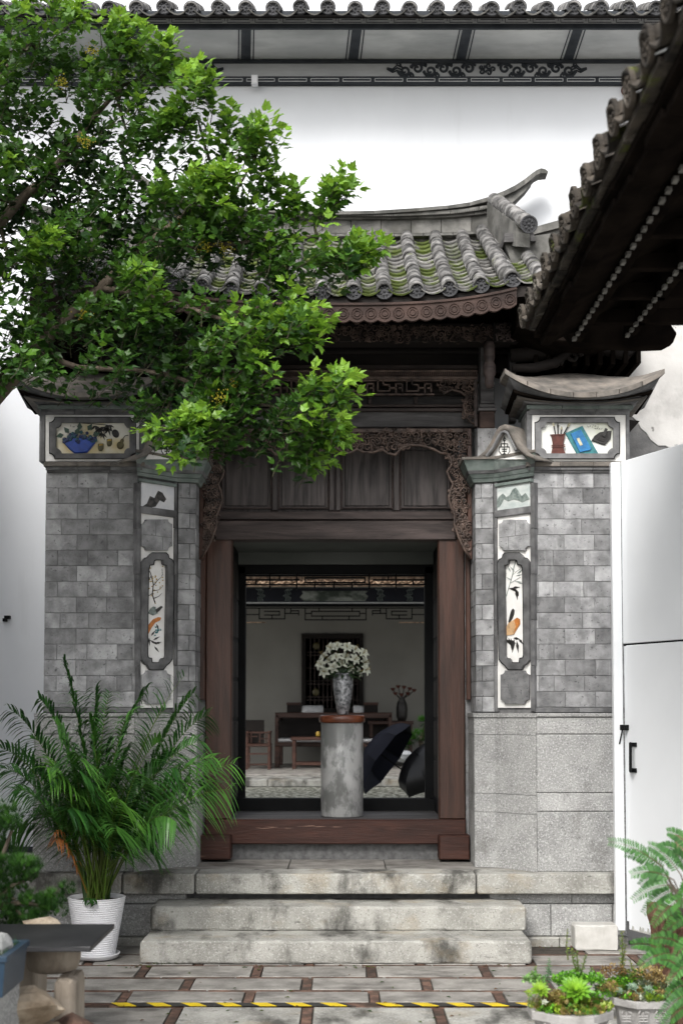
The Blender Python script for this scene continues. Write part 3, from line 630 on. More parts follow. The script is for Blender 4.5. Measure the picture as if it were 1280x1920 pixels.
def pier(side):
    """side +1 is the right pier in pixels, -1 mirrors it about the doorway"""
    m = (lambda x: x) if side > 0 else (lambda x: 1258-x)
    pr = sub('brick_pier', gh)
    D = 9.17
    xi, xo = P(m(1001), 1100, D).x, P(m(1174), 1100, D).x
    x0, x1 = min(xi, xo), max(xi, xo); W = x1-x0
    fr = Fr((x0, D), (x1, D)); fr.cu = W/2
    def Z(y, d=D): return P(m(1080), y, d).z
    MB().box((x0+.004, D+.006, ZP), (x1-.004, YW, Z(772))).build('mortar_core', M['mortar'], pr)
    # courses
    zt, zb_ = Z(886), Z(1326); n = 15; ch_ = (zt-zb_)/n; b_ = .208
    for k in range(n):
        z1 = zt-k*ch_; z0 = z1-ch_
        e = [0, b_, 2*b_, W] if k % 2 == 0 else [0, .028, .028+b_*.5, .028+b_*1.5, .028+b_*2.5, W]
        if k % 6 == 3: e = [0, .028, .028+b_*1.45, .028+b_*2.4, W]
        if side < 0: e = [W-v for v in e][::-1]
        e = [v for v in e if v <= W+1e-6]
        for a, b in zip(e[:-1], e[1:]): brick(fr, a, z0, b, z1, 0, .05, 'brick', pr)
    for k in range(n):                                           # returns on the outer flank
        z1 = zt-k*ch_; z0 = z1-ch_
        ff = Fr((x1, D+.0), (x1, D+1.2)) if side > 0 else Fr((x0, D+1.2), (x0, D))
        off = 0 if k % 2 else .1
        for q in range(6):
            a, b = max(.004, q*b_-off), min(1.19, (q+1)*b_-off)
            if side < 0: a, b = 1.2-b, 1.2-a
            brick(ff, a, z0, b, z1, 0, .05, 'brick', pr)
    for a, b in ((0, .3), (.3, W)): brick(fr, a, Z(1336), b, Z(1327), .006, .06, 'trim', pr, 'moulding')
    # granite base
    gx0, gx1 = (x0-.0, x1+.055) if side > 0 else (x0-.055, x1+.0)
    for (ya, yb_, nm) in ((1337, 1345, 'ledge'), (1345, 1377, 'granite_block'), (1377, 1487, 'granite_block'), (1487, 1522, 'granite_block'), (1522, 1634, 'granite_block')):
        ex = .012 if nm == 'ledge' else 0
        MB().box((gx0+.001, D-.03-ex, Z(yb_, D-.03)+.002 if yb_ < 1630 else ZP), (gx1, D+1.1, Z(ya, D-.03)-.001), .006).build(nm, M['granite'], pr)
    # plaque box: brick border, white field, scooped frame, painting, ledge
    sub_ = pr
    z0, z1 = Z(866), Z(772); o = .02
    MB().fbox(fr, -.045, z0, W+.01 if side > 0 else W+.045, z1, -.3, o, .004).build('plaque_block', M['brick'], pr)
    bu0, bu1 = fr.uz(m(992) if side > 0 else m(1173), 820, o)[0], fr.uz(m(1173) if side > 0 else m(992), 820, o)[0]
    A = [m(x) for x in (1001, 1168)]; xa, xb = min(A), max(A)
    polybox(fr, [(xa-4, 777), (xb+4, 777), (xb+4, 865), (xa-4, 865)], 'white_field', 'plaster', pr, o-.01, o+.004, 0)
    for (q0, q1, q2, q3) in ((xa-14, 771, xb+12, 777.5), (xa-14, 777.5, xa-5, 866), (xb+5, 777.5, xb+12, 866)):
        for t in range(3 if q2-q0 > 100 else 1):
            d = (q2-q0)/(3 if q2-q0 > 100 else 1)
            MB().pbox(fr, q0+t*d, q1, q0+(t+1)*d-.6, q3, o-.02, o+.014, .003).build('border_brick', M['trim'], pr)
    S_ = (lambda x: x)
    fx0, fx1 = (1003, 1160) if side > 0 else (94, 254)
    fy0, fy1 = 783, 859
    out = notched(fx0, fy0, fx1, fy1, 10); inn = notched(fx0+11, fy0+9, fx1-11, fy1-9, 10)
    a = [fr.uz(x, y, o+.03) for x, y in out]; b = [fr.uz(x, y, o+.03) for x, y in inn]
    MB().ring(fr, a, b, o, o+.03).build('scooped_frame', M['trim'], pr)
    a2 = [fr.uz(x, y, o+.022) for x, y in notched(fx0-2, fy0-2, fx1+2, fy1+2, 11)]
    MB().ring(fr, [fr.uz(x, y, o+.012) for x, y in notched(fx0-1.5, fy0-1.5, fx1+1.5, fy1+1.5, 10)], b, o, o+.012).build('frame_line', M['black'], pr)
    (art_right if side > 0 else art_left)(fr, o+.004, pr)
    # ledge under the plaque
    l0, l1 = (m(986), m(1176)) if side > 0 else (m(1176), m(986))
    for (ya, yb_, oo, mm, ins) in ((866, 874, .045, 'cap', 0), (874, 881, .03, 'trim', 4), (881, 886, .014, 'trim', 7)):
        for t in range(3):
            d = (l1-l0-2*ins)/3
            MB().pbox(fr, l0+ins+t*d, ya, l0+ins+(t+1)*d-.5, yb_, -.1, oo, .003).build('moulding', M[mm], pr)
    # cornice courses and flaring roof cap
    for (ya, yb_, ex, oo) in ((766, 771.5, .03, .035), (759, 766, .05, .055)):
        for t in range(3):
            u0 = -ex+(W+2*ex)*t/3; u1 = -ex+(W+2*ex)*(t+1)/3
            MB().fbox(fr, u0, P(m(1087), yb_, D-oo).z, u1-.002, P(m(1087), ya, D-oo).z, -.4, oo, .004).build('moulding', M['trim' if ya != 759 else 'greencap'], pr)
    zc = lambda y, oo: P(m(1087), y, D-oo).z
    hw = W/2
    mb = curved_cap(fr, pr, [(hw+.06, .075, zc(760, .075), .02), (hw+.09, .10, zc(757, .10), .03), (hw+.125, .13, zc(754, .13), .045), (hw+.17, .20, zc(747, .20), .10), (hw+.195, .225, zc(745, .225), .14)], 0)
    mb.build('flared_cornice', M['trim'], pr)
    curved_cap(fr, pr, [(hw+.152, .17, zc(752.5, .17), .062), (hw+.160, .18, zc(750.5, .18), .078)], 0).build('joint_course', M['eave_shade'], pr)
    curved_cap(fr, pr, [(hw+.115, .125, zc(756.5, .125), .036), (hw+.128, .145, zc(754.6, .145), .044)], 0).build('cornice_course', M['cap'], pr)
    NP = 7; hw2 = hw+.225
    for k in range(NP):                                          # edge slabs following the upturned curve
        b2 = MB(); seg = 4; vs = []; fs = []
        for i in range(seg+1):
            t = -1 + 2*(k+(.015+.97*i/seg))/NP; u = fr.cu+t*hw2; z = zc(745, .24)+.165*abs(t)**2.2
            oo = .24 + R.uniform(-.003, .003)*(i in (0, seg))
            vs += [fr.w(u, z, oo), fr.w(u, z+.034, oo), fr.w(u, z+.040, oo-.3), fr.w(u, z+.005, oo-.3)]
        for i in range(seg):
            for q in range(4): fs.append((4*i+q, 4*i+(q+1) % 4, 4*i+4+(q+1) % 4, 4*i+4+q))
        fs += [(3, 2, 1, 0), tuple(4*seg+q for q in range(4))]
        b2.add(vs, fs).build('edge_slab', M['cap'], pr)
    mb = MB(); vs = []; fs = []; NX, NY = 16, 6                   # sagging top of the cap
    for j in range(NY+1):
        s = j/NY
        for i in range(NX+1):
            t = 2*i/NX-1; w_ = hw2*(1-.32*s) 
            vs.append(fr.w(fr.cu+t*w_, zc(745, .24)+.033+.165*abs(t)**2.2*(1-s)+.30*math.sin(s*math.pi*.5)*(1-.45*t*t), .235-.75*s))
    for j in range(NY):
        for i in range(NX): a = j*(NX+1)+i; fs.append((a, a+1, a+NX+2, a+NX+1))
    mb.add(vs, fs).build('cap_top', M['cap'], pr, True)
    # ---- angled pilaster between pier and doorway
    pl = sub('pilaster', gh)
    Da, Db, Dc = 9.16, 9.42, 9.45
    Xa, Xb, Xc_ = P(m(1001), 1100, Da).x, P(m(925), 1100, Db).x, P(m(891), 1100, Dc).x
    if side > 0: f1, fA = Fr((Xb, Db), (Xa, Da)), Fr((Xc_, Dc), (Xb, Db))
    else: f1, fA = Fr((Xa, Da), (Xb, Db)), Fr((Xb, Db), (Xc_, Dc))
    fI = Fr((Xc_, 9.9), (Xc_, Dc)) if side > 0 else Fr((Xc_, Dc), (Xc_, 9.9))
    zz = lambda y: P(m(925), y, Db).z
    body = [(Xa, Da+.012), (Xb, Db+.01), (Xc_, Dc+.01), (Xc_, 9.95), (Xa, 9.95)]
    def slabpoly(poly, z0, z1, name, mm, par, grow=0):
        cx = sum(p[0] for p in poly)/len(poly); cy = sum(p[1] for p in poly)/len(poly)
        mb = MB(); n_ = len(poly)
        if side > 0: poly = poly[::-1]
        vs = [(p[0], p[1], z0) for p in poly]+[(p[0], p[1], z1) for p in poly]
        fs = [tuple(range(n_)), tuple(range(2*n_-1, n_-1, -1))]+[(k, k+n_, (k+1) % n_+n_, (k+1) % n_) for k in range(n_)]
        return mb.add(vs, fs).build(name, M[mm], par)
    sx = 1 if side > 0 else -1
    slabpoly([(Xa, Da+.018), (Xb+.004*sx, Db+.02), (Xc_+.006*sx, Dc+.02), (Xc_+.006*sx, 9.95), (Xa, 9.95)], ZP, zz(880), 'mortar_core', 'mortar', pl)
    g = .03
    def gran(ya, yb_, ex=0):
        e = g+ex
        slabpoly([(Xa, Da-e+.004), (Xb, Db-e), (Xc_-e*sx*.6, Dc-e), (Xc_-e*sx*.6, 9.93), (Xa, 9.93)], zz(yb_)+.0015 if yb_ < 1620 else ZP, zz(ya)-.0015, 'ledge' if ex else 'granite_block', 'granite', pl)
    for q in ((1336.5, 1345, .012), (1345, 1377, 0), (1377, 1487, 0), (1487, 1522, 0), (1522, 1626, 0)): gran(*q)
    # granite seam shadow lines are real: thin vertical splits
    # bricks on the inner strip, its return and the moulding strips
    zt2, zb2 = zz(905), zz(1335); n2 = 15; c2 = (zt2-zb2)/n2
    for k in range(n2):
        z1 = zt2-k*c2; z0 = z1-c2
        L = fA.L
        es = [0, L] if k % 2 else ([0, .045, L] if side > 0 else [0, L-.045, L])
        for a, b in zip(es[:-1], es[1:]): brick(fA, a, z0, b, z1, 0, .05, 'brick', pl)
        for a, b in ((0, .22), (.22, .44)): brick(fI, a, z0, b, z1, 0, .05, 'brick', pl)
    def PB(fr_, xa_, ya_, xb_, yb2, o0, o1, nm, mm, ch=.003):
        xa_, xb_ = sorted((m(xa_), m(xb_))); return MB().pbox(fr_, xa_, ya_, xb_, yb2, o0, o1, ch).build(nm, M[mm], pl)
    for k in range(5):
        ya, yb_ = 905+86*k, 905+86*(k+1)-.6
        PB(f1, 925.5, ya, 930.5, yb_, -.05, .012, 'strip_brick', 'trim'); PB(f1, 993.5, ya, 1000.5, yb_, -.05, .012, 'strip_brick', 'trim')
    PB(f1, 930, 966, 994, 1327, -.03, .0, 'white_strip', 'plaster', 0)
    # landscape tile with frame
    PB(f1, 926, 902, 994, 908, -.03, .022, 'tile_frame', 'greencap'); PB(f1, 926, 953, 994, 966, -.03, .018, 'tile_frame', 'trim')
    PB(f1, 930, 908, 993, 953, -.03, .006, 'landscape_tile', 'landR' if side > 0 else 'landL', 0)
    def PP(pts, o0, o1, nm, mm, ch=.002): return MB().pprism(f1, [(m(x), y) for x, y in (pts if side > 0 else pts[::-1])], o0, o1, ch).build(nm, M[mm], pl)
    if side > 0: mountain = [(930, 938), (936, 930), (942, 925), (948, 932), (955, 928), (960, 918), (966, 914), (971, 920), (977, 930), (984, 924), (990, 932), (992, 936), (986, 938), (978, 942), (970, 938), (962, 936), (952, 940), (944, 936), (936, 950), (931, 952)]
    else: mountain = [(1258-x, y) for x, y in [(267, 950), (276, 944), (282, 930), (290, 934), (297, 920), (305, 924), (312, 936), (308, 942), (300, 938), (292, 950), (282, 952), (272, 954)]]
    MB().pprism(f1, [(m(x), y) for x, y in mountain], .006, .0085).build('painted_mountain', M['ink' if side < 0 else 'greenink'], pl)
    # grey plaques above and below, central framed painting
    x0_, x1_ = 934, 991
    up = notched(934, 974, 991, 1032, 8); lo_ = notched(937, 1257, 990, 1320, 8)
    def quarters(pts, y0_, ym_, y1_):
        PP(pts, 0, .022, 'scooped_plaque', 'brick', .003)
    quarters(up, 0, 0, 0); quarters(lo_, 0, 0, 0)
    for (xa_, ya, xb_, yb_) in ((936, 1004.6, 989, 1005.4), (965, 976, 965.8, 1004), (952, 1006, 952.8, 1030), (939, 1287.6, 988, 1288.4), (962, 1289, 962.8, 1318)): PB(f1, xa_, ya, xb_, yb_, .015, .0225, 'joint', 'mortar', 0)
    A_ = [(932, 1103), (932, 1057), (935, 1050), (941, 1047), (942.5, 1041), (947, 1037), (970, 1037), (976, 1041), (979, 1046), (985, 1047), (990, 1055), (990, 1103),
          (991, 1190), (991, 1237), (985, 1245), (980, 1247), (976, 1255), (952, 1255), (946, 1247), (940, 1242), (935, 1235), (934, 1190)]
    B_ = [(943, 1103), (943, 1066), (944, 1059), (950, 1058), (951, 1051), (953, 1049), (966, 1049), (969, 1051), (970, 1058), (977, 1059), (979, 1066), (980, 1103),
          (981, 1190), (981, 1230), (980, 1234), (974, 1235), (973, 1243), (956, 1243), (954, 1236), (947, 1235), (945, 1230), (945, 1190)]
    def grow(L_, k): cx, cy = 961, 1146; return [(x+(k if x > cx else -k), y+(k if y > cy else -k)) for x, y in L_]
    f = f1; oo = .03
    MB().ring(f, [f.uz(m(x), y, oo) for x, y in A_], [f.uz(m(x), y, oo) for x, y in B_], 0, oo).build('cartouche_frame', M['trim'], pl)
    MB().ring(f, [f.uz(m(x), y, .01) for x, y in grow(A_, 1.3)], [f.uz(m(x), y, .01) for x, y in grow(B_, -1.5)], 0, .01).build('frame_line', M['black'], pl)
    (bird_right if side > 0 else bird_left)(f1, .001, pl)
    # brick moulding steps under the little gable, then the gable itself
    def skirt(ya, yb_, e0, e1, nm, mm):
        """frustum course following pier-pilaster plan; e = projection at bottom / top"""
        vs = []
        for (e, z) in ((e0, zz(yb_)), (e1, zz(ya))):
            q = [(Xa, Da-e), (Xb, Db-e), (Xc_-e*sx*.9, Dc-e), (Xc_-e*sx*.9, 9.8), (Xa, 9.8)]
            if side > 0: q = q[::-1]
            vs += [(p[0], p[1], z) for p in q]
        n_ = 5; fs = [tuple(range(n_)), tuple(range(2*n_-1, n_-1, -1))]+[(k, k+n_, (k+1) % n_+n_, (k+1) % n_) for k in range(n_)]
        MB().add(vs, fs).build(nm, M[mm], pl)
    skirt(898, 904, .015, .03, 'moulding', 'greencap'); skirt(890, 897, .03, .05, 'moulding', 'greencap')
    skirt(884, 889.5, .055, .065, 'moulding', 'trim'); skirt(866, 884, .065, .10, 'flared_course', 'greencap'); skirt(861, 865.5, .112, .115, 'edge_slab', 'cap')
    fg = f1
    gpts = [(m(x), y) for x, y in ((912, 861), (946, 806), (985, 861))]
    MB().pprism(f1, gpts, .0, .07).build('gable_field', M['plaster'], pl)
    # curved tile shell of the gable
    top = [(876, 864), (893, 858), (908, 846), (920, 828), (928, 810), (936, 799), (946, 795), (956, 800), (963, 815), (973, 835), (987, 849), (1003, 858)]
    bot = [(876, 866), (894, 862), (912, 852), (925, 835), (934, 817), (940, 808), (946, 806), (952, 809), (958, 822), (968, 841), (983, 855), (1003, 862)]
    n_ = len(top); vs = []
    for o2 in (.12, -.25):
        for L_ in (top, bot):
            for x, y in L_:
                u, z = f1.uz(m(x), y, .12); vs.append(f1.w(u, z, o2))
    fs = []
    for i in range(n_-1):
        fs += [(i, i+1, n_+i+1, n_+i), (2*n_+i, 3*n_+i, 3*n_+i+1, 2*n_+i+1), (i, 2*n_+i, 2*n_+i+1, i+1), (n_+i, n_+i+1, 3*n_+i+1, 3*n_+i)]
    fs += [(0, n_, 3*n_, 2*n_), (n_-1, 3*n_-1, 4*n_-1, 2*n_-1)]
    MB().add(vs, fs).build('gable_roof', M['cap'], pl, True)
    ctr = [P(0, 0, 1)]*0
    mb = MB(); 
    for L_ in (bot,):
        q = [f1.w(*f1.uz(m(x), y+3, .11), .11) for x, y in L_[2:-2]]; mb.tube(q, .013, 6)
    mb.build('barge_moulding', M['trim'], pl)
    # round cap at apex end
    # shou medallion
    mb = MB(); o3 = .072
    def T(pts, w=.0035): mb.tube([f1.w(*f1.uz(m(x), y, o3), o3) for x, y in pts], w, 4)
    c = 945
    T([(c, 818), (c, 858)]); T([(c-3, 824), (c, 820), (c+3, 824), (c, 828), (c-3, 824)]); T([(c-6, 832), (c+6, 832)]); T([(c-9, 838), (c+9, 838)])
    T([(c-6, 832), (c-6, 837)]); T([(c+6, 832), (c+6, 837)]); T([(c-4, 846), (c+4, 846)]); T([(c-9, 838), (c-10, 846), (c-5, 853), (c, 850), (c+5, 853), (c+10, 846), (c+9, 838)]); T([(c-5, 842), (c+5, 842)])
    T([(c-3, 856), (c, 852), (c+3, 856)])
    mb.build('shou_medallion', M['black'], pl)
    # timber post on the pilaster up to the eave, with capital
    xs_ = sorted((m(899), m(927)))
    tp_ = sub('eave_post', gh)
    fp = front(9.5)
    for (ya, yb_, ex, mm, oo) in ((770, 803, 0, 'scallop', 0), (764, 770, 3, 'wgrey', .02), (757, 764, 1, 'wgrey', .01), (640, 757, -1, 'wgrey', 0)):
        MB().pbox(fp, xs_[0]-ex, ya, xs_[1]+ex, yb_-.3, -.15, oo, .005).build('post_section', M[mm], tp_)
    MB().pbox(fp, xs_[0]-4, 803, xs_[1]+4, 862, -.4, -.004, .003).build('post_base', M['brick'], tp_)
    xs2 = sorted((m(955), m(967)))
    MB().pbox(front(9.6), xs2[0], 640, xs2[1], 790, -.1, 0, .004).build('rear_strut', M['wgrey'], tp_)
pier(1); pier(-1)
# ------------------------------------------------------------------ timber doorway
dw = sub('doorway', gh)
def bx(fr, q, o0, o1, name, m, par=None, ch=.004): return MB().pbox(fr, q[0], q[1], q[2], q[3], o0, o1, ch).build(name, M[m], par or dw)
fd = front(9.85)
for (a, b) in ((385.5, 434), (822, 871)): bx(fd, (a, 1011, b, 1536), -.14, 0, 'door_post', 'post', ch=.008)
for (a, b) in ((375, 385), (873.5, 881)): bx(front(9.8), (a, 862, b, 1312), -.1, 0, 'edge_board', 'post')
for (a, b) in ((366, 386), (871, 892)): bx(front(9.87), (a, 800, b, 1606), -.1, 0, 'jamb_brick', 'brick')
bx(front(9.82), (384, 1537, 873, 1583), -.5, 0, 'threshold_beam', 'thresh', ch=.008)
for (a, b) in ((375, 432), (823, 880)): bx(front(9.70), (a, 1567, b, 1612), -.3, 0, 'gate_stone_block', 'wblock' if False else 'thresh', ch=.008)
bx(fd, (404, 976, 854, 1012), -.14, .02, 'lintel', 'wx', ch=.006)
bx(fd, (404, 959, 854, 974), -.14, .0, 'rail', 'wx', ch=.005)
fp2 = front(9.91)
bx(fp2, (400, 800, 858, 960), -.06, 0, 'backing_board', 'wz')
for (a, b) in ((418, 507), (524, 614), (642, 734), (752, 842)):
    bx(fp2, (a+4, 844, b-4, 949), -.02, .008, 'door_panel', 'wz', ch=.006)
    for q in ((a-3, 828, a, 955), (b, 828, b+3, 955), (a, 951, b, 954)): bx(fp2, q, 0, .022, 'panel_moulding', 'wx', ch=.005)
for (a, b) in ((510, 521), (617, 627), (629, 639), (737, 749)): bx(fp2, (a, 828, b, 958), 0, .04, 'mullion', 'wz', ch=.008)
# carved apron with side drops
fc = front(9.66)
apron = sub('carved_apron', gh)
def inside(p, poly):
    x, y = p; c = False; n = len(poly)
    for i in range(n):
        (x0, y0), (x1, y1) = poly[i], poly[i-1]
        if (y0 > y) != (y1 > y) and x < (x1-x0)*(y-y0)/(y1-y0)+x0: c = not c
    return c
def scrollfill(mb, fr, poly, step, rad, o, tw=.007, seed=1, leafy=.5):
    r = random.Random(seed); xs = [p[0] for p in poly]; ys = [p[1] for p in poly]
    y = min(ys)+rad*.7
    k = 0
    while y < max(ys):
        x = min(xs) + rad*.8 + (step*.5 if k % 2 else 0)
        while x < max(xs):
            px_, py_ = x+r.uniform(-2, 2), y+r.uniform(-2, 2)
            if inside((px_, py_), poly):
                rr = rad*r.uniform(.75, 1.1); t = r.random()
                if t < .16:                                       # rosette
                    for a in range(6):
                        w = 2*math.pi*a/6+r.random(); u, z = fr.uz(px_+rr*.55*math.cos(w), py_+rr*.55*math.sin(w), o)
                        mb.ball(fr.w(u, z, o+.004), (rr*.0014, .010, rr*.0014), 6)
                    u, z = fr.uz(px_, py_, o); mb.ball(fr.w(u, z, o+.008), (rr*.001, .012, rr*.001), 6)
                else:
                    spiral2(mb, fr, px_, py_, rr, r.uniform(1.1, 1.6), r.choice((-1, 1)), r.uniform(0, 6.3), tw, o+r.uniform(-.004, .008))
                    for _ in range(3):
                        if r.random() < leafy:
                            a = r.uniform(0, 6.3); q = [(px_+rr*math.cos(a), py_+rr*math.sin(a)), (px_+rr*1.4*math.cos(a+.4), py_+rr*1.4*math.sin(a+.4)), (px_+rr*1.5*math.cos(a+.9), py_+rr*1.5*math.sin(a+.9))]
                            mb.tube([fr.w(*fr.uz(*t_, o), o+.004) for t_ in q], [tw*.7, tw*1.5, tw*.3], 5)
            x += step
        y += step*.86; k += 1
def spiral2(mb, fr, cx, cy, r, turns, sg, a0, w, o, n=12):
    pts = []
    for i in range(n):
        t = i/(n-1); a = a0 + sg*turns*2*math.pi*t; rr = r*(1-.82*t)
        pts.append(fr.w(*fr.uz(cx+rr*math.cos(a), cy+rr*math.sin(a), o), o+.006*t))
    mb.tube(pts, [w*(1.1-.5*i/n) for i in range(n)], 5)
top_poly = [(383, 811), (875, 811), (875, 850), (838, 850), (822, 838), (760, 838), (740, 850), (700, 846), (655, 848), (629, 838), (600, 848), (555, 846), (515, 850), (495, 838), (436, 838), (418, 850), (383, 850)]
legR = [(838, 850), (876, 850), (878, 1040), (868, 1024), (857, 1000), (852, 975), (846, 950), (842, 930), (849, 905), (838, 885), (847, 868)]
mb = MB(); scrollfill(mb, fc, top_poly, 13, 8.6, .0, .0075, 5, .7)
mb.build('scrollwork', M['carve'], apron, True)
for s_ in (0, 1):
    mm = (lambda x: x) if s_ == 0 else (lambda x: 1258-x)
    mb = MB(); lp = [(mm(x), y) for x, y in legR]; scrollfill(mb, fc, lp, 11, 7.4, .0, .007, 8+s_, .7); mb.build('scrollwork', M['carve'], apron, True)
    solid = [(851, 968), (879, 968), (880, 1046), (868, 1028), (858, 1002)]
    MB().pprism(fc, [(mm(x), y) for x, y in (solid if s_ == 0 else solid[::-1])], -.02, -.002, .004).build('carved_tip', M['carve'], apron)
    line = [(838, 850), (845, 860), (846, 872), (838, 884), (842, 896), (849, 908), (844, 920), (841, 936), (846, 952), (852, 966), (851, 982), (857, 1000), (862, 1014), (869, 1028), (880, 1046)]
    mb = MB(); mb.tube([fc.w(*fc.uz(mm(x), y, .008), .008) for x, y in line], .010, 7); mb.build('carved_border', M['carve'], apron, True)
    xs_ = sorted((mm(876), mm(884))); bx(front(9.68), (xs_[0], 803, xs_[1], 1048), -.06, .02, 'side_stile', 'post', apron)
half = [(629, 838), (640, 846), (655, 850), (668, 842), (682, 848), (700, 848), (716, 842), (726, 850), (741, 853), (752, 840), (768, 834), (790, 835), (812, 842), (826, 850), (838, 850)]
q = [(1258-x, y) for x, y in half[::-1]]+half[1:]
mb = MB(); mb.tube([fc.w(*fc.uz(x, y, .008), .008) for x, y in q], .011, 7); mb.build('carved_border', M['carve'], apron, True)
bx(front(9.69), (380, 803, 878, 811), -.08, .03, 'apron_rail', 'carve', apron)
# transom zone above
up = sub('transom', gh)
ft = front(9.72)
bx(ft, (372, 771, 886, 801), -.1, 0, 'transom_beam', 'wgrey', up, .006)
bx(front(9.84), (372, 742, 886, 771), -.05, 0, 'recess_board', 'wgrey', up)
for x in (372, 480, 566, 690, 776, 880): bx(front(9.82), (x, 744, x+7, 770), -.04, .02, 'short_post', 'wx', up)
bx(front(9.78), (372, 758, 886, 763), -.04, .0, 'rail', 'wx', up)
bx(front(9.70), (372, 765, 886, 771), -.04, .01, 'rail', 'wx', up)
fl2 = front(9.62)
for q_ in ((366, 693, 895, 697), (366, 705, 895, 711)): bx(fl2, q_, -.05, .01, 'moulded_rail', 'carve', up)
mb = MB()
for k in range(132): mb.pprism(fl2, [(368+4*k, 704.5), (370.4+4*k, 704.5), (371.6+4*k, 697.5), (369.2+4*k, 697.5)], -.01, .006)
mb.build('rope_moulding', M['scallop'], up, kind='stuff'); bx(fl2, (366, 697, 895, 705), -.05, -.004, 'moulding_bed', 'carve', up)
for a in (364, 888): bx(fl2, (a, 711, a+7, 800), -.06, .01, 'side_stile', 'wx', up)
bx(front(9.78), (370, 711, 888, 742), -.02, 0, 'backing_board', 'dark', up)
def bars(fr, segs, w, o0, o1, name, m, par):
    for (x0, y0, x1, y1) in segs:
        bx(fr, (min(x0, x1)-w/2, min(y0, y1)-w/2, max(x0, x1)+w/2, max(y0, y1)+w/2), o0, o1, name, m, par, .002)
segs = [(372, 713, 886, 713), (372, 739, 812, 739)]
for k in range(8):
    x = 384+54*k
    segs += [(x, 713, x, 733), (x, 733, x+22, 733), (x+22, 733, x+22, 721), (x+10, 721, x+22, 721), (x+22, 727, x+34, 727), (x+34, 719, x+34, 739), (x+34, 719, x+46, 719), (x+46, 719, x+46, 733), (x+10, 713, x+10, 721), (x+40, 727, x+46, 727)]
bars(fl2, segs, 3, -.03, 0, 'lattice_bar', 'carve', up)
for s_ in (0, 1):
    mm = (lambda x: x) if s_ == 0 else (lambda x: 1258-x)
    poly = [(830, 713), (888, 713), (888, 795), (880, 790), (872, 775), (868, 760), (876, 745), (864, 735), (846, 730), (832, 738), (824, 728)]
    mb = MB(); scrollfill(mb, fl2, [(mm(x), y) for x, y in poly], 11, 7, -.002, .0065, 21+s_, .7)
    line = poly[2:]; mb.tube([fl2.w(*fl2.uz(mm(x), y, .004), .004) for x, y in line], .009, 7)
    mb.build('corner_bracket', M['carve'], up, True)
MB().pprism(front(9.75), [(1174, 786), (1199, 789), (1176, 815)], -.2, 0, .004).build('tile_stub', M['dark'], up)
# boards and beams under the eave
ev = sub('eave_timber', gh)
bx(front(9.45), (240, 560, 1018, 620), -.2, 0, 'dark_board', 'eave_shade', ev)
bx(front(9.75), (300, 640, 960, 694), -.1, 0, 'dark_board', 'dark', ev)
bx(front(9.70), (368, 684, 895, 692), -.05, 0, 'rail', 'wx', ev)
bx(front(9.60), (300, 655, 960, 661), -.05, 0, 'rail', 'dark', ev)
fb = front(9.35)
bx(fb, (265, 606, 1000, 641), -.15, 0, 'carved_beam', 'dark', ev, .006)
mb = MB(); scrollfill(mb, fb, [(300, 611), (930, 611), (930, 637), (300, 637)], 12, 7, .006, .005, 31, .6); mb.build('beam_relief', M['carve'], ev, True)
for a in (925, 262):
    bx(fb, (a, 604, a+70, 641), -.02, .05, 'beam_end', 'dark', ev, .006)
    mb = MB(); scrollfill(mb, fb, [(a+8, 609), (a+62, 609), (a+62, 637), (a+8, 637)], 12, 7, .056, .006, int(a), .6); mb.build('beam_relief', M['wx'], ev, True)
for c_ in (917, 341):                                            # hanging carved pendants
    mb = MB(); pr_ = [(.02, 0), (.035, .03), (.03, .07), (.045, .10), (.045, .16), (.03, .19), (.04, .22), (.04, .30), (.028, .33)]
    z_ = P(c_, 728, 9.3).z; mb.lathe((P(c_, 700, 9.3).x, 9.3, z_), pr_, 14); mb.build('hanging_pendant', M['wx'], ev, True)
for s_ in (0, 1):                                                # curled bracket arms over the piers
    mm = (lambda x: x) if s_ == 0 else (lambda x: 1258-x)
    fq = front(9.3)
    mb = MB()
    spiral2(mb, fq, mm(1074), 668, 15, 1.3, 1 if s_ else -1, 0, .018, .0, 18); spiral2(mb, fq, mm(1045), 676, 10, 1.2, -1, 1, .012, .01, 14)
    mb.tube([fq.w(*fq.uz(mm(x), y), 0) for x, y in ((960, 690), (1000, 690), (1040, 680), (1070, 655), (1086, 648))], [.03, .035, .04, .03, .02], 8)
    mb.tube([fq.w(*fq.uz(mm(x), y), -.1) for x, y in ((960, 660), (1010, 655), (1060, 640), (1120, 640), (1170, 655), (1200, 650))], [.05, .06, .06, .06, .05, .02], 8)
    mb.build('curled_bracket', M['dark'], ev, True)
    pts = [(962, 590), (1190, 590), (1196, 660), (1186, 690), (1150, 704), (962, 704)]
    MB().pprism(front(10.1), [(mm(x), y) for x, y in (pts if s_ == 0 else pts[::-1])], -.2, 0, .01).build('wing_backing_board', M['eave_shade'], ev)
    for k in range(9):                                           # rafter ends under the wing eave
        x = mm(1000+k*24); bx(fq, (min(x, x+9), 652+((k*5) % 7), max(x, x+9), 690-k*1.2), -.8, -.05, 'rafter', 'eave_shade', ev)
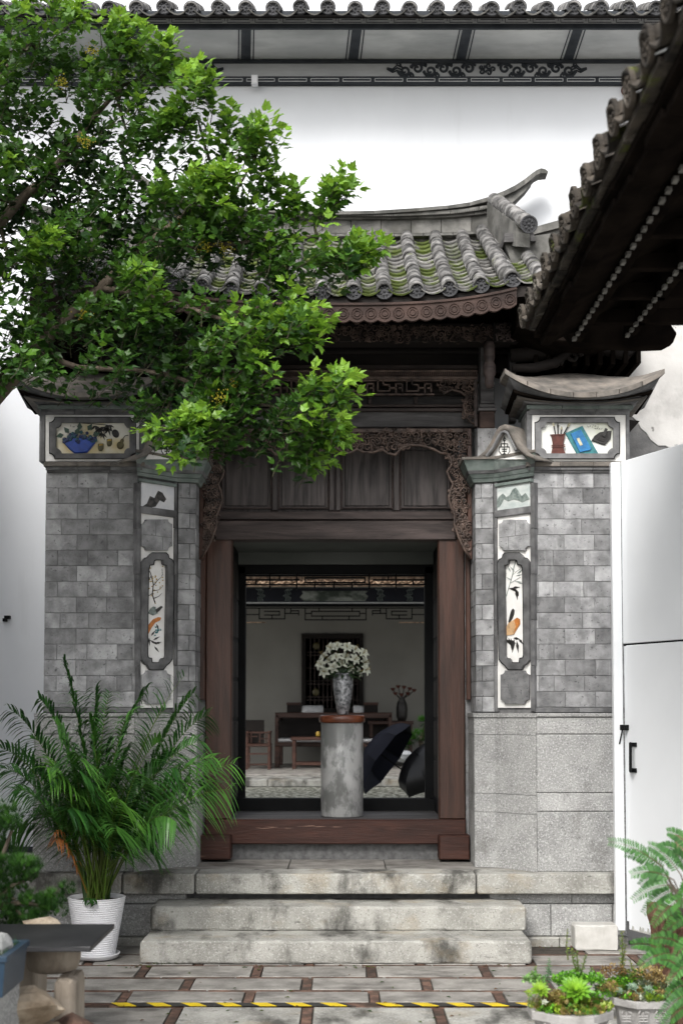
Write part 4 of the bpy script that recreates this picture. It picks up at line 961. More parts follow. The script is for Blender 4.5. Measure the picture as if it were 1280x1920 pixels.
# ------------------------------------------------------------------ tiled roof
rf = sub('tiled_roof', gh)
DE, DR = 8.80, 10.2
XC = P(628, 547, DE).x
ZE, ZR = P(640, 549, DE).z, P(640, 447, DR).z
def zeave(x): a = abs(x-XC); return ZE + .085*(min(a, 1.2)/1.2)**3
def RP(x, t): # point on the roof surface
    ze = zeave(x); e = ze-ZE
    return Vector((x, DE+(DR-DE)*t, ze + (ZR-ZE)*(.86*t+.14*t*t) - e*t*.75))
cov = tubemesh('cover_tile', .205, .054, .047, 'rooftile'); dsc = discmesh('tile_end', .060, 'disc')
panm = panmesh('pan_tile', .15, .128, .034, 'mosstile')
SP = .215
rowsx = [XC+(k+.44)*SP for k in range(-6, 6)]
rowsx = [(px_-640)/F*DE for px_ in (295, 348, 402, 460, 519, 578, 637-33+60*0, 663, 721, 783, 845, 905, 965)]
rowsx = [(px_-640)/F*DE for px_ in (288, 318-0, 375, 430, 487, 545, 604, 663, 721, 783, 845, 905, 965, 1024)]
rowsx[0] = (232-640)/F*DE
def tile_row(x, n=8, tmax=1.0, top=True):
    for k in range(n):
        t0 = tmax*k/n; p = RP(x, t0); q = RP(x, min(1, t0+tmax/n))
        sl = math.atan2(q.z-p.z, q.y-p.y)
        nrm = Vector((0, -math.sin(sl), math.cos(sl)))
        link('cover_tile', cov, rf, p+nrm*(.012+.004*(k % 2)), (sl, R.uniform(-.05, .05), R.uniform(-.025, .025)))
    p = RP(x, 0); link('tile_end', dsc, rf, (x, p.y-.012, p.z+.008), (math.radians(8), R.uniform(0, 3), 0))
for x in rowsx: tile_row(x)
for xa_, xb_ in zip(rowsx[:-1], rowsx[1:]):
    xm = (xa_+xb_)/2; n = 15
    for k in range(n):
        p = RP(xm, k/n); q = RP(xm, (k+1)/n); sl = math.atan2(q.z-p.z, q.y-p.y)
        nrm = Vector((0, -math.sin(sl), math.cos(sl)))
        link('pan_tile', panm, rf, p+nrm*(.012+.003)+Vector((0, -.02, 0)), (sl-.13, R.uniform(-.04, .04), 0), ((xb_-xa_-.062)/.128*1.05, 1, 1))
# bed below the tiles
def bed(x0, x1, n=14, dz=-.035, name='roof_bed', m='dark'):
    vs = []; fs = []
    for i in range(n+1):
        x = x0+(x1-x0)*i/n
        for t in (0.01, .33, .66, 1): vs.append(RP(x, t)+Vector((0, 0, dz)))
        for t in (1, .66, .33, 0.01): vs.append(RP(x, t)+Vector((0, 0, dz-.07)))
    for i in range(n):
        for k in range(8): fs.append((8*i+k, 8*i+(k+1) % 8, 8*i+8+(k+1) % 8, 8*i+8+k))
    fs += [tuple(range(8)), tuple(8*n+7-k for k in range(8))]
    MB().add(vs, fs).build(name, M[m], rf)
bed(-1.93, 1.85)
# wing tiles beyond the verge ridges, with swept-up corners
ctw = tubemesh('cover_tile', .205, .062, .055, 'rooftile')
for sg in (-1, 1):
    for k in range(1, 3):
        x = XC + sg*(1.19+.045+.21*(k+1)-.0); ez = .10+.05*k
        for j in range(5):
            t = j/5; y = 8.86+t*1.2; z = ZE-.02+ez + t*.62
            link('cover_tile', ctw, rf, (x, y, z), (.5, 0, sg*.0), (1, 1.2, 1))
        link('tile_end', dsc, rf, (x, 8.845, ZE-.015+ez), (.1, 0, 0))
        for j in range(9):
            t = j/9; link('pan_tile', panm, rf, (x-sg*.105, 8.85+t*1.2, ZE-.02+ez+t*.62), (.4, 0, 0), (1.1, 1, 1))
for sg in (-1, 1):                                               # boxed underside of the wings
    mm = (lambda x: x) if sg > 0 else (lambda x: 1258-x)
    pts = [(968, 548), (1190, 520), (1204, 560), (1200, 612), (1180, 622), (1120, 640), (1050, 640), (968, 612)]
    MB().pprism(front(8.98), [(mm(x), y) for x, y in (pts if sg > 0 else pts[::-1])], -1.4, 0, .01).build('wing_eave_box', M['eave_shade'], rf)
# carved scalloped fascia, hung below the tiles
fs_ = front(8.79)
xs = [292+ (968-292)*i/26 for i in range(27)]
def yf(x): a = abs(x-628)/340; return 30*a**3
mb = MB(); topl = [(x, 570-yf(x)) for x in xs]; botl = []
for i in range(26, 0, -1):
    for t in (0, .25, .5, .75):
        x = xs[i]+(xs[i-1]-xs[i])*t; botl.append((x, 600-yf(x)+6*math.sin(math.pi*t)))
botl.append((xs[0], 600-yf(xs[0])))
TB = topl+botl
for i in range(26):                                              # one scalloped piece per bay
    x0, x1 = xs[i], xs[i+1]
    pts = [(x0, 570-yf(x0)), (x1, 570-yf(x1)), (x1, 600-yf(x1))] + [(x1+(x0-x1)*t, 600-yf(x1+(x0-x1)*t)+4.5*math.sin(math.pi*t)) for t in (.2, .4, .6, .8)] + [(x0, 600-yf(x0))]
    MB().pprism(fs_, pts, -.03, 0).build('scalloped_board', M['scallop'], rf)
mb = MB()
for i in range(26):
    cx = (xs[i]+xs[i+1])/2; cy = 588-yf(cx)
    for rr in (10, 5.5):
        pts = [fs_.w(*fs_.uz(cx+rr*math.cos(a*math.pi/7), cy+rr*math.sin(a*math.pi/7)), .002) for a in range(15)]
        mb.tube(pts, .0045, 4, False)
mb.build('cloud_relief', M['scallop'], rf)
mb = MB(); mb.tube([fs_.w(*fs_.uz(x, 571-yf(x)), .0) for x in xs], .012, 6); mb.build('fascia_moulding', M['scallop'], rf)
for k in range(16):
    x = P(305+43*k, 590, 9.0).x; a = RP(x, .04)+Vector((0, 0, -.14)); b_ = RP(x, .95)+Vector((0, 0, -.14))
    MB().tube([a, b_], .03, 6).build('rafter', M['dark'], rf)
# main ridge
fr_ = front(10.18)
rg = sub('main_ridge', gh)
def yr(x): # rise of the ridge above its straight run, in px
    a = max(0, abs(x-628)-110)/290; return 62*a**3.4 + 10*a
def strip(fr, x0, x1, ya, yb_, o0, o1, name, m, n=1, ch=.003, k=1.0):
    for i in range(n):
        a, b = x0+(x1-x0)*i/n, x0+(x1-x0)*(i+1)/n
        pts = [(a+.4, ya-yr(a)*k), ((a+b)/2, ya-yr((a+b)/2)*k), (b-.4, ya-yr(b)*k), (b-.4, yb_-yr(b)*k), ((a+b)/2, yb_-yr((a+b)/2)*k), (a+.4, yb_-yr(a)*k)]
        MB().pprism(fr, pts, o0, o1, ch).build(name, M[m], rg)
strip(fr_, 318, 940, 409, 438, -.14, 0, 'ridge_block', 'ridge', 11, k=.35)
strip(fr_, 300, 958, 438, 443, -.2, .06, 'ridge_moulding', 'ridge', 12, k=.35)
strip(fr_, 318, 940, 444, 460, -.2, -.0, 'ridge_base', 'ridge', 8, k=.35)
strip(fr_, 318, 940, 404, 410, -.16, .03, 'ridge_moulding', 'ridge', 12, k=.6)
strip(fr_, 306, 952, 398, 404.5, -.18, .05, 'ridge_coping', 'ridge', 12, k=.8)
mb = MB()
for i in range(150):
    x = 310+ (948-310)*i/150; u, z = fr_.uz(x, 403.5-yr(x)*.8, .06); mb.fbox(fr_, u-.004, z-.007, u+.004, z+.007, .03, .06)
mb.build('bead_moulding', M['ridge'], rg, kind='stuff')
for s_ in (0, 1):
    mm = (lambda x: x) if s_ == 0 else (lambda x: 1258-x)
    # sweeping coping, from the centre out to the curled tip
    tp_ = [(629, 396), (700, 395), (780, 390), (840, 385), (880, 379), (915, 369), (945, 357), (965, 347), (982, 336), (996, 325), (1006, 318), (1014, 315), (1022, 317), (1027, 321)]
    bt_ = [(629, 402), (700, 401), (780, 396), (840, 391), (880, 386), (915, 377), (945, 367), (965, 358), (982, 347), (996, 336), (1004, 329), (1012, 325), (1019, 325), (1026, 325)]
    for i in range(len(tp_)-1):
        q = [tp_[i], tp_[i+1], bt_[i+1], bt_[i]]
        MB().pprism(fr_, [(mm(x), y) for x, y in (q if s_ == 0 else q[::-1])], -.17+.006*i, .075-.004*i, .003).build('ridge_coping', M['ridge'], rg)
    t2 = [(930, 371), (960, 362), (975, 352), (992, 338), (998, 340), (986, 356), (970, 372), (955, 384), (930, 392)]
    MB().pprism(fr_, [(mm(x), y) for x, y in (t2 if s_ == 0 else t2[::-1])], -.10, .02, .004).build('ridge_horn', M['ridge'], rg)
    # verge ridge: a roll of tiles on a low wall, ending in a big round tile
    a_, b_ = P(mm(925), 374, 10.05), P(mm(982), 414, 9.42)
    d = (b_-a_)
    for k in range(6):
        p = a_+d*(k/6.0); e = a_+d*((k+1.15)/6.0); mb = MB(); mb.tube([p, p*.1+e*.9, e], [.052, .058, .06], 12, True); mb.build('verge_tile', M['rooftile'], rg, True)
    ang = math.atan2(d.y, d.x)
    link('tile_end', discmesh('tile_end', .064, 'disc'), rg, b_+d.normalized()*.115+Vector((0, 0, .0)), (math.radians(14), 0, (.12 if s_ == 0 else -.12)))
    side_ = Vector((-d.y, d.x, 0)).normalized()
    mb = MB(); w_ = .055; vs = []
    for p in (a_, a_+d*.95):
        for sd_ in (-w_, w_):
            vs += [p+side_*sd_+Vector((0, 0, -.03)), p+side_*sd_+Vector((0, 0, -.34 if p is a_ else -.20))]
    mb.add(vs, [(0, 1, 3, 2), (4, 6, 7, 5), (0, 2, 6, 4), (1, 5, 7, 3), (0, 4, 5, 1), (2, 3, 7, 6)]).build('verge_wall', M['ridge'], rg)
    fv = front(9.5)
    pts = [(945, 437), (1000, 436), (1004, 452), (944, 454)]
    MB().pprism(fv, [(mm(x), y) for x, y in (pts if s_ == 0 else pts[::-1])], -.3, .02, .004).build('verge_beam', M['wgrey'], rg)
    pts = [(944, 450), (1040, 436), (1060, 470), (1030, 500), (960, 500)]
    MB().pprism(fv, [(mm(x), y) for x, y in (pts if s_ == 0 else pts[::-1])], -.4, -.03, .004).build('verge_block', M['ridge'], rg)
    # outer flank tiles, stacked in steps beside the last row
    a2, b2 = P(mm(902), 432, 10.1), P(mm(948), 515, 8.95)
    for k in range(8):
        p = a2+(b2-a2)*(k/8); e = a2+(b2-a2)*((k+1.2)/8); mb = MB(); mb.tube([p, e], [.05, .056], 10); mb.build('verge_tile', M['rooftile'], rg, True)
    # distant neighbouring ridge end
    fo = front(10.3)
    pts = [(985, 430), (1060, 408), (1120, 396), (1200, 380), (1200, 392), (1120, 410), (1060, 424), (990, 442)]
    MB().pprism(fo, [(mm(x), y) for x, y in (pts if s_ == 0 else pts[::-1])], -.1, .05, .01).build('wing_ridge', M['ridge'], rg)
    pts = [(990, 444), (1060, 426), (1200, 400), (1200, 480), (990, 480)]
    MB().pprism(fo, [(mm(x), y) for x, y in (pts if s_ == 0 else pts[::-1])], -.1, .02).build('wing_ridge_wall', M['ridge'], rg)
# ------------------------------------------------------------------ passage behind the door
ps = sub('passage', gh)
zf = P(640, 1533.5, 9.95).z
x0p, x1p = P(436, 1300, 9.9).x, P(821, 1300, 9.9).x
zc_ = P(640, 1016, 9.98).z
MB().box((x0p-.05, 10.30, zf-.05), (x1p+.05, 10.62, zf+.0)).build('floor_board', M['wgrey'], ps)
MB().box((x0p-.05, 9.9, ZP-.1), (x1p+.05, 10.9, zf-.05)).build('floor_base', M['mortar'], ps)
MB().box((x0p-.25, 9.97, zc_), (x1p+.25, 10.95, zc_+.05)).build('ceiling_board', M['ceil'], ps)
MB().box((x0p-.25, 10.66, P(640, 1059, 10.7).z), (x1p+.25, 10.70, zc_)).build('ceiling_board', M['ceil'], ps)
fi = front(10.72)
for (a, b) in ((425, 459.5), (796.5, 836)): bx(fi, (a, 1062, b, 1530), -.1, 0, 'inner_post', 'black', ps)
bx(fi, (430, 1058, 830, 1076), -.1, 0, 'inner_lintel', 'black', ps)
fi2 = front(10.62)
bx(fi2, (430, 1498, 830, 1524), -.15, 0, 'inner_threshold', 'black', ps)
for xx, sg in ((x0p-.02, 1), (x1p+.02, -1)):                     # folded door leaves with lattice
    fs2 = Fr((xx, 10.68), (xx, 9.98)) if sg < 0 else Fr((xx, 9.98), (xx, 10.68))
    MB().fbox(fs2, 0, zf, .70, zc_, -.03, 0).build('door_leaf', M['black'], ps)
    for k in range(6):
        for j in range(2): MB().fbox(fs2, .05+.33*j, zf+.12+k*.31, .33+.33*j, zf+.40+k*.31, 0, .006, .004).build('leaf_panel', M['dark'], ps)
# hanging lattice at the inner door
lat = [(458, 1079, 800, 1079), (458, 1087, 560, 1087), (700, 1087, 800, 1087), (458, 1096, 800, 1096), (506, 1077, 506, 1104), (556, 1077, 556, 1104), (692, 1077, 692, 1104), (742, 1077, 742, 1104),
       (524, 1079, 524, 1087), (728, 1079, 728, 1087), (572, 1083, 684, 1083), (572, 1092, 684, 1092), (572, 1083, 572, 1092), (684, 1083, 684, 1092), (590, 1092, 590, 1102), (626, 1092, 626, 1102), (660, 1092, 660, 1102), (480, 1087, 480, 1096), (774, 1087, 774, 1096)]
bars(fi, lat, 2.6, -.04, 0, 'lattice_bar', 'black', ps)
# ------------------------------------------------------------------ inner courtyard and hall
ZY = .57
yard = MB(); yard.box((-7, 10.95, ZY-.05), (7, 17.2, ZY)).build('courtyard_floor', mat('mossy cobbled yard', (.10, .10, .075), (.42, .42, .36), 16, (1, .5, 1), rough=.9, bump=.7, bs=20, lo=.44, hi=.58), kind='structure')
hall = thing('hall', 'open fronted hall across the inner courtyard seen through the doorway', 'hall', (0, 17.2, ZY))
zs = P(640, 1461.5, 17.2).z; zh = zs+.0
for a, b in ((-6, -3.2), (-3.2, -.95), (-.95, .85), (.85, 1.42), (1.42, 3.5), (3.5, 6)): MB().box((a+.006, 17.2, ZY), (b, 18.0, zs-.0), .012).build('step_stone', M['step'], hall)
MB().box((-6, 18.0, ZY), (6, 21.6, zs+.03), .01).build('hall_floor', M['slab'], hall)
MB().box((-6, 21.4, zs), (6, 21.7, 6.2)).build('back_wall', M['hallwall'], hall)
MB().box((-6.2, 18, zs), (-6, 21.6, 6)).build('side_wall', M['hallwall'], hall); MB().box((6, 18, zs), (6.2, 21.6, 6)).build('side_wall', M['hallwall'], hall)
fh = front(18.2)
def hb(q, o0, o1, nm, m, ch=.003): return bx(fh, q, o0, o1, nm, m, hall, ch)
M['navy'] = mat('dark navy painted beam', (.010, .011, .018), (.016, .017, .026), 6, rough=.5, bump=.05)
M['gilt'] = mat('gilded brown fascia', (.20, .12, .075), (.46, .33, .23), 22, rough=.5, bump=.5, stain=[((.05, .03, .02), 14, (1, 1, 1), .5, .6, .8)])
hb((300, 1102, 960, 1129), -.2, 0, 'painted_beam', 'navy'); hb((300, 1129, 960, 1131.5), -.05, .01, 'white_line', 'chalk', 0); hb((300, 1132, 960, 1137), -.1, 0, 'lattice_rail', 'black')
M['landH'] = mat('grey green landscape painting', (.06, .075, .06), (.34, .36, .33), 7, (.6, 1, 1), rough=.6, bump=.02, lo=.42, hi=.58)
MB().pprism(fh, [(566, 1108), (690, 1108), (684, 1113), (690, 1118), (684, 1127), (570, 1127), (562, 1120), (568, 1113)], 0, .004).build('painted_landscape', M['landH'], hall)
mb = MB()
for cx, sg in ((548, -1), (704, 1), (480, 1), (776, -1)):
    for r_ in (12, 8, 4): wave(mb, fh, [(cx+sg*(r_-4), 1104), (cx+sg*(r_+2), 1108), (cx+sg*(r_-1), 1113), (cx+sg*(r_+5), 1117), (cx+sg*(r_-1), 1121), (cx+sg*(r_+1), 1127)], .006, .006)
mb.build('painted_scroll', M['greenink'], hall)
fe2 = front(17.4)
MB().pbox(fe2, 250, 1078, 1000, 1099, -.05, 0, .002).build('eave_fascia', M['gilt'], hall)
mb = MB()
for k in range(11): 
    x = 440+36*k; wave(mb, fe2, [(x, 1092), (x+8, 1087), (x+16, 1095), (x+25, 1088), (x+34, 1093)], .022, .01); wave(mb, fe2, [(x+3, 1096), (x+12, 1092), (x+22, 1097)], .014, .01)
mb.build('fascia_carving', M['gilt'], hall, True)
zroof = P(640, 1078, 17.4).z
MB().add([(-6.2, 17.3, zroof), (6.2, 17.3, zroof), (6.2, 21.7, zroof+2.4), (-6.2, 21.7, zroof+2.4), (-6.2, 17.3, zroof+.12), (6.2, 17.3, zroof+.12), (6.2, 21.7, zroof+2.52), (-6.2, 21.7, zroof+2.52)], [(3, 2, 1, 0), (4, 5, 6, 7), (0, 1, 5, 4), (1, 2, 6, 5), (2, 3, 7, 6), (3, 0, 4, 7)]).build('roof', M['dark'], hall)
g1 = [(458, 1140, 800, 1140)]
for sg in (0, 1):
    f_ = (lambda x: x) if sg == 0 else (lambda x: 1258-x)
    for q_ in ((461, 1140, 461, 1152), (461, 1152, 486, 1152), (486, 1140, 486, 1160), (486, 1160, 534, 1160), (496, 1146, 524, 1146), (524, 1146, 524, 1153), (496, 1153, 524, 1153), (534, 1140, 534, 1160), (534, 1150, 560, 1150), (545, 1140, 545, 1150), (560, 1145, 560, 1153), (572, 1140, 572, 1162), (510, 1153, 510, 1160), (545, 1145, 560, 1145), (572, 1162, 629, 1162), (584, 1146, 629, 1146), (584, 1155, 629, 1155), (584, 1146, 584, 1155), (572, 1150, 584, 1150), (598, 1140, 598, 1146), (604, 1155, 604, 1162)):
        g1.append((f_(q_[0]), q_[1], f_(q_[2]), q_[3]))
bars(fh, g1, 1.9, -.04, 0, 'lattice_bar', 'black', hall)
hb((455, 1166, 498, 1168), -.04, 0, 'lattice_edge', 'gilt'); hb((748, 1166, 803, 1168), -.04, 0, 'lattice_edge', 'gilt')
# latticed picture window on the back wall
fw2 = front(21.38)
win = thing('lattice_window', 'dark carved lattice window screen hung on the hall back wall', 'window screen', P(623, 1330, 21.38))
bx(fw2, (572, 1196, 674, 1332), -.04, -.02, 'backing_board', 'black', win)
for q_ in ((565, 1188, 681, 1197), (565, 1328, 681, 1338), (565, 1197, 573, 1328), (673, 1197, 681, 1328)): bx(fw2, q_, -.05, .03, 'frame', 'dark', win)
for x in range(581, 670, 8): bx(fw2, (x, 1197, x+1.6, 1328), -.02, 0, 'lattice_bar', 'wx', win)
for y in (1222, 1228, 1252, 1276, 1282, 1306, 1312): bx(fw2, (573, y, 673, y+1.6), -.02, .004, 'lattice_bar', 'wx', win)
for (x, y) in ((593, 1211), (592, 1298)): lens(fw2, (x, y), 16, 16, .01, 'carved_flower', 'g_olive', win, .01)
# daybed, tables, chair
def at(px_, py_, z=None, D=None): return P(px_, py_, D)
def frame_table(name, label, cat, px0, px1, yt, D, depth, m='dark', shelf=True, zb=None):
    z0 = zs+.03; a, b = P(px0, yt, D), P(px1, yt, D)
    t = thing(name, label, cat, ((a.x+b.x)/2, D+depth/2, z0))
    MB().box((a.x, D, a.z-.05), (b.x, D+depth, a.z), .008).build('table_top', M[m], t)
    for x in (a.x+.02, b.x-.07):
        for y in (D+.02, D+depth-.07): MB().box((x, y, z0), (x+.05, y+.05, a.z-.05), .005).build('leg', M[m], t)
    for y in (D+.03, D+depth-.06): MB().box((a.x+.07, y, z0+.06), (b.x-.07, y+.03, z0+.1), .003).build('stretcher', M[m], t)
    return t
M['furn'] = wood('dark red furniture', (.035, .016, .011), (.075, .034, .024), 'x', rough=.35, spec=.5)
frame_table('low_table', 'small dark red side table with open legs in front of the daybed', 'table', 545, 640, 1382, 19.3, .5, 'furn')
frame_table('long_table', 'long dark wall table carrying the tall vase of seed pods', 'table', 690, 775, 1352, 20.6, .5, 'furn')
db = thing('daybed', 'wide dark wooden daybed with fretwork back standing below the lattice window', 'daybed', P(620, 1450, 20.2))
z0 = zs+.03; a, b = P(515, 1400, 19.9), P(735, 1400, 19.9)
MB().box((a.x, 19.9, P(0, 1400, 19.9).z), (b.x, 20.9, P(0, 1392, 19.9).z), .01).build('seat', M['furn'], db)
MB().box((a.x+.05, 19.93, P(0, 1392, 19.9).z+.002), (b.x-.05, 20.85, P(0, 1386, 19.9).z), .02).build('cushion', M['chalk'], db)
for x in (a.x, b.x-.08): 
    for y in (19.9, 20.82): MB().box((x, y, z0), (x+.08, y+.08, P(0, 1400, 19.9).z), .01).build('leg', M['furn'], db)
MB().box((a.x, 20.84, P(0, 1392, 19.9).z), (b.x, 20.9, P(0, 1342, 20.8).z), .01).build('backrest', M['dark'], db)
MB().box((a.x, 19.95, P(0, 1341, 20.0).z-.04), (b.x, 20.0, P(0, 1336, 20.0).z), .01).build('top_rail', M['furn'], db)
for x in (a.x, b.x-.05):
    MB().box((x, 19.95, P(0, 1392, 20).z), (x+.05, 20.0, P(0, 1340, 20).z), .006).build('armrest_post', M['furn'], db)
    for k in range(3): MB().box((x, 19.95+.3*k, P(0, 1372-10*k, 20).z), (x+.045, 20.25+.3*k, P(0, 1368-10*k, 20).z), .004).build('fret_bar', M['furn'], db)
for (q0, q1, mm_) in ((538, 563, 'dark'), (683, 708, 'dark'), (566, 606, 'chalk'), (662, 682, 'chalk')):
    c = thing('seat_box' if mm_ == 'dark' else 'bolster', {538: 'dark lacquer box on the left end of the daybed', 683: 'dark lacquer box on the right end of the daybed', 566: 'pale bolster cushion beside the left lacquer box', 662: 'pale bolster cushion beside the right lacquer box'}[q0], 'box' if mm_ == 'dark' else 'cushion', P((q0+q1)/2, 1338, 20.5))
    if mm_ == 'dark':
        MB().pbox(front(20.4), q0, 1319, q1, 1340, -.25, 0, .01).build('box_body', M['dark'], c); MB().pbox(front(20.39), q0-1, 1317, q1+1, 1322, -.27, .0, .01).build('lid', M['furn'], c)
    else:
        p0, p1 = P(q0, 1331, 20.5), P(q1, 1331, 20.5); MB().tube([p0, p0+(p1-p0)*.04, p0+(p1-p0)*.96, p1], [.05, .07, .07, .05], 12).build('cushion_body', M['chalk'], c, True)
ch = thing('armchair', 'dark wooden fretwork armchair at the left of the hall', 'chair', P(482, 1450, 19.2))
a, b = P(460, 1395, 19.2), P(507, 1395, 19.2); zt_ = a.z
MB().box((a.x, 19.2, zt_-.04), (b.x, 19.65, zt_), .008).build('seat', M['furn'], ch)
for x in (a.x, b.x-.04):
    for y in (19.2, 19.61): MB().box((x, y, z0), (x+.04, y+.04, zt_-.04), .004).build('leg', M['furn'], ch)
    MB().box((x, 19.2, P(0, 1371, 19.2).z-.03), (x+.04, 19.62, P(0, 1371, 19.2).z), .004).build('armrest', M['furn'], ch)
    for k in range(4): MB().box((x, 19.22+.12*k, zt_), (x+.03, 19.25+.12*k, P(0, 1371, 19.2).z-.03), .002).build('spindle', M['furn'], ch)
for q_ in ((462, 1372, 505, 1375), (462, 1380, 482, 1382), (470, 1372, 472, 1394), (486, 1376, 488, 1394), (488, 1384, 505, 1386), (498, 1376, 500, 1394)): bx(front(19.24), q_, -.03, 0, 'fret_bar', 'furn', ch, .002)
bx(front(19.62), (460, 1350, 495, 1394), -.04, 0, 'backrest', 'dark', ch)
for y_ in (1412, 1432): bx(front(19.22), (463, y_, 504, y_+3), -.03, 0, 'stretcher', 'furn', ch, .002)
tc = thing('tea_jar', 'tiny amber tea jar on the small red side table', 'jar', P(596, 1381, 19.4))
MB().lathe(P(596, 1381, 19.45), [(.02, 0), (.032, .01), (.034, .05), (.022, .07), (.02, .075)], 12).build('jar_body', M['g_gold'], tc, True)
# vase with lotus pods
vz = P(753, 1351.5, 20.8)
va = thing('dark_vase', 'tall dark vase of dried lotus seed pods against the hall wall', 'vase', vz)
MB().lathe(vz, [(.06, 0), (.085, .06), (.09, .2), (.075, .28), (.045, .33), (.06, .345)], 16).build('vase_body', M['g_ink'], va, True)
for (x, y) in ((736, 1292), (746, 1287), (757, 1288), (768, 1291), (741, 1300), (752, 1302), (764, 1300), (776, 1294)):
    p = P(x, y, 20.8); MB().tube([vz+Vector((0, 0, .33)), (vz+Vector((0, 0, .33)))*.4+p*.6+Vector((0, 0, -.02)), p], .008, 5).build('stem', M['g_dark'], va)
    MB().lathe(p, [(.012, -.03), (.035, .0), (.04, .015), (.03, .02)], 10).build('seed_pod', M['g_maroon'], va, True)
# ------------------------------------------------------------------ pedestal with lilies, standing in the doorway
DP = 10.12
pb = P(641, 1533, DP-.16); zf = pb.z
pd = thing('marble_pedestal', 'round veined marble pedestal with polished red wood top standing in the doorway', 'pedestal', (pb.x, DP, zf))
r_ = 39.5/F*DP; zt_ = P(640, 1355, DP).z
MB().lathe((pb.x, DP, zf), [(r_-.004, 0), (r_, .006), (r_, zt_-zf-.006), (r_-.006, zt_-zf)], 40).build('marble_column', M['marble'], pd, True)
mb = MB(); mb.lathe((pb.x, DP, zt_), [(r_+.004, 0), (r_+.014, .006), (r_+.016, .045), (r_+.006, .058), (.001, .058)], 40); mb.build('wood_top', M['redwood'], pd, True)
MB().box((x0p-.05, 9.9, zf-.12), (x1p+.05, 10.30, zf-.001)).build('floor_board', M['wgrey'], ps)
zt2 = zt_+.058
vs_ = thing('silver_vase', 'mottled silver vase on the red wood pedestal top', 'vase', (P(643, 1340, DP).x, DP, zt2))
hv = P(0, 1262, DP).z-zt2
MB().lathe((P(643, 1340, DP).x, DP, zt2), [(.034, 0), (.042, .01), (.062, hv*.35), (.078, hv*.72), (.076, hv*.86), (.058, hv*.95), (.062, hv), (.05, hv), (.05, hv-.03)], 28).build('vase_body', M['silver'], vs_, True)
lily = thing('lily_bouquet', 'bunch of white lilies arranged in the silver vase', 'flowers', (P(643, 1262, DP).x, DP, zt2+hv))
c0 = Vector((P(643, 1262, DP).x, DP, zt2+hv-.05)); W_ = (.50, .52, .44); G_ = (.035, .075, .025)
def petal(mb, base, d, up, l, w, col, curl=.5, seg=4):
    s = d.cross(up).normalized(); vs = []; cs = []
    for i in range(seg+1):
        t = i/seg; p = base + d*(l*t*(1-.25*curl*t)) + up*(l*.55*t*t*0) - up*(curl*l*t*t*.7); ww = w*math.sin(math.pi*min(.98, .12+.86*t))**.8
        vs += [p-s*ww*.5, p-up*ww*.16, p+s*ww*.5]
    fs = []
    for i in range(seg):
        for k in range(2): fs.append((3*i+k, 3*i+k+1, 3*i+4+k, 3*i+3+k))
    mb.add(vs, fs, add_col(col, .08))
def axes(d):
    a = Vector((0, 0, 1)) if abs(d.z) < .9 else Vector((1, 0, 0)); s = d.cross(a).normalized(); return s, s.cross(d).normalized()
heads = [(604, 1226), (616, 1212), (632, 1207), (650, 1210), (668, 1214), (684, 1221), (598, 1243), (614, 1235), (630, 1228), (650, 1229), (668, 1234), (688, 1240), (606, 1258), (624, 1250), (678, 1258), (660, 1250), (690, 1254), (641, 1240)]
gm = MB()
for i, (x, y) in enumerate(heads):
    p = P(x, y, DP+R.uniform(-.09, .05)); mb = MB()
    d = (p-c0-Vector((0, 0, -.02))); d = (d.normalized()+Vector((R.uniform(-.4, .4), -.75, R.uniform(-.5, .15)))).normalized()
    s, u = axes(d)
    for k in range(6):
        w = 2*math.pi*k/6+.3*i; r2 = s*math.cos(w)+u*math.sin(w)
        petal(mb, p-d*.03, (d*.75+r2*.65).normalized(), (d*.9-r2*.3).normalized(), .074, .030, W_, .8)
    for k in range(3):
        w = 2.1*k; mb.tube([p-d*.03, p+d*.025+(s*math.cos(w)+u*math.sin(w))*.012], .0015, 4, col=(.3, .22, .05))
    mb.build('lily_flower', M['petal'], lily)
    gm.tube([c0, c0*.5+p*.5+Vector((0, .02, .01)), p-d*.03], .0028, 5, col=G_)
for _ in range(90):
    a = R.uniform(0, 6.3); d = Vector((math.cos(a), math.sin(a), R.uniform(-.1, 1))).normalized(); s, u = axes(d)
    petal(gm, c0+d*R.uniform(.03, .11)+Vector((0, 0, .03)), d, u, R.uniform(.05, .09), .02, G_, .5)
gm.build('stems_and_leaves', M['petal'], lily)
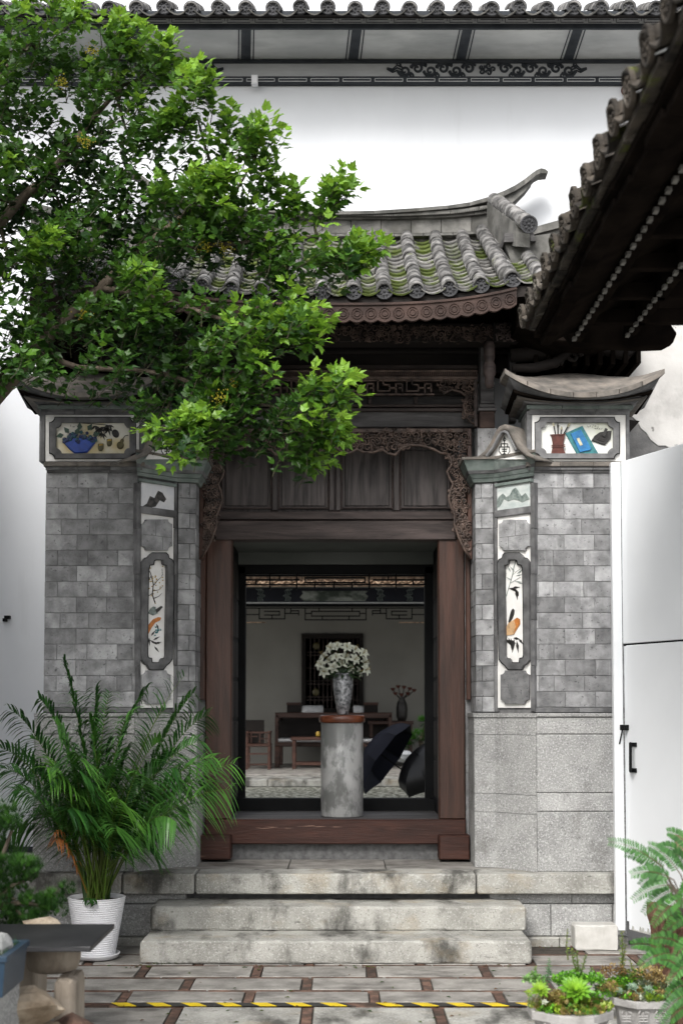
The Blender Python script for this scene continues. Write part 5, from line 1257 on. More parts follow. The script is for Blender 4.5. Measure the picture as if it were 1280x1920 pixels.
# ------------------------------------------------------------------ umbrellas drying in the yard
M['umb'] = mat('navy umbrella fabric', (.005, .006, .013), (.008, .009, .018), 4, rough=.5, bump=.06, bs=8, spec=.12)
M['umb2'] = mat('black umbrella fabric', (.004, .004, .0045), (.007, .007, .0075), 4, rough=.35, bump=.06, bs=8, spec=.3)
def umbrella(label, c, ax, rad, dep, m, rod):
    t = thing('umbrella', label, 'umbrella', (c.x, c.y, ZY), group='open umbrellas drying in the courtyard')
    q = ax.to_track_quat('Z', 'Y'); n = 8; mb = MB()
    for g in range(n):
        vs = []; K = 5
        for i in range(K+1):
            rr = rad*math.sin(i/K*1.35)/math.sin(1.35); zz = dep*(1-(i/K)**2.1)
            for j in range(5):
                w = 2*math.pi*(g+j/4)/n; sag = 1-.10*math.sin(math.pi*j/4)*(i/K)
                vs.append(c+q @ Vector((rr*sag*math.cos(w), rr*sag*math.sin(w), zz+.0)))
        fs = [(5*i+j, 5*i+j+1, 5*i+6+j, 5*i+5+j) for i in range(K) for j in range(4)]
        MB().add(vs, fs).build('canopy_panel', M[m], t, True)
        w = 2*math.pi*g/n; MB().tube([c+q @ Vector((rad*math.sin(i/5*1.35)/math.sin(1.35)*math.cos(w), rad*math.sin(i/5*1.35)/math.sin(1.35)*math.sin(w), dep*(1-(i/5)**2.1)-.006)) for i in range(6)], .004, 4).build('rib', M['black'], t)
    MB().tube([c+ax*(dep+.06), c-ax*rod], .007, 6).build('shaft', M['black'], t)
    MB().tube([c-ax*(rod-.01), c-ax*(rod+.12)], .017, 8).build('handle', M['black'], t)
c = P(727, 1424, 14.6)
umbrella('navy umbrella lying open on its side next to the marble pedestal', c, Vector((-.72, .25, .52)).normalized(), .46, .26, 'umb', .42)
c = P(806, 1442, 14.2)
umbrella('black umbrella lying open half behind the right inner door post', c, Vector((-.55, -.35, .62)).normalized(), .40, .22, 'umb2', .3)
# small pine and rocks in the yard
bp = thing('yard_pine', 'bright green clipped pine growing in the inner courtyard', 'pine', P(790, 1440, 16.2))
mb = MB(); 
for (x, y, r2) in ((794, 1352, 12), (785, 1378, 15), (770, 1386, 12), (800, 1388, 16), (806, 1370, 14), (762, 1396, 8)):
    c = P(x, y, 16.3); rr = r2/F*16.3
    for _ in range(420):
        d = Vector((R.gauss(0, 1), R.gauss(0, 1), R.gauss(0, .75))).normalized(); p = c+Vector((d.x*rr, d.y*rr, d.z*rr*.75))*R.uniform(.6, 1)
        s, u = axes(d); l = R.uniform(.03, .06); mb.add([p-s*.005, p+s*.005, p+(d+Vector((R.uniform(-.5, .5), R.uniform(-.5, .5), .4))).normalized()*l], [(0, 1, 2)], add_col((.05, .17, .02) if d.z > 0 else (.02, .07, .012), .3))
mb.build('foliage', M['needle'], bp)
MB().tube([P(792, 1460, 16.4), P(796, 1420, 16.4), P(788, 1390, 16.3), P(797, 1360, 16.3)], [.05, .04, .03, .015], 8).build('trunk', M['bark'], bp)
def rockmesh(c, r, seed, n=10, m='rock', q=None):
    rr = random.Random(seed); mb = MB(); mb.ball((0, 0, 0), 1, n)
    ph = [Vector((rr.gauss(0, 1), rr.gauss(0, 1), rr.gauss(0, 1))).normalized() for _ in range(9)]; cc = [rr.uniform(.62, .9) for _ in ph]
    vs = []
    for v in mb.v:
        v = Vector(v)
        for p_, k in zip(ph, cc):
            e = v.dot(p_)-k
            if e > 0: v -= p_*e
        v *= 1+rr.uniform(-.04, .04); v = Vector((v.x*r[0], v.y*r[1], v.z*r[2])); vs.append(Vector(c)+(q @ v if q else v))
    mb.v = [tuple(v) for v in vs]; return mb
o = rockmesh(P(757, 1418, 16.0), (.12, .12, .08), 3, m='rock').build('rock', M['chalk']); o['label'] = 'pale rock under the clipped pine in the inner courtyard'; o['category'] = 'rock'
# ------------------------------------------------------------------ white metal door leaf, opened towards the viewer on the right
A0 = (P(1166, 1300, 8.9).x, 8.9); A1 = (P(1300, 1300, 8.18).x+.02, 8.18)
A1 = (A0[0]+.30*1.5, A0[1]-.72*1.5)
fd_ = Fr(A0, A1)
wd = thing('white_metal_door', 'tall white painted metal door leaf standing open at the right edge', 'door', (A0[0], A0[1], 0))
zT, zM, zB = P(1166, 866, 8.9).z, P(1166, 1209, 8.9).z, P(1166, 1741, 8.9).z
MB().fbox(fd_, .01, zM+.006, fd_.L, zT, -.05, 0, .004).build('upper_panel', M['panelwhite'], wd)
MB().fbox(fd_, .045, zB, fd_.L, zM-.006, -.05, 0, .004).build('lower_panel', M['panelwhite'], wd)
MB().fbox(fd_, .0, zM-.008, fd_.L, zM+.008, -.045, -.012).build('seam', M['black'], wd)
MB().box((A0[0]-.062, 8.88, zT-3.12), (A0[0]-.0, 8.94, zT-.006), .004).build('door_stile', M['panelwhite'], wd)
MB().fbox(fd_, .006, zB+.05, .035, zM-.01, -.04, -.01, .003).build('door_stile', M['panelwhite'], wd)
MB().fbox(fd_, .0365, zB+.1, .0435, zM-.01, -.03, -.016).build('hinge_gap', M['black'], wd)
h_ = sub('handle', wd)
def fpx(fr, px, py, o=0): return fr.w(*fr.uz(px, py, o), o)
MB().tube([fpx(fd_, 1181, 1394, .0), fpx(fd_, 1181, 1394, .05), fpx(fd_, 1181, 1446, .05), fpx(fd_, 1181, 1446, 0)], .010, 8).build('grip', M['black'], h_)
for y in (1396, 1444): MB().fbox(fd_, fd_.uz(1183, y)[0], fd_.uz(1183, y+4)[1], fd_.uz(1188, y)[0]+.03, fd_.uz(1183, y-4)[1], 0, .012, .002).build('mount', M['black'], h_)
l_ = MB(); u, z = fd_.uz(1170, 1364); l_.fbox(fd_, u-.03, z-.018, u+.05, z+.018, 0, .03, .003); l_.tube([fd_.w(u+.02, z-.01, .03), fd_.w(u-.01, z-.11, .035)], .005, 5); l_.build('latch', M['black'], wd)
mb = MB()                                                        # chipped paint along the bottom edge
for k in range(16):
    u = .09+.028*k; h = R.uniform(.008, .035); mb.prism(fd_, [(u-.016, zB+.002), (u+.016, zB+.002), (u+.01, zB+h), (u-.006, zB+h*1.2)], 0, .0012)
mb.build('chipped_paint', mat('chipped undercoat', (.35, .36, .33), (.5, .5, .47), 30), wd, kind='stuff')
# chair back corner at the right edge
wk = thing('woven_chair', 'brown woven chair back just entering the right edge of the picture', 'chair', (1.95, 7.4, 0))
D_ = 7.4; p0, p1 = P(1265, 1584, D_), P(1300, 1584, D_)
q0, q1 = P(1265, 1600, D_).z, P(1265, 1566, D_).z
MB().box((p0.x, D_, q0), (p0.x+.42, D_+.03, q1), .012).build('backrest', wood('woven brown cane', (.22, .14, .09), (.32, .22, .15), 'x', rough=.6), wk)
for x in (.30, .385): MB().box((p0.x+x, D_+.002, 0), (p0.x+x+.03, D_+.03, q0), .004).build('leg', M['furn'], wk)
MB().box((p0.x+.30, D_-.38, .42), (p0.x+.7, D_+.03, .45), .01).build('seat', M['furn'], wk)
for x in (.30, .67): MB().box((p0.x+x, D_-.38, 0), (p0.x+x+.03, D_-.35, .42), .004).build('leg', M['furn'], wk)
# small fixings on the left wall
hk = thing('red_wire_ring', 'small red wire ring hanging on the white wall just under the painted frieze', 'ring', P(1172, 165, YW-.02))
MB().tube([P(1172+7*math.cos(a*math.pi/8), 170+8*math.sin(a*math.pi/8), YW-.03) for a in range(15)], .008, 5).build('ring_wire', M['g_maroon'], hk)
fx = thing('wall_hook', 'small dark rusty bracket on the left white wall', 'bracket', P(12, 1158, YW))
MB().pbox(front(YW), 8, 1154, 18, 1160, 0, .05, .003).build('bracket_plate', M['black'], fx); MB().pbox(front(YW), 5, 1159, 11, 1165, 0, .06, .003).build('hook', M['black'], fx)
# ------------------------------------------------------------------ side building: mossy eave close on the right
sb = thing('side_building', 'dark mossy tiled eave of the side building jutting in close on the right', 'eave', (2.2, 5, 3.6))
EX, EZ = .985, 3.70
y0e, y1e = 2.2, 7.15
dct = tubemesh('cover_tile', .30, .062, .056, 'darktile'); ddc = discmesh('tile_end', .066, 'darktile'); dpn = panmesh('pan_tile', .26, .15, .04, 'darktile')
k = 0; y = y1e
while y > y0e:
    w = .03*math.sin(k*2.3)
    link('tile_end', ddc, sb, (EX-.012, y, EZ+.02+w*.3), (math.radians(6), 0, math.radians(-90)))
    for j in range(4):
        link('cover_tile', dct, sb, (EX+j*.27, y+R.uniform(-.01, .01), EZ+.012+j*.13), (math.radians(26), 0, math.radians(-90)))
    for j in range(4):
        link('pan_tile', dpn, sb, (EX-.015+j*.27, y-.135, EZ+.0+j*.13), (math.radians(22), 0, math.radians(-90)))
    y -= .27; k += 1
# layered edge below the tiles: top course mossy, lower ones coloured dark as if in shade
r = random.Random(12)
for j, (dx, dz, hh) in enumerate(((.03, -.045, .03), (.06, -.085, .032), (.085, -.125, .035))):
    y = y1e
    while y > y0e:
        L = .26+r.uniform(-.03, .03)
        MB().box((EX+dx+r.uniform(-.008, .01), y-L+.006, EZ+dz-hh/2), (EX+.15, y, EZ+dz+hh/2), .006).build('edge_course', M['darktile' if j < 1 else 'eave_shade'], sb)
        y -= L
mb = MB()
mb.add([(EX+.14, y0e, EZ-.13), (EX+.14, y1e, EZ-.13), (2.6, y1e, EZ+.56), (2.6, y0e, EZ+.56), (EX+.19, y0e, EZ-.01), (EX+.19, y1e, EZ-.01), (2.6, y1e, EZ+.72), (2.6, y0e, EZ+.72)], [(3, 2, 1, 0), (4, 5, 6, 7), (0, 1, 5, 4), (1, 2, 6, 5), (2, 3, 7, 6), (3, 0, 4, 7)])
mb.build('soffit', M['eave_shade'], sb)
# two long boards with rows of small pale blocks running away under the eave
M['eave_dot'] = mat('pale dentil blocks', (.09, .088, .08), (.20, .195, .18), 20, rough=.9, bump=.2)
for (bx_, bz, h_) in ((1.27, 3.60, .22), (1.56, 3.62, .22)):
    MB().box((bx_, y0e, bz+.02), (bx_+.06, 7.3, bz+h_), .004).build('purlin', M['eave_shade'], sb)
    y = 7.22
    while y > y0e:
        MB().box((bx_-.008, y-.045, bz+.0), (bx_+.012, y, bz+.018), .003).build('eave_dot', M['eave_dot'], sb); y -= .105
for k in range(11):
    y = 7.05-.44*k
    MB().box((EX+.35, y-.05, 3.64), (2.4, y, 3.72), .004).build('rafter', M['eave_shade'], sb)
# gable board at the far end, with the curled foot
fg_ = front(7.3)
pts = [(1040, 600), (1074, 642), (1110, 647), (1200, 652), (1245, 650), (1262, 641), (1268, 626), (1258, 612), (1262, 596), (1280, 582), (1330, 560), (1500, 470), (1500, 300), (1180, 420), (1050, 560)]
MB().pprism(fg_, pts, -.08, 0, .01).build('gable_board', M['eave_shade'], sb)
# ------------------------------------------------------------------ unseen building added past the left edge to shade the white wall
lb = thing('left_shade_building', 'unseen whitewashed side building added to shade the left white wall', 'building', (-3.6, 6, 0))
MB().box((-4.2, 1.5, 0), (-3.6, 10.3, 4.5)).build('wall', M['white'], lb)
MB().box((-3.62, 1.5, 0), (-3.57, 10.3, .6)).build('wall_base', M['granite'], lb)
MB().add([(-3.1, 1.5, 4.45), (-3.1, 10.3, 4.45), (-4.6, 10.3, 5.2), (-4.6, 1.5, 5.2), (-3.1, 1.5, 4.6), (-3.1, 10.3, 4.6), (-4.6, 10.3, 5.4), (-4.6, 1.5, 5.4)], [(0, 1, 2, 3), (7, 6, 5, 4), (0, 4, 5, 1), (1, 5, 6, 2), (2, 6, 7, 3), (3, 7, 4, 0)]).build('roof', M['dark'], lb)
for k in range(32):
    link('tile_end', ddc, lb, (-3.06, 1.7+.27*k, 4.66), (0, 0, math.radians(90)))
    for j in range(3): link('cover_tile', dct, lb, (-3.07-.27*j, 1.7+.27*k, 4.66+.13*j), (math.radians(26), 0, math.radians(90)))
# ------------------------------------------------------------------ potted palm by the steps
PX, PY = P(172, 1790, 8.42).x, 8.58
pt = thing('white_planter', 'white horizontally ribbed planter on a saucer left of the steps', 'plant pot', (PX, PY, 0))
MB().lathe((PX, PY, .004), [(.10, 0), (.135, .004), (.150, .028), (.152, .034), (.142, .034), (.136, .012), (.001, .012)], 36).build('saucer', M['pot'], pt, True)
prof = [(.115, .0)]
NR = 26
for k in range(NR):
    z = .004+.36*k/NR; r_ = .118+.062*(z/.37)
    prof += [(r_, z), (r_+.0035, z+.004), (r_+.0035, z+.009), (r_+.0005, z+.0125)]
prof += [(.184, .370), (.176, .374), (.170, .366), (.165, .34), (.001, .34)]
MB().lathe((PX, PY, .018), prof, 44).build('pot_body', M['pot'], pt)
MB().lathe((PX, PY, .018), [(.164, .335), (.164, .345), (.06, .357), (.001, .36)], 24).build('soil', M['soil'], pt)
pm = thing('areca_palm', 'feathery green areca palm growing in the white ribbed planter', 'palm', (PX, PY, .38))
def frond(tip, base, lean, n, ll, col, col2, droop=.22, name='frond', w=.018, stemr=.005):
    base = Vector(base); tip = Vector(tip); mid = base*.45+tip*.55+Vector(lean)
    q = [base*(1-t)**2+mid*2*t*(1-t)+tip*t*t for t in [i/16 for i in range(17)]]
    mb = MB(); mb.tube(q, [stemr*(1-.8*i/16) for i in range(17)], 5, col=lerp(col, (.16, .20, .03), .4))
    roll = R.choice((-1, 1))*R.uniform(.35, 1.15)
    for i in range(n):
        t = .26+.74*i/(n-1); f = t*16; j = min(15, int(f)); p = q[j].lerp(q[j+1], f-j); d = (q[j+1]-q[j]).normalized()
        s = d.cross(Vector((0, 0, 1))); s = s.normalized() if s.length > .01 else Vector((1, 0, 0)); u = s.cross(d).normalized(); s, u = s*math.cos(roll)+u*math.sin(roll), u*math.cos(roll)-s*math.sin(roll)
        L = ll*(1-.55*(abs(t-.48)/.52)**2)*R.uniform(.85, 1.1)
        for sg in (-1, 1):
            dd = (s*sg*R.uniform(.75, .95)+d*R.uniform(.6, .8)+u*R.uniform(-.05, .3)).normalized(); a = p; vs = []; K = 4
            wv = dd.cross(Vector((0, 0, 1))); wv = wv.normalized() if wv.length > .01 else s
            wv = (wv + u*R.uniform(-.5, .5)).normalized()
            for m_ in range(K+1):
                tt = m_/K; pt_ = a + dd*L*tt + Vector((0, 0, -1))*droop*L*tt*tt*2.4; ww = w*(1-tt)**.6*(.6+.4*min(1, tt*4)) if m_ < K else 0
                vs += [pt_-wv*ww*.5, pt_+wv*ww*.5]
            fs = [(2*m_, 2*m_+1, 2*m_+3, 2*m_+2) for m_ in range(K)]
            mb.add(vs, fs, add_col(lerp(col, col2, R.random()), .15))
    return mb
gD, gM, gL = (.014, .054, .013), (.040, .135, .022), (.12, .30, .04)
PF = [  # tip px, py, depth, brightness
 (20, 1330, 8.5, 0), (-10, 1400, 8.3, 0), (5, 1440, 8.5, 0), (30, 1480, 8.3, .1), (122, 1240, 8.7, 0), (205, 1300, 8.6, .1), (345, 1268, 8.8, 0), (362, 1300, 8.9, .1), (438, 1432, 8.6, .5),
 (430, 1480, 8.4, .3), (330, 1540, 8.2, .2), (290, 1600, 8.3, 0), (250, 1330, 8.3, .2), (180, 1290, 8.9, 0), (60, 1385, 8.7, .1), (300, 1390, 8.4, .3), (380, 1390, 8.7, .1), (110, 1360, 8.2, .2),
 (55, 1530, 8.4, .3), (225, 1500, 7.95, .9), (90, 1440, 8.1, .8), (150, 1420, 8.0, .4), (260, 1450, 8.1, .3), (310, 1330, 8.9, .0), (390, 1340, 8.8, 0), (20, 1560, 8.6, .1), (350, 1470, 8.6, .1), (200, 1400, 8.8, 0), (75, 1310, 8.8, 0), (140, 1470, 8.3, .2), (240, 1400, 8.7, 0), (290, 1480, 8.6, .1),
 (170, 1350, 8.6, .1), (60, 1450, 8.7, 0), (100, 1490, 8.7, 0), (330, 1440, 8.5, 0), (310, 1520, 8.6, 0), (200, 1470, 8.75, 0), (150, 1550, 8.75, 0), (240, 1540, 8.7, 0), (130, 1300, 8.8, 0), (275, 1290, 8.9, 0), (200, 1560, 8.6, 0), (30, 1410, 8.9, 0), (400, 1470, 8.9, 0), (215, 1440, 8.5, .1), (120, 1520, 8.6, 0), (280, 1540, 8.6, 0), (400, 1420, 8.5, .2)]
for _ in range(12):
    a_ = R.uniform(0, 6.3); q_ = R.random()**.5; PF.append((195+185*q_*math.cos(a_), 1470+105*q_*math.sin(a_), R.uniform(7.95, 8.95), R.choice((0, 0, 0, .1, .25))))
for i, (x, y, d, b) in enumerate(PF):
    tip = P(x, y, d); base = (PX+R.uniform(-.07, .07), PY+R.uniform(-.05, .05), .38)
    hgt = tip.z-.38; rise = .30 + .16*R.random()
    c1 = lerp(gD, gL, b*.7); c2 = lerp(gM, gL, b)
    n = 28
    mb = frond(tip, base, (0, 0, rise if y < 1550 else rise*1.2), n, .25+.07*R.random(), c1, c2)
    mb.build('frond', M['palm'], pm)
for (x, y) in ((106, 1575), (104, 1560)):
    mb = frond(P(x, y, 8.3), (PX-.05, PY-.03, .40), (-.06, 0, .25), 8, .10, (.30, .11, .03), (.36, .15, .05), .5); mb.build('dead_frond', M['palm'], pm, label='withered orange brown frond')
mb = MB()
for k in range(16):
    a = R.uniform(0, 6.3); b = Vector((PX+.08*math.cos(a), PY+.05*math.sin(a), .37)); t_ = b+Vector((R.uniform(-.08, .08), R.uniform(-.05, .05), R.uniform(.25, .5)))
    mb.tube([b, b*.5+t_*.5+Vector((.01, 0, 0)), t_], [.011, .009, .005], 6, col=R.choice([(.03, .07, .015), (.08, .11, .02), (.02, .045, .012)]))
for k in range(12):
    a = R.uniform(0, 6.3); p = P(172, 1688, 8.39)+Vector((R.uniform(-.03, .03), 0, R.uniform(-.02, .02))); d = Vector((math.cos(a), -.4, -.5+.4*math.sin(a))).normalized(); s, u = axes(d)
    petal(mb, p, d, u, .045, .022, (.03, .10, .02), .4)
mb.build('stems', M['palm'], pm)
# ------------------------------------------------------------------ slate slab on a stone drum, rocks and planter at the lower left
zs_ = P(100, 1775, 5.5).z
o = rbar(-1.62, P(171, 1775, 5.5).x, 5.5, 6.07, zs_-.022, zs_, .004, 8, .0008, 4).build('slate_slab', M['slate'])
o['label'] = 'flat dark slate slab laid on top of the round stone drum'; o['category'] = 'slab'
dr = Vector((P(98, 1800, 5.78).x, 5.80, 0)); z1 = zs_-.023; z0 = P(0, 1832, 5.66).z
o = MB().lathe((dr.x, dr.y, z0), [(.085, 0), (.105, .01), (.118, .05), (.119, .09), (.113, z1-z0-.01), (.105, z1-z0)], 28).build('stone_drum', M['drum'], None, True)
o['label'] = 'round weathered stone drum holding up the slate slab'; o['category'] = 'stone'
def lab(o, l, c, g=None):
    o['label'] = l; o['category'] = c
    if g: o['group'] = g
    return o
lab(rbar(P(108, 1860, 5.7).x, P(147, 1860, 5.7).x, 5.62, 5.86, 0, z0-.001, .02, 3, .004, 8).build('stone_post', M['drum']), 'upright pale stone post under the drum beside the tan rock', 'stone')
q = Quaternion((0, 0, 1), .35)
lab(rockmesh(P(40, 1888, 5.4), (.18, .13, .085), 21, 18, q=q).build('rock', M['rock']), 'big rough tan rock in front of the stone drum', 'rock', 'rocks at the lower left')
lab(rockmesh(P(140, 1925, 5.55)+Vector((0, 0, -.01)), (.11, .12, .07), 23, 14, q=q).build('rock', M['redbrick']), 'low brown rock at the bottom edge beside the tan rock', 'rock', 'rocks at the lower left')
lab(rockmesh((P(60, 1930, 5.4).x, 5.45, .14), (.22, .2, .20), 25, 14).build('rock', M['rock']), 'lower rock that carries the big tan rock', 'rock', 'rocks at the lower left')
bpn = thing('blue_planter', 'blue rectangular planter with moss and a pale rock at the left edge', 'plant pot', P(10, 1865, 5.15))
fr_b = front(5.0); xa, xb = -1.75, P(10, 1830, 5.0).x
zt_b, zb_b = P(0, 1784, 5.1).z, P(0, 1872, 5.0).z
def hexa(x0, x1, y0, y1, z0, z1, tp, mb):
    vs = [(x0+tp, y0+tp, z0), (x1-tp, y0+tp, z0), (x1-tp, y1-tp, z0), (x0+tp, y1-tp, z0), (x0, y0, z1), (x1, y0, z1), (x1, y1, z1), (x0, y1, z1)]
    return mb.add(vs, [(3, 2, 1, 0), (0, 1, 5, 4), (1, 2, 6, 5), (2, 3, 7, 6), (3, 0, 4, 7), (4, 5, 6, 7)])
hexa(xa, xb, 5.0, 5.35, zb_b, zt_b-.012, .012, MB()).build('planter_body', M['bluepot'], bpn)
mb = MB(); mb.box((xa-.008, 4.992, zt_b-.022), (xb+.008, 5.02, zt_b), .003).box((xa-.008, 5.33, zt_b-.022), (xb+.008, 5.358, zt_b), .003).box((xb-.02, 5.02, zt_b-.022), (xb+.008, 5.33, zt_b), .003); mb.build('planter_rim', M['bluepot'], bpn)
MB().box((xa+.01, 5.02, zt_b-.03), (xb-.02, 5.33, zt_b-.010)).build('soil', M['soil'], bpn)
mb = MB()
for _ in range(700):
    x, y = R.uniform(xa+.2, xb-.02), R.uniform(5.02, 5.33); d = Vector((R.gauss(0, .5), R.gauss(0, .5), 1)).normalized(); s, u = axes(d); l = R.uniform(.015, .05)
    mb.add([Vector((x, y, zt_b-.01))-s*.002, Vector((x, y, zt_b-.01))+s*.002, Vector((x, y, zt_b-.01))+d*l], [(0, 1, 2)], add_col((.02, .07, .02), .3))
mb.build('moss_tuft', M['needle'], bpn, kind='stuff')
lab(rockmesh((P(2, 1792, 5.15).x, 5.15, zt_b+.01), (.05, .06, .055), 31, 12).build('rock', M['marble']), 'small cream rock lying in the blue planter', 'rock')
bb = thing('stone_plinth', 'low stone plinth under the blue planter, cut by the picture edge', 'plinth', (-1.5, 5.1, 0))
MB().box((-1.8, 4.98, 0), (xb-.02, 5.32, zb_b-.001), .01).build('plinth_block', M['granite'], bb)
# bonsai pine behind the slab
bz = thing('bonsai_pine', 'dense green bonsai pine leaning in at the lower left edge', 'pine', (-1.95, 6.55, 0))
MB().lathe((-1.95, 6.55, 0), [(.16, 0), (.2, .05), (.22, .2), (.24, .3), (.22, .3), (.2, .27), (.001, .27)], 24).build('pot_body', M['bluepot'], bz)
def tubr(mb, pts, r0, r1, n=7, col=None):
    m = len(pts); mb.tube(pts, [r0+(r1-r0)*i/(m-1) for i in range(m)], n, col=col)
mb = MB(); b0 = Vector((-1.95, 6.55, .27)); kn = [b0, Vector((-1.9, 6.5, .5)), P(-20, 1700, 6.4), P(-30, 1620, 6.5), P(-20, 1540, 6.5)]
tubr(mb, kn, .05, .02)
for (x, y) in ((30, 1530), (60, 1640), (110, 1700), (60, 1720), (30, 1680)): tubr(mb, [kn[2] if y > 1600 else kn[3], (kn[2]+P(x, y, 6.4))*.5+Vector((0, 0, .02)), P(x, y+6, 6.4)], .018, .006)
mb.build('trunk', M['bark'], bz, True)
def needles(cs, nT, nn, ln, wd, cd, cl, name, par):
    mb = MB()
    for (x, y, D, rx, ry) in cs:
        c = P(x, y, D)
        for _ in range(int(nT*rx*ry/600)):
            a = R.uniform(0, 6.3); rr = R.random()**.5
            p = c+Vector((math.cos(a)*rr*rx/F*D, R.uniform(-1, 1)*rx/F*D*.8, math.sin(a)*rr*ry/F*D))
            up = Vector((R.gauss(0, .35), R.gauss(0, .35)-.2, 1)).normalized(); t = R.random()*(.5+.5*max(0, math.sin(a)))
            for _ in range(nn):
                d = (up+Vector((R.gauss(0, .55), R.gauss(0, .55), R.gauss(0, .35)))).normalized(); s, u = axes(d); l = ln*R.uniform(.6, 1.1)
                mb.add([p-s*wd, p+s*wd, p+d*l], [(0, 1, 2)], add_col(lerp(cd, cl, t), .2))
    return mb.build(name, M['needle'], par)
needles([(8, 1530, 6.4, 34, 26), (20, 1548, 6.3, 24, 14), (20, 1640, 6.4, 50, 34), (45, 1628, 6.3, 32, 20), (5, 1600, 6.5, 24, 20), (50, 1700, 6.4, 52, 24), (100, 1690, 6.3, 26, 16), (20, 1740, 6.5, 38, 24), (126, 1668, 6.3, 14, 12), (85, 1712, 6.35, 42, 16), (-5, 1690, 6.4, 30, 40), (-30, 1580, 6.5, 40, 60)], 70, 40, .044, .0012, (.016, .06, .014), (.10, .27, .04), 'foliage', bz)
lab(rockmesh(P(75, 1735, 6.15), (.10, .08, .045), 41, 12).build('rock', M['rock']), 'tan rock behind the slate slab under the bonsai pine', 'rock', 'rocks at the lower left')
lab(rbar(-1.9, -1.38, 6.12, 6.35, 0, P(75, 1735, 6.15).z-.03, .02, 4, .004, 12).build('stone_bench', M['drum']), 'rough stone ledge behind the slate slab under the pine', 'stone')
# ------------------------------------------------------------------ stone pots of succulents at the lower right
def octa(c, r0, r1, h, rim, n=8, rot=0, sx=1):
    mb = MB(); prof = [(r0*.92, 0), (r0, .01), (r0*.97, h*.15), (r1*.93, h*.78), (r1, h*.86), (r1+rim, h*.87), (r1+rim, h*.98), (r1+rim*.8, h), (r1-.01, h), (r1-.015, h-.03), (.001, h-.03)]
    vs = []; 
    for (r_, z) in prof:
        for k in range(n):
            a = 2*math.pi*(k+.5)/n+rot; vs.append(Vector(c)+Vector((r_*math.cos(a)*sx, r_*math.sin(a), z)))
    m = len(prof); fs = [(i*n+k, i*n+(k+1) % n, i*n+n+(k+1) % n, i*n+n+k) for i in range(m-1) for k in range(n)]+[tuple(range(n-1, -1, -1))]
    return mb.add(vs, fs)
def rosette(mb, c, r, n, c0, c1, up=Vector((0, -.35, 1)), wide=.36):
    up = up.normalized(); s, u = axes(up)
    for k in range(n):
        t = (k+.5)/n; a = k*2.39996; rr = r*(.25+.75*t); dirv = (s*math.cos(a)+u*math.sin(a)); d = (dirv*(.35+.75*t)+up*(1.1-.95*t)).normalized()
        sd = up.cross(dirv).normalized(); b = c+dirv*rr*.08; L = rr*.92; w = rr*wide
        p1 = b+d*L*.55+sd*w*.55+up*.12*L*t; p2 = b+d*L*.55-sd*w*.55+up*.12*L*t; p3 = b+d*L; pm_ = b+d*L*.55-up*.02*r
        col = add_col(lerp(c0, c1, 1-t), .1); mb.add([b, p1, p3, p2, pm_], [(0, 1, 4), (1, 2, 4), (2, 3, 4), (3, 0, 4)], col)
def tinyleaves(mb, c, r, n, c0, c1, l=.012, h=1):
    for _ in range(n):
        a, q = R.uniform(0, 6.3), R.random()**.5; p = Vector(c)+Vector((math.cos(a)*r*q, math.sin(a)*r*q*.7, R.random()*h*r*(1-q*.5)))
        d = Vector((R.gauss(0, 1), R.gauss(0, 1), R.gauss(.7, .6))).normalized(); s, u = axes(d); L = l*R.uniform(.6, 1.3)
        mb.add([p, p+d*L*.5+s*L*.32, p+d*L, p+d*L*.5-s*L*.32], [(0, 1, 2, 3)], add_col(lerp(c0, c1, R.random()), .15))
def stalk(mb, p0, p1, n, l, c0, c1, r_=.003):
    p0, p1 = Vector(p0), Vector(p1); mb.tube([p0, (p0+p1)*.5+Vector((R.uniform(-.006, .006), 0, 0)), p1], [r_*1.4, r_, r_*.6], 5, col=lerp(c0, (.12, .07, .03), .6))
    for k in range(n):
        t = k/n; p = p0.lerp(p1, .15+.85*t); a = k*2.4; d = Vector((math.cos(a), math.sin(a), .55)).normalized(); s, u = axes(d); L = l*(1.15-.55*t)
        mb.add([p, p+d*L*.5+s*L*.33, p+d*L, p+d*L*.5-s*L*.33], [(0, 1, 2, 3)], add_col(lerp(c0, c1, R.random()), .15))
gy, gb, gn, gr, gw = (.34, .45, .04), (.20, .50, .03), (.07, .20, .035), (.28, .20, .07), (.46, .50, .38)
def potted(px0, px1, py, D, label, plabel, seed, motif):
    a, b = P(px0, py, D), P(px1, py, D); cx = (a.x+b.x)/2; rad = (b.x-a.x)/2; zt = a.z
    t = thing('stone_pot', label, 'plant pot', (cx, D, 0), 'cast stone pots at the lower right')
    octa((cx, D, 0), rad*.70, rad*.90, zt, rad*.09).build('pot_body', M['stonepot'], t)
    mb = MB(); fpf = front(D-rad*.88)
    for k in range(3):
        x0 = px0+(px1-px0)*(.26+.25*k)
        for q in motif: tubepx(fpf, [(x0+u*1.1, py+40+v) for u, v in q], .004, .004, mb, 4)
    mb.build('moulded_characters', M['stonepot'], t, kind='stuff')
    MB().lathe((cx, D, zt-.035), [(rad*.85, 0), (rad*.85, .012), (.01, .02)], 16).build('soil', M['soil'], t)
    return cx, zt, rad
mot = [[(-8, 0), (8, 0)], [(0, -8), (0, 10)], [(-8, 10), (8, 10)], [(-7, 4), (7, 4)], [(-8, -6), (-5, -10)], [(3, -8), (9, -6)]]
cx, zt, rad = potted(985, 1150, 1888, 5.95, 'octagonal cast stone pot of bright green succulents, the nearer of the two', '', 1, mot)
def sp(x, y, D=5.95): return P(x, y, D)
s1_ = thing('succulents', 'bright green rosette succulents filling the nearer stone pot', 'succulents', (cx, 5.95, zt))
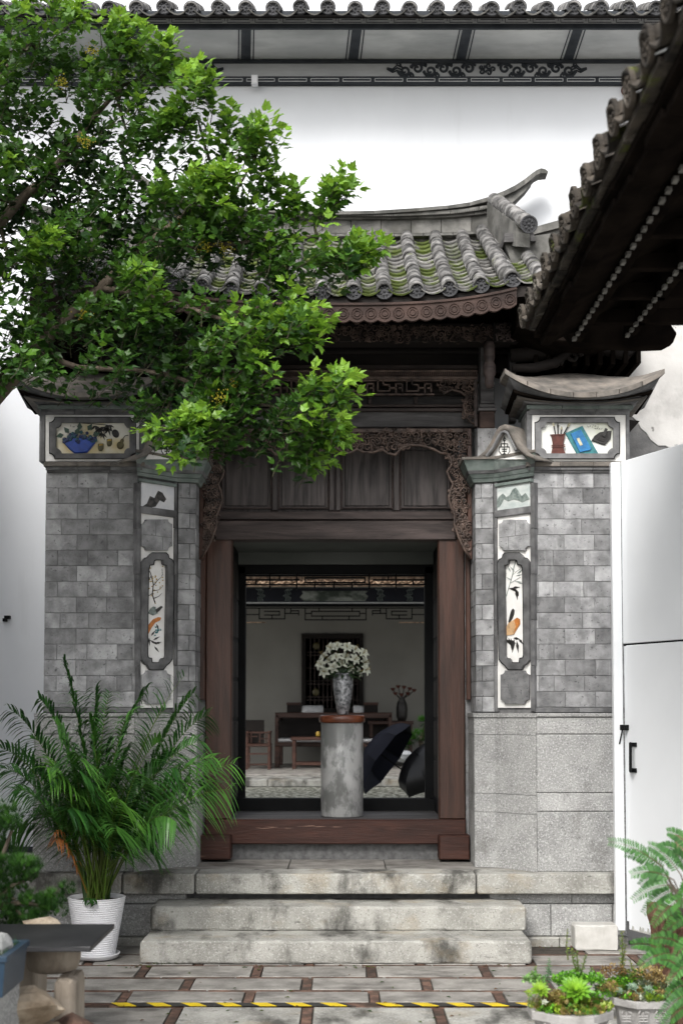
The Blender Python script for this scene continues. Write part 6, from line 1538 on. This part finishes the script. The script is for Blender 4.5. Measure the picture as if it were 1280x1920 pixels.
for (x, y, D, r_, n, c0, c1) in ((1078, 1858, 5.83, .088, 60, (.10, .26, .02), (.30, .52, .05)), (1011, 1857, 5.84, .056, 42, (.13, .26, .02), (.34, .50, .06)), (990, 1862, 5.9, .026, 24, (.16, .26, .03), (.3, .4, .06)), (1047, 1844, 6.0, .03, 26, gn, gb), (1120, 1855, 5.95, .03, 26, gn, (.1, .3, .05)), (1020, 1880, 5.82, .022, 20, gw, (.5, .52, .45)), (1100, 1838, 6.0, .03, 26, gn, gb)):
    mb = MB(); rosette(mb, sp(x, y, D), r_, n, c0, c1, Vector((0, -.75, 1))); mb.build('rosette', M['succ'], s1_)
mb = MB()
for k in range(14): rosette(mb, sp(1042-14+R.uniform(-9, 9)*(1-k/14), 1845-k*3.6, 6.02), .022*(1.25-k/16), 12, (.03, .11, .03), (.08, .22, .06), Vector((R.uniform(-.2, .2), -.4, 1)))
mb.build('dark_spire', M['succ'], s1_)
mb = MB()
for (x, y, n, c0, c1) in ((1040, 1868, 420, gr, (.32, .28, .10)), (1055, 1835, 380, gn, gb), (1110, 1835, 500, gn, gb), (1000, 1835, 260, (.10, .26, .06), (.25, .42, .12)), (1125, 1862, 260, gn, gb), (1075, 1830, 300, gn, gb), (1010, 1876, 200, gw, gr), (1138, 1850, 220, gr, (.4, .32, .12)), (1060, 1880, 260, gr, gy), (1100, 1880, 260, gn, gy)): tinyleaves(mb, sp(x, y+8, 5.93), .05, n, c0, c1, .016)
for (x0, y0, x1, y1) in ((1085, 1845, 1080, 1782), (1085, 1840, 1098, 1790), (1083, 1830, 1070, 1778), (1108, 1850, 1108, 1815), (1000, 1850, 1003, 1812)): stalk(mb, sp(x0, y0), sp(x1, y1), 26, .022, gn, (.2, .28, .05))
mb.build('small_leaves', M['succ'], s1_, kind='stuff')
def fill(cx, cy, zt, rad, pal, n, l, tg):
    mb = MB()
    for _ in range(n):
        a, q = R.uniform(0, 6.3), R.random()**.5; x, y = math.cos(a)*q*rad*.93, math.sin(a)*q*rad*.93
        h = .028+.055*(.5+.5*math.sin(x*60+1)*math.cos(y*50))*(1.15-q); c0, c1 = pal[int((math.sin(x*25+y*40)+math.sin(y*31-x*17)+2)/4*len(pal)*.999)]
        p = Vector((cx+x, cy+y, zt-.015+h*R.uniform(.3, 1))); d = Vector((R.gauss(0, .7), R.gauss(-.3, .7), 1)).normalized(); s, u = axes(d); L = l*R.uniform(.6, 1.3)
        mb.add([p, p+d*L*.5+s*L*.32, p+d*L, p+d*L*.5-s*L*.32], [(0, 1, 2, 3)], add_col(lerp(c0, c1, R.random()), .18))
    mb.build('ground_leaves', M['succ'], tg, kind='stuff')
fill(cx, 5.95, zt, rad, ((gn, gb), ((.14, .26, .02), gy), (gr, (.36, .30, .10)), (gn, (.14, .34, .05)), (gy, (.35, .42, .12))), 2600, .022, s1_)
cx, zt, rad = potted(1140, 1268, 1866, 6.35, 'round cast stone pot with raised characters, the farther of the two', '', 2, mot)
s2_ = thing('succulents', 'mixed brown and green low plants with a tall thin stalk in the farther stone pot', 'succulents', (cx, 6.35, zt))
mb = MB()
for (x, y, n, c0, c1) in ((1150, 1850, 420, gn, gy), (1170, 1840, 500, gn, gb), (1200, 1846, 420, (.10, .16, .08), gw), (1230, 1840, 380, gr, (.40, .33, .16)), (1215, 1825, 320, gr, (.45, .34, .14)), (1185, 1830, 300, gr, gn), (1255, 1850, 320, gn, gw), (1150, 1822, 240, (.14, .07, .03), gr)): tinyleaves(mb, sp(x, y+6, 6.33), .06, n, c0, c1, .017)
for (x0, y0, x1, y1, n) in ((1165, 1840, 1165, 1745, 44), (1163, 1830, 1172, 1770, 24), (1225, 1830, 1245, 1812, 18), (1190, 1835, 1180, 1800, 16)): stalk(mb, sp(x0, y0, 6.35), sp(x1, y1, 6.35), n, .024, gn, (.3, .3, .06))
mb.build('small_leaves', M['succ'], s2_, kind='stuff')
fill(cx, 6.35, zt, rad, ((gn, gb), (gr, (.4, .33, .15)), ((.1, .17, .08), gw), (gn, gy)), 2600, .022, s2_)
for (x, y, r_) in ((1185, 1852, .035), (1215, 1856, .03), (1160, 1858, .026)):
    mb = MB(); rosette(mb, sp(x, y, 6.25), r_, 30, (.12, .2, .13), (.3, .38, .28), Vector((0, -.7, 1))); mb.build('rosette', M['succ'], s2_)
mb = MB()
p0 = sp(1150, 1820, 6.2)
# thin stalk between the pots
stalk(mb, sp(1064, 1800, 6.2), sp(1063, 1740, 6.2), 14, .016, gn, gy); mb.build('thin_stalk', M['succ'], s1_)
# ------------------------------------------------------------------ burl root and feathery shrub at the right edge
bu = thing('burl_root', 'reddish brown gnarled root trunk at the right edge behind the feathery leaves', 'root', (P(1262, 1760, 6.9).x, 6.9, 0))
vs = []; mb = MB(); cxb = P(1264, 1760, 6.9).x; N = 16; K = 12; zt = P(0, 1700, 6.9).z
rr = random.Random(5)
for i in range(K+1):
    for k in range(N):
        a = 2*math.pi*k/N; r_ = .095*(1+.25*math.sin(3*a+i*.5)+.12*math.sin(7*a-i))*(1.1-.15*i/K+.15*(i > K-3)); vs.append((cxb+r_*math.cos(a), 6.9+r_*math.sin(a), zt*i/K + (.02*math.sin(3*a) if i == K else 0)))
mb.add(vs, [(i*N+k, i*N+(k+1) % N, i*N+N+(k+1) % N, i*N+N+k) for i in range(K) for k in range(N)]+[tuple(K*N+k for k in range(N))]).build('gnarled_trunk', M['burl'], bu)
mb = MB()
for k in range(10):
    a = k*.63; q = [(cxb+.1*math.cos(a)*(1+.1*math.sin(i*2+k)), 6.9+.1*math.sin(a)*(1+.1*math.sin(i*2+k)), zt*i/6) for i in range(7)]; mb.tube(q, [.022, .018, .016, .02, .015, .018, .01], 6)
mb.build('twisted_strands', M['burl'], bu, True)
fs_t = thing('feathery_shrub', 'light green feathery compound leaved shrub at the lower right edge', 'shrub', (P(1300, 1900, 5.3).x, 5.4, 0))
def pinnate(base, tip, ll, n, c0, c1, sag=.04):
    base, tip = Vector(base), Vector(tip); mid = (base+tip)*.5+Vector((0, 0, sag)); mb = MB()
    q = [base*(1-t)**2+mid*2*t*(1-t)+tip*t*t for t in [i/10 for i in range(11)]]; mb.tube(q, [.0025-.0002*i for i in range(11)], 4, col=(.12, .09, .04))
    for i in range(n):
        t = .12+.86*i/(n-1); f = t*10; j = min(9, int(f)); p = q[j].lerp(q[j+1], f-j); d = (q[j+1]-q[j]).normalized()
        w = Vector((0, -1, .25)); s = d.cross(w).normalized(); L = ll*(1-.75*abs(t-.45)**1.5*1.6)
        for sg in (-1, 1):
            dd = (s*sg+d*.45+Vector((0, R.uniform(-.35, .35), 0))).normalized(); m = dd.cross(Vector((0, -1, .2))).normalized()*L*.11
            mb.add([p, p+dd*L*.3+m, p+dd*L*.8+m, p+dd*L, p+dd*L*.8-m, p+dd*L*.3-m], [(0, 1, 2, 3, 4, 5)], add_col(lerp(c0, c1, R.random()), .12))
    return mb
ft0, ft1 = (.04, .125, .035), (.10, .25, .07)
FT = [((1240, 1625), (1140, 1578), 0), ((1250, 1640), (1170, 1600), 0), ((1275, 1640), (1215, 1585), 0), ((1280, 1610), (1235, 1590), 0), ((1262, 1650), (1182, 1640), 0), ((1262, 1660), (1185, 1688), 0), ((1268, 1668), (1205, 1712), 1), ((1290, 1680), (1222, 1735), 1), ((1300, 1700), (1238, 1762), 1), ((1290, 1640), (1262, 1600), 0),
      ((1300, 1650), (1275, 1700), 1), ((1250, 1790), (1182, 1772), 1), ((1290, 1780), (1222, 1760), 1), ((1262, 1790), (1198, 1812), 1), ((1290, 1830), (1236, 1800), 1), ((1310, 1850), (1232, 1912), 0), ((1300, 1880), (1240, 1930), 1), ((1310, 1760), (1262, 1800), 1), ((1310, 1720), (1256, 1740), 1), ((1310, 1800), (1255, 1840), 1), ((1320, 1870), (1262, 1880), 1), ((1245, 1645), (1200, 1660), 0), ((1300, 1600), (1250, 1560), 0), ((1290, 1850), (1248, 1872), 1)]
br = MB(); root = Vector((P(1330, 1920, 5.3).x, 5.35, 0))
for i, (b, t, dk) in enumerate(FT):
    D = 5.35+R.uniform(-.25, .25); pb_, pt_ = P(*b, D), P(*t, D-.05)
    c0, c1 = (lerp(ft0, (.03, .10, .02), .6*dk), lerp(ft1, (.07, .24, .03), .7*dk))
    pinnate(pb_, pt_, .034, 20, c0, c1).build('feathery_leaf', M['fern'], fs_t)
    br.tube([root+Vector((R.uniform(-.02, .02), 0, .35)), (root+pb_)*.5+Vector((.05, 0, .2)), pb_], [.008, .005, .0028], 5)
br.tube([root, root+Vector((0, 0, .4))], [.014, .01], 6)
br.build('branch', M['bark'], fs_t)
# ------------------------------------------------------------------ maple leaning in from the left
mt = thing('maple_tree', 'leafy trident maple whose branches fill the upper left in front of the gate', 'tree', (-2.75, 7.5, 0))
LV = [(0, 0, 0), (-.30, .16, .02), (-.48, .60, -.07), (-.25, .62, .03), (0, 1.08, -.16), (.25, .62, .03), (.48, .60, -.07), (.30, .16, .02), (0, .42, -.05)]
LF = [(8, k, k+1) for k in range(7)]+[(8, 7, 0)]
lm = []
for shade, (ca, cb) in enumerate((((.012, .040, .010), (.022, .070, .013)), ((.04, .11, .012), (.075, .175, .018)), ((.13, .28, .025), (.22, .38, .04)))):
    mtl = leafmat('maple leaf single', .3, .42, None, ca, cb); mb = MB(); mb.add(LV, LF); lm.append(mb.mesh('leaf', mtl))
leafA = []                                                       # (matrix data, colour, weight)
def put_leaf(p, d, n, size, col, shade, w):
    d = d.normalized(); s = d.cross(n); s = s.normalized() if s.length > .01 else Vector((1, 0, 0)); n2 = s.cross(d)
    leafA.append((p, s*size, d*size, n2*size, col, shade, w))
BR = MB()
def twig(p0, p1, nl, size, bright, bend=.03):
    p0, p1 = Vector(p0), Vector(p1); L = (p1-p0).length
    mid = (p0+p1)*.5+Vector((R.uniform(-1, 1), R.uniform(-1, 1), -.6))*bend*L*4
    q = [p0*(1-t)**2+mid*2*t*(1-t)+p1*t*t for t in [i/6 for i in range(7)]]
    BR.tube(q, [.003-.0003*i for i in range(7)], 4, False)
    for i in range(nl):
        t = .15+.85*i/max(1, nl-1); f = t*6; j = min(5, int(f)); p = q[j].lerp(q[j+1], f-j); d = (q[j+1]-q[j]).normalized()
        for sg in ((-1, 1) if i < nl-1 else (-1, 1, 0)):
            az = i*1.57+R.uniform(-.4, .4); s, u = axes(d); out = (s*math.cos(az)+u*math.sin(az))*sg
            ld = (d*.65+out*.9+Vector((0, -.15, -.25+.35*t))).normalized() if sg else (d+Vector((0, 0, .1))).normalized()
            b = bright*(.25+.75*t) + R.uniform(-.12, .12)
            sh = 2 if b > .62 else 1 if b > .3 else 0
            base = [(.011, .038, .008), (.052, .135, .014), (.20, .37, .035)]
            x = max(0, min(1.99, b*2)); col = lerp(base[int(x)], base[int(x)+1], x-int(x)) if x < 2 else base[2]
            nrm = Vector((R.gauss(0, .45), R.gauss(-.45, .45), 1)).normalized()
            pet = ld*size*.35
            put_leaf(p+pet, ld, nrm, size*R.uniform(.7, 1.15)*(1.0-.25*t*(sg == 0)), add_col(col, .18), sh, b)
# clumps: px, py, depth, radius px x, y, twigs, brightness
CL = [(70, 60, 7.6, 95, 75, 46, .75), (30, 170, 7.8, 70, 70, 30, .5), (140, 130, 7.9, 60, 50, 20, .35), (235, 105, 7.6, 66, 52, 32, .62), (295, 105, 7.5, 30, 30, 8, .8), (240, 180, 7.7, 80, 50, 30, .55), (160, 220, 7.9, 70, 60, 26, .35),
      (60, 280, 7.9, 90, 70, 40, .25), (170, 300, 7.9, 90, 60, 36, .25), (270, 260, 7.6, 60, 50, 24, .45), (60, 390, 7.9, 90, 70, 44, .15), (170, 400, 7.9, 90, 70, 44, .12), (280, 370, 7.8, 70, 60, 30, .3),
      (375, 190, 7.4, 24, 44, 8, .85), (365, 280, 7.5, 40, 45, 16, .5), (415, 310, 7.5, 40, 45, 16, .6), (480, 270, 7.4, 24, 38, 8, .85), (450, 365, 7.5, 60, 45, 22, .55), (380, 370, 7.4, 60, 50, 26, .65),
      (350, 430, 7.6, 90, 60, 44, .35), (450, 440, 7.5, 80, 55, 38, .5), (535, 430, 7.5, 50, 38, 16, .65), (600, 390, 7.4, 36, 24, 5, .8), (560, 490, 7.5, 70, 44, 26, .6), (640, 480, 7.4, 66, 36, 18, .85), (520, 510, 7.7, 50, 34, 12, .3),
      (50, 480, 7.6, 80, 50, 30, .6), (130, 500, 7.9, 90, 60, 34, .12), (230, 500, 7.8, 80, 60, 32, .2), (310, 530, 7.8, 50, 45, 14, .2), (60, 580, 7.6, 75, 55, 28, .45), (30, 650, 7.5, 60, 48, 18, .3), (150, 600, 7.8, 70, 50, 26, .25), (240, 600, 7.6, 80, 50, 32, .3),
      (290, 560, 7.4, 60, 40, 16, .55), (340, 640, 7.7, 80, 50, 34, .15), (430, 600, 7.6, 70, 50, 26, .3), (470, 625, 7.3, 56, 44, 24, .8), (550, 605, 7.2, 40, 26, 9, .9), (425, 700, 7.5, 60, 44, 24, .35), (360, 710, 7.7, 60, 50, 26, .12), (290, 720, 7.7, 50, 50, 20, .1),
      (520, 570, 7.4, 60, 40, 18, .6), (540, 760, 7.4, 66, 44, 26, .5), (610, 740, 7.3, 46, 36, 13, .85), (610, 800, 7.3, 52, 34, 13, .8), (560, 835, 7.4, 56, 34, 18, .55), (470, 800, 7.5, 66, 44, 26, .35), (350, 810, 7.3, 56, 38, 18, .75), (400, 780, 7.5, 60, 40, 20, .4), (320, 770, 7.6, 50, 36, 12, .2), (440, 760, 7.6, 66, 46, 24, .15), (460, 735, 7.5, 44, 30, 12, .35), (100, 690, 7.4, 70, 20, 8, .4), (220, 690, 7.5, 70, 34, 16, .25),
      (-260, 300, 7.2, 200, 260, 110, .3), (-300, 100, 6.6, 220, 220, 90, .3), (-60, 200, 8, 90, 200, 60, .3), (-60, 500, 8, 90, 180, 50, .3), (-40, 20, 7.8, 80, 80, 30, .6), (0, 330, 7.5, 60, 60, 18, .6), (130, 440, 7.5, 60, 50, 14, .4), (210, 440, 8.0, 100, 80, 36, .05), (110, 350, 8.1, 110, 90, 40, .05), (270, 450, 8.0, 60, 50, 20, .08)]  # far-left unseen clumps are added to shade the white wall
hub = {}
trunk = [Vector((-2.75, 7.5, 0)), Vector((-3.02, 7.55, 1.2)), Vector((-2.85, 7.6, 2.4)), Vector((-2.7, 7.7, 3.4)), Vector((-2.6, 7.8, 4.4))]
tb = MB(); tb.tube(trunk, [.13, .11, .095, .075, .05], 12); tb.build('trunk', M['bark'], mt, True)
limbs = [([trunk[2], P(-20, 760, 7.6), P(100, 620, 7.7), P(190, 540, 7.8), P(260, 470, 7.8), P(350, 400, 7.6), P(400, 320, 7.5)], .055),
         ([trunk[3], P(0, 420, 7.8), P(90, 330, 7.8), P(160, 240, 7.8), P(230, 160, 7.7)], .04), ([trunk[2], P(20, 690, 7.5), P(150, 690, 7.6), P(300, 700, 7.6), P(420, 740, 7.5), P(540, 770, 7.4)], .024),
         ([P(190, 540, 7.8), P(300, 560, 7.7), P(420, 600, 7.5), P(500, 620, 7.3)], .022), ([P(260, 470, 7.8), P(400, 460, 7.6), P(520, 450, 7.5), P(610, 440, 7.4)], .022), ([trunk[4], P(-10, 160, 7.8), P(60, 80, 7.7)], .03), ([P(350, 400, 7.6), P(430, 370, 7.5), P(480, 290, 7.4)], .014)]
for i, (q, r0) in enumerate(limbs):
    mb = MB(); m = len(q); sm = []
    for a in range(m-1):
        p_1, p0, p1, p2 = q[max(0, a-1)], q[a], q[a+1], q[min(m-1, a+2)]
        for t in (0, .25, .5, .75): sm.append(.5*((2*p0)+(p1-p_1)*t+(2*p_1-5*p0+4*p1-p2)*t*t+(3*p0-p_1-3*p1+p2)*t**3))
    sm.append(q[-1]); mb.tube(sm, [r0*(1-.75*k/(len(sm)-1)) for k in range(len(sm))], 8); mb.build('limb', M['bark'], mt, True)
    limbs[i] = sm
allp = [p for l in limbs for p in l]
for (x, y, D, rx, ry, nt_, b) in CL:
    if x > -50: nt_ = int(nt_*(.72 if D >= 7.85 and x < 260 else .45 if D >= 7.85 else .78)); b = min(1, b*1.15+.06)
    c = P(x, y, D); near = min(allp, key=lambda p: (p-c).length)
    hubp = c+Vector((-rx*.35/F*D, .05, -ry*.35/F*D))
    BR.tube([near, (near+hubp)*.5+Vector((0, 0, -.03)), hubp], [.012, .009, .006], 5, False)
    for k in range(nt_):
        a = R.uniform(0, 6.3); q = R.random()**.55
        tip = c+Vector((math.cos(a)*q*rx/F*D, R.uniform(-.30, .22), math.sin(a)*q*ry/F*D))
        g = Vector((R.uniform(.0, .8), R.uniform(-.5, .2), R.uniform(.15, 1))).normalized()
        L = R.uniform(.11, .20)
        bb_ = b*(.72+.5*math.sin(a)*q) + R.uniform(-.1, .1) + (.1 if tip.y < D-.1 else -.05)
        twig(tip-g*L, tip, R.choice((4, 5, 5, 6)), R.uniform(.050, .070), max(0, min(1, bb_)))
# outlying shoots that draw the outline
SH = [((340, 250), (345, 165), 7.3, .9), ((370, 200), (378, 118), 7.3, 1), ((395, 230), (402, 150), 7.35, .9), ((350, 260), (335, 190), 7.4, .8), ((470, 330), (500, 215), 7.3, 1), ((480, 360), (512, 240), 7.3, .95), ((455, 320), (470, 235), 7.4, .9), ((500, 400), (496, 300), 7.4, .8), ((425, 280), (430, 205), 7.4, .8), ((560, 430), (555, 345), 7.4, .8), ((600, 420), (640, 322), 7.3, .95), ((590, 440), (612, 345), 7.35, .9), ((620, 400), (652, 345), 7.3, .85), ((530, 440), (530, 350), 7.4, .75), ((630, 500), (706, 448), 7.25, 1), ((640, 520), (690, 478), 7.3, .9), ((600, 500), (670, 450), 7.3, .85),
      ((520, 640), (600, 580), 7.15, 1), ((500, 640), (560, 560), 7.2, 1), ((520, 670), (598, 612), 7.15, .95), ((470, 660), (520, 590), 7.2, .9), ((440, 700), (490, 640), 7.2, .95), ((590, 760), (662, 712), 7.2, 1), ((560, 760), (630, 700), 7.25, .9), ((560, 810), (650, 782), 7.2, 1), ((560, 830), (640, 805), 7.2, .9), ((530, 850), (610, 850), 7.25, .9), ((400, 800), (290, 800), 7.2, .9), ((420, 790), (350, 775), 7.2, .95), ((420, 820), (330, 835), 7.2, .85),
      ((200, 100), (225, 35), 7.4, .95), ((220, 90), (262, 50), 7.4, .9), ((280, 130), (325, 70), 7.3, .95), ((270, 150), (322, 120), 7.35, .85), ((120, 60), (155, 10), 7.5, .9), ((80, 300), (-4, 250), 7.4, .5), ((60, 640), (2, 700), 7.4, .4), ((90, 620), (100, 700), 7.5, .35), ((60, 470), (95, 440), 7.3, .9), ((20, 500), (70, 470), 7.3, .95), ((240, 560), (265, 500), 7.25, .7), ((260, 620), (290, 560), 7.3, .6), ((300, 280), (315, 215), 7.4, .7), ((420, 350), (425, 320), 7.2, 1), ((340, 380), (365, 320), 7.2, 1), ((390, 400), (410, 350), 7.2, 1), ((310, 400), (300, 340), 7.3, .7)]
for (a, b_, D, br_) in SH:
    near = P(*a, D+.05); twig(near, P(*b_, D), 9, .070, br_, .02)
    for k in range(3): twig(near.lerp(P(*b_, D), R.uniform(.1, .5)), P(b_[0]+R.uniform(-28, 22), b_[1]+R.uniform(0, 40), D+R.uniform(-.1, .1)), 5, .066, br_*.9, .03)
BR.build('twigs', mat('dark green twig', (.025, .03, .015), (.06, .055, .03), 20), mt, kind='stuff')
# the 300 most forward bright leaves are single objects, the rest one mass
idx = sorted(range(len(leafA)), key=lambda i: leafA[i][0].y + (0 if -10 < 640+leafA[i][0].x/leafA[i][0].y*F < 1280 else 9))[:300]
single = set(idx)
for i in idx:
    p, s, d, n, col, sh, w = leafA[i]
    o = bpy.data.objects.new('leaf', lm[sh]); C.objects.link(o); o.parent = mt
    o.matrix_local = Matrix(((s.x, d.x, n.x, p.x-mt.location.x), (s.y, d.y, n.y, p.y-mt.location.y), (s.z, d.z, n.z, p.z-mt.location.z), (0, 0, 0, 1)))
rest = [leafA[i] for i in range(len(leafA)) if i not in single]
lv = np.array(LV); A = np.array([[*t[0], *t[1], *t[2], *t[3]] for t in rest]); n_ = len(rest)
V = A[:, None, 0:3] + lv[None, :, 0:1]*A[:, None, 3:6] + lv[None, :, 1:2]*A[:, None, 6:9] + lv[None, :, 2:3]*A[:, None, 9:12]*np.random.RandomState(2).uniform(.3, 1.8, (n_, 1, 1))
mb = MB(); mb.v = [tuple(v) for v in V.reshape(-1, 3)]; mb.f = [(a+9*i, b+9*i, c+9*i) for i in range(n_) for (a, b, c) in LF]
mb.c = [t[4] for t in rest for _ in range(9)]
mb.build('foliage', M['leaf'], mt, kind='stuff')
print('leaves', len(leafA))
for (x, y, D) in ((172, 95, 7.45), (160, 265, 7.5), (118, 155, 7.6), (385, 462, 7.35), (420, 465, 7.35), (438, 725, 7.3), (412, 748, 7.3), (155, 590, 7.5), (330, 420, 7.5)):
    c = P(x, y, D); mb = MB()
    for _ in range(55): mb.ball(c+Vector((R.gauss(0, .022), R.gauss(0, .022), R.gauss(0, .018))), R.uniform(.003, .0055), 5, col=add_col((.30, .27, .02), .3))
    mb.build('blossom_cluster', M['leaf'], mt, kind='stuff')
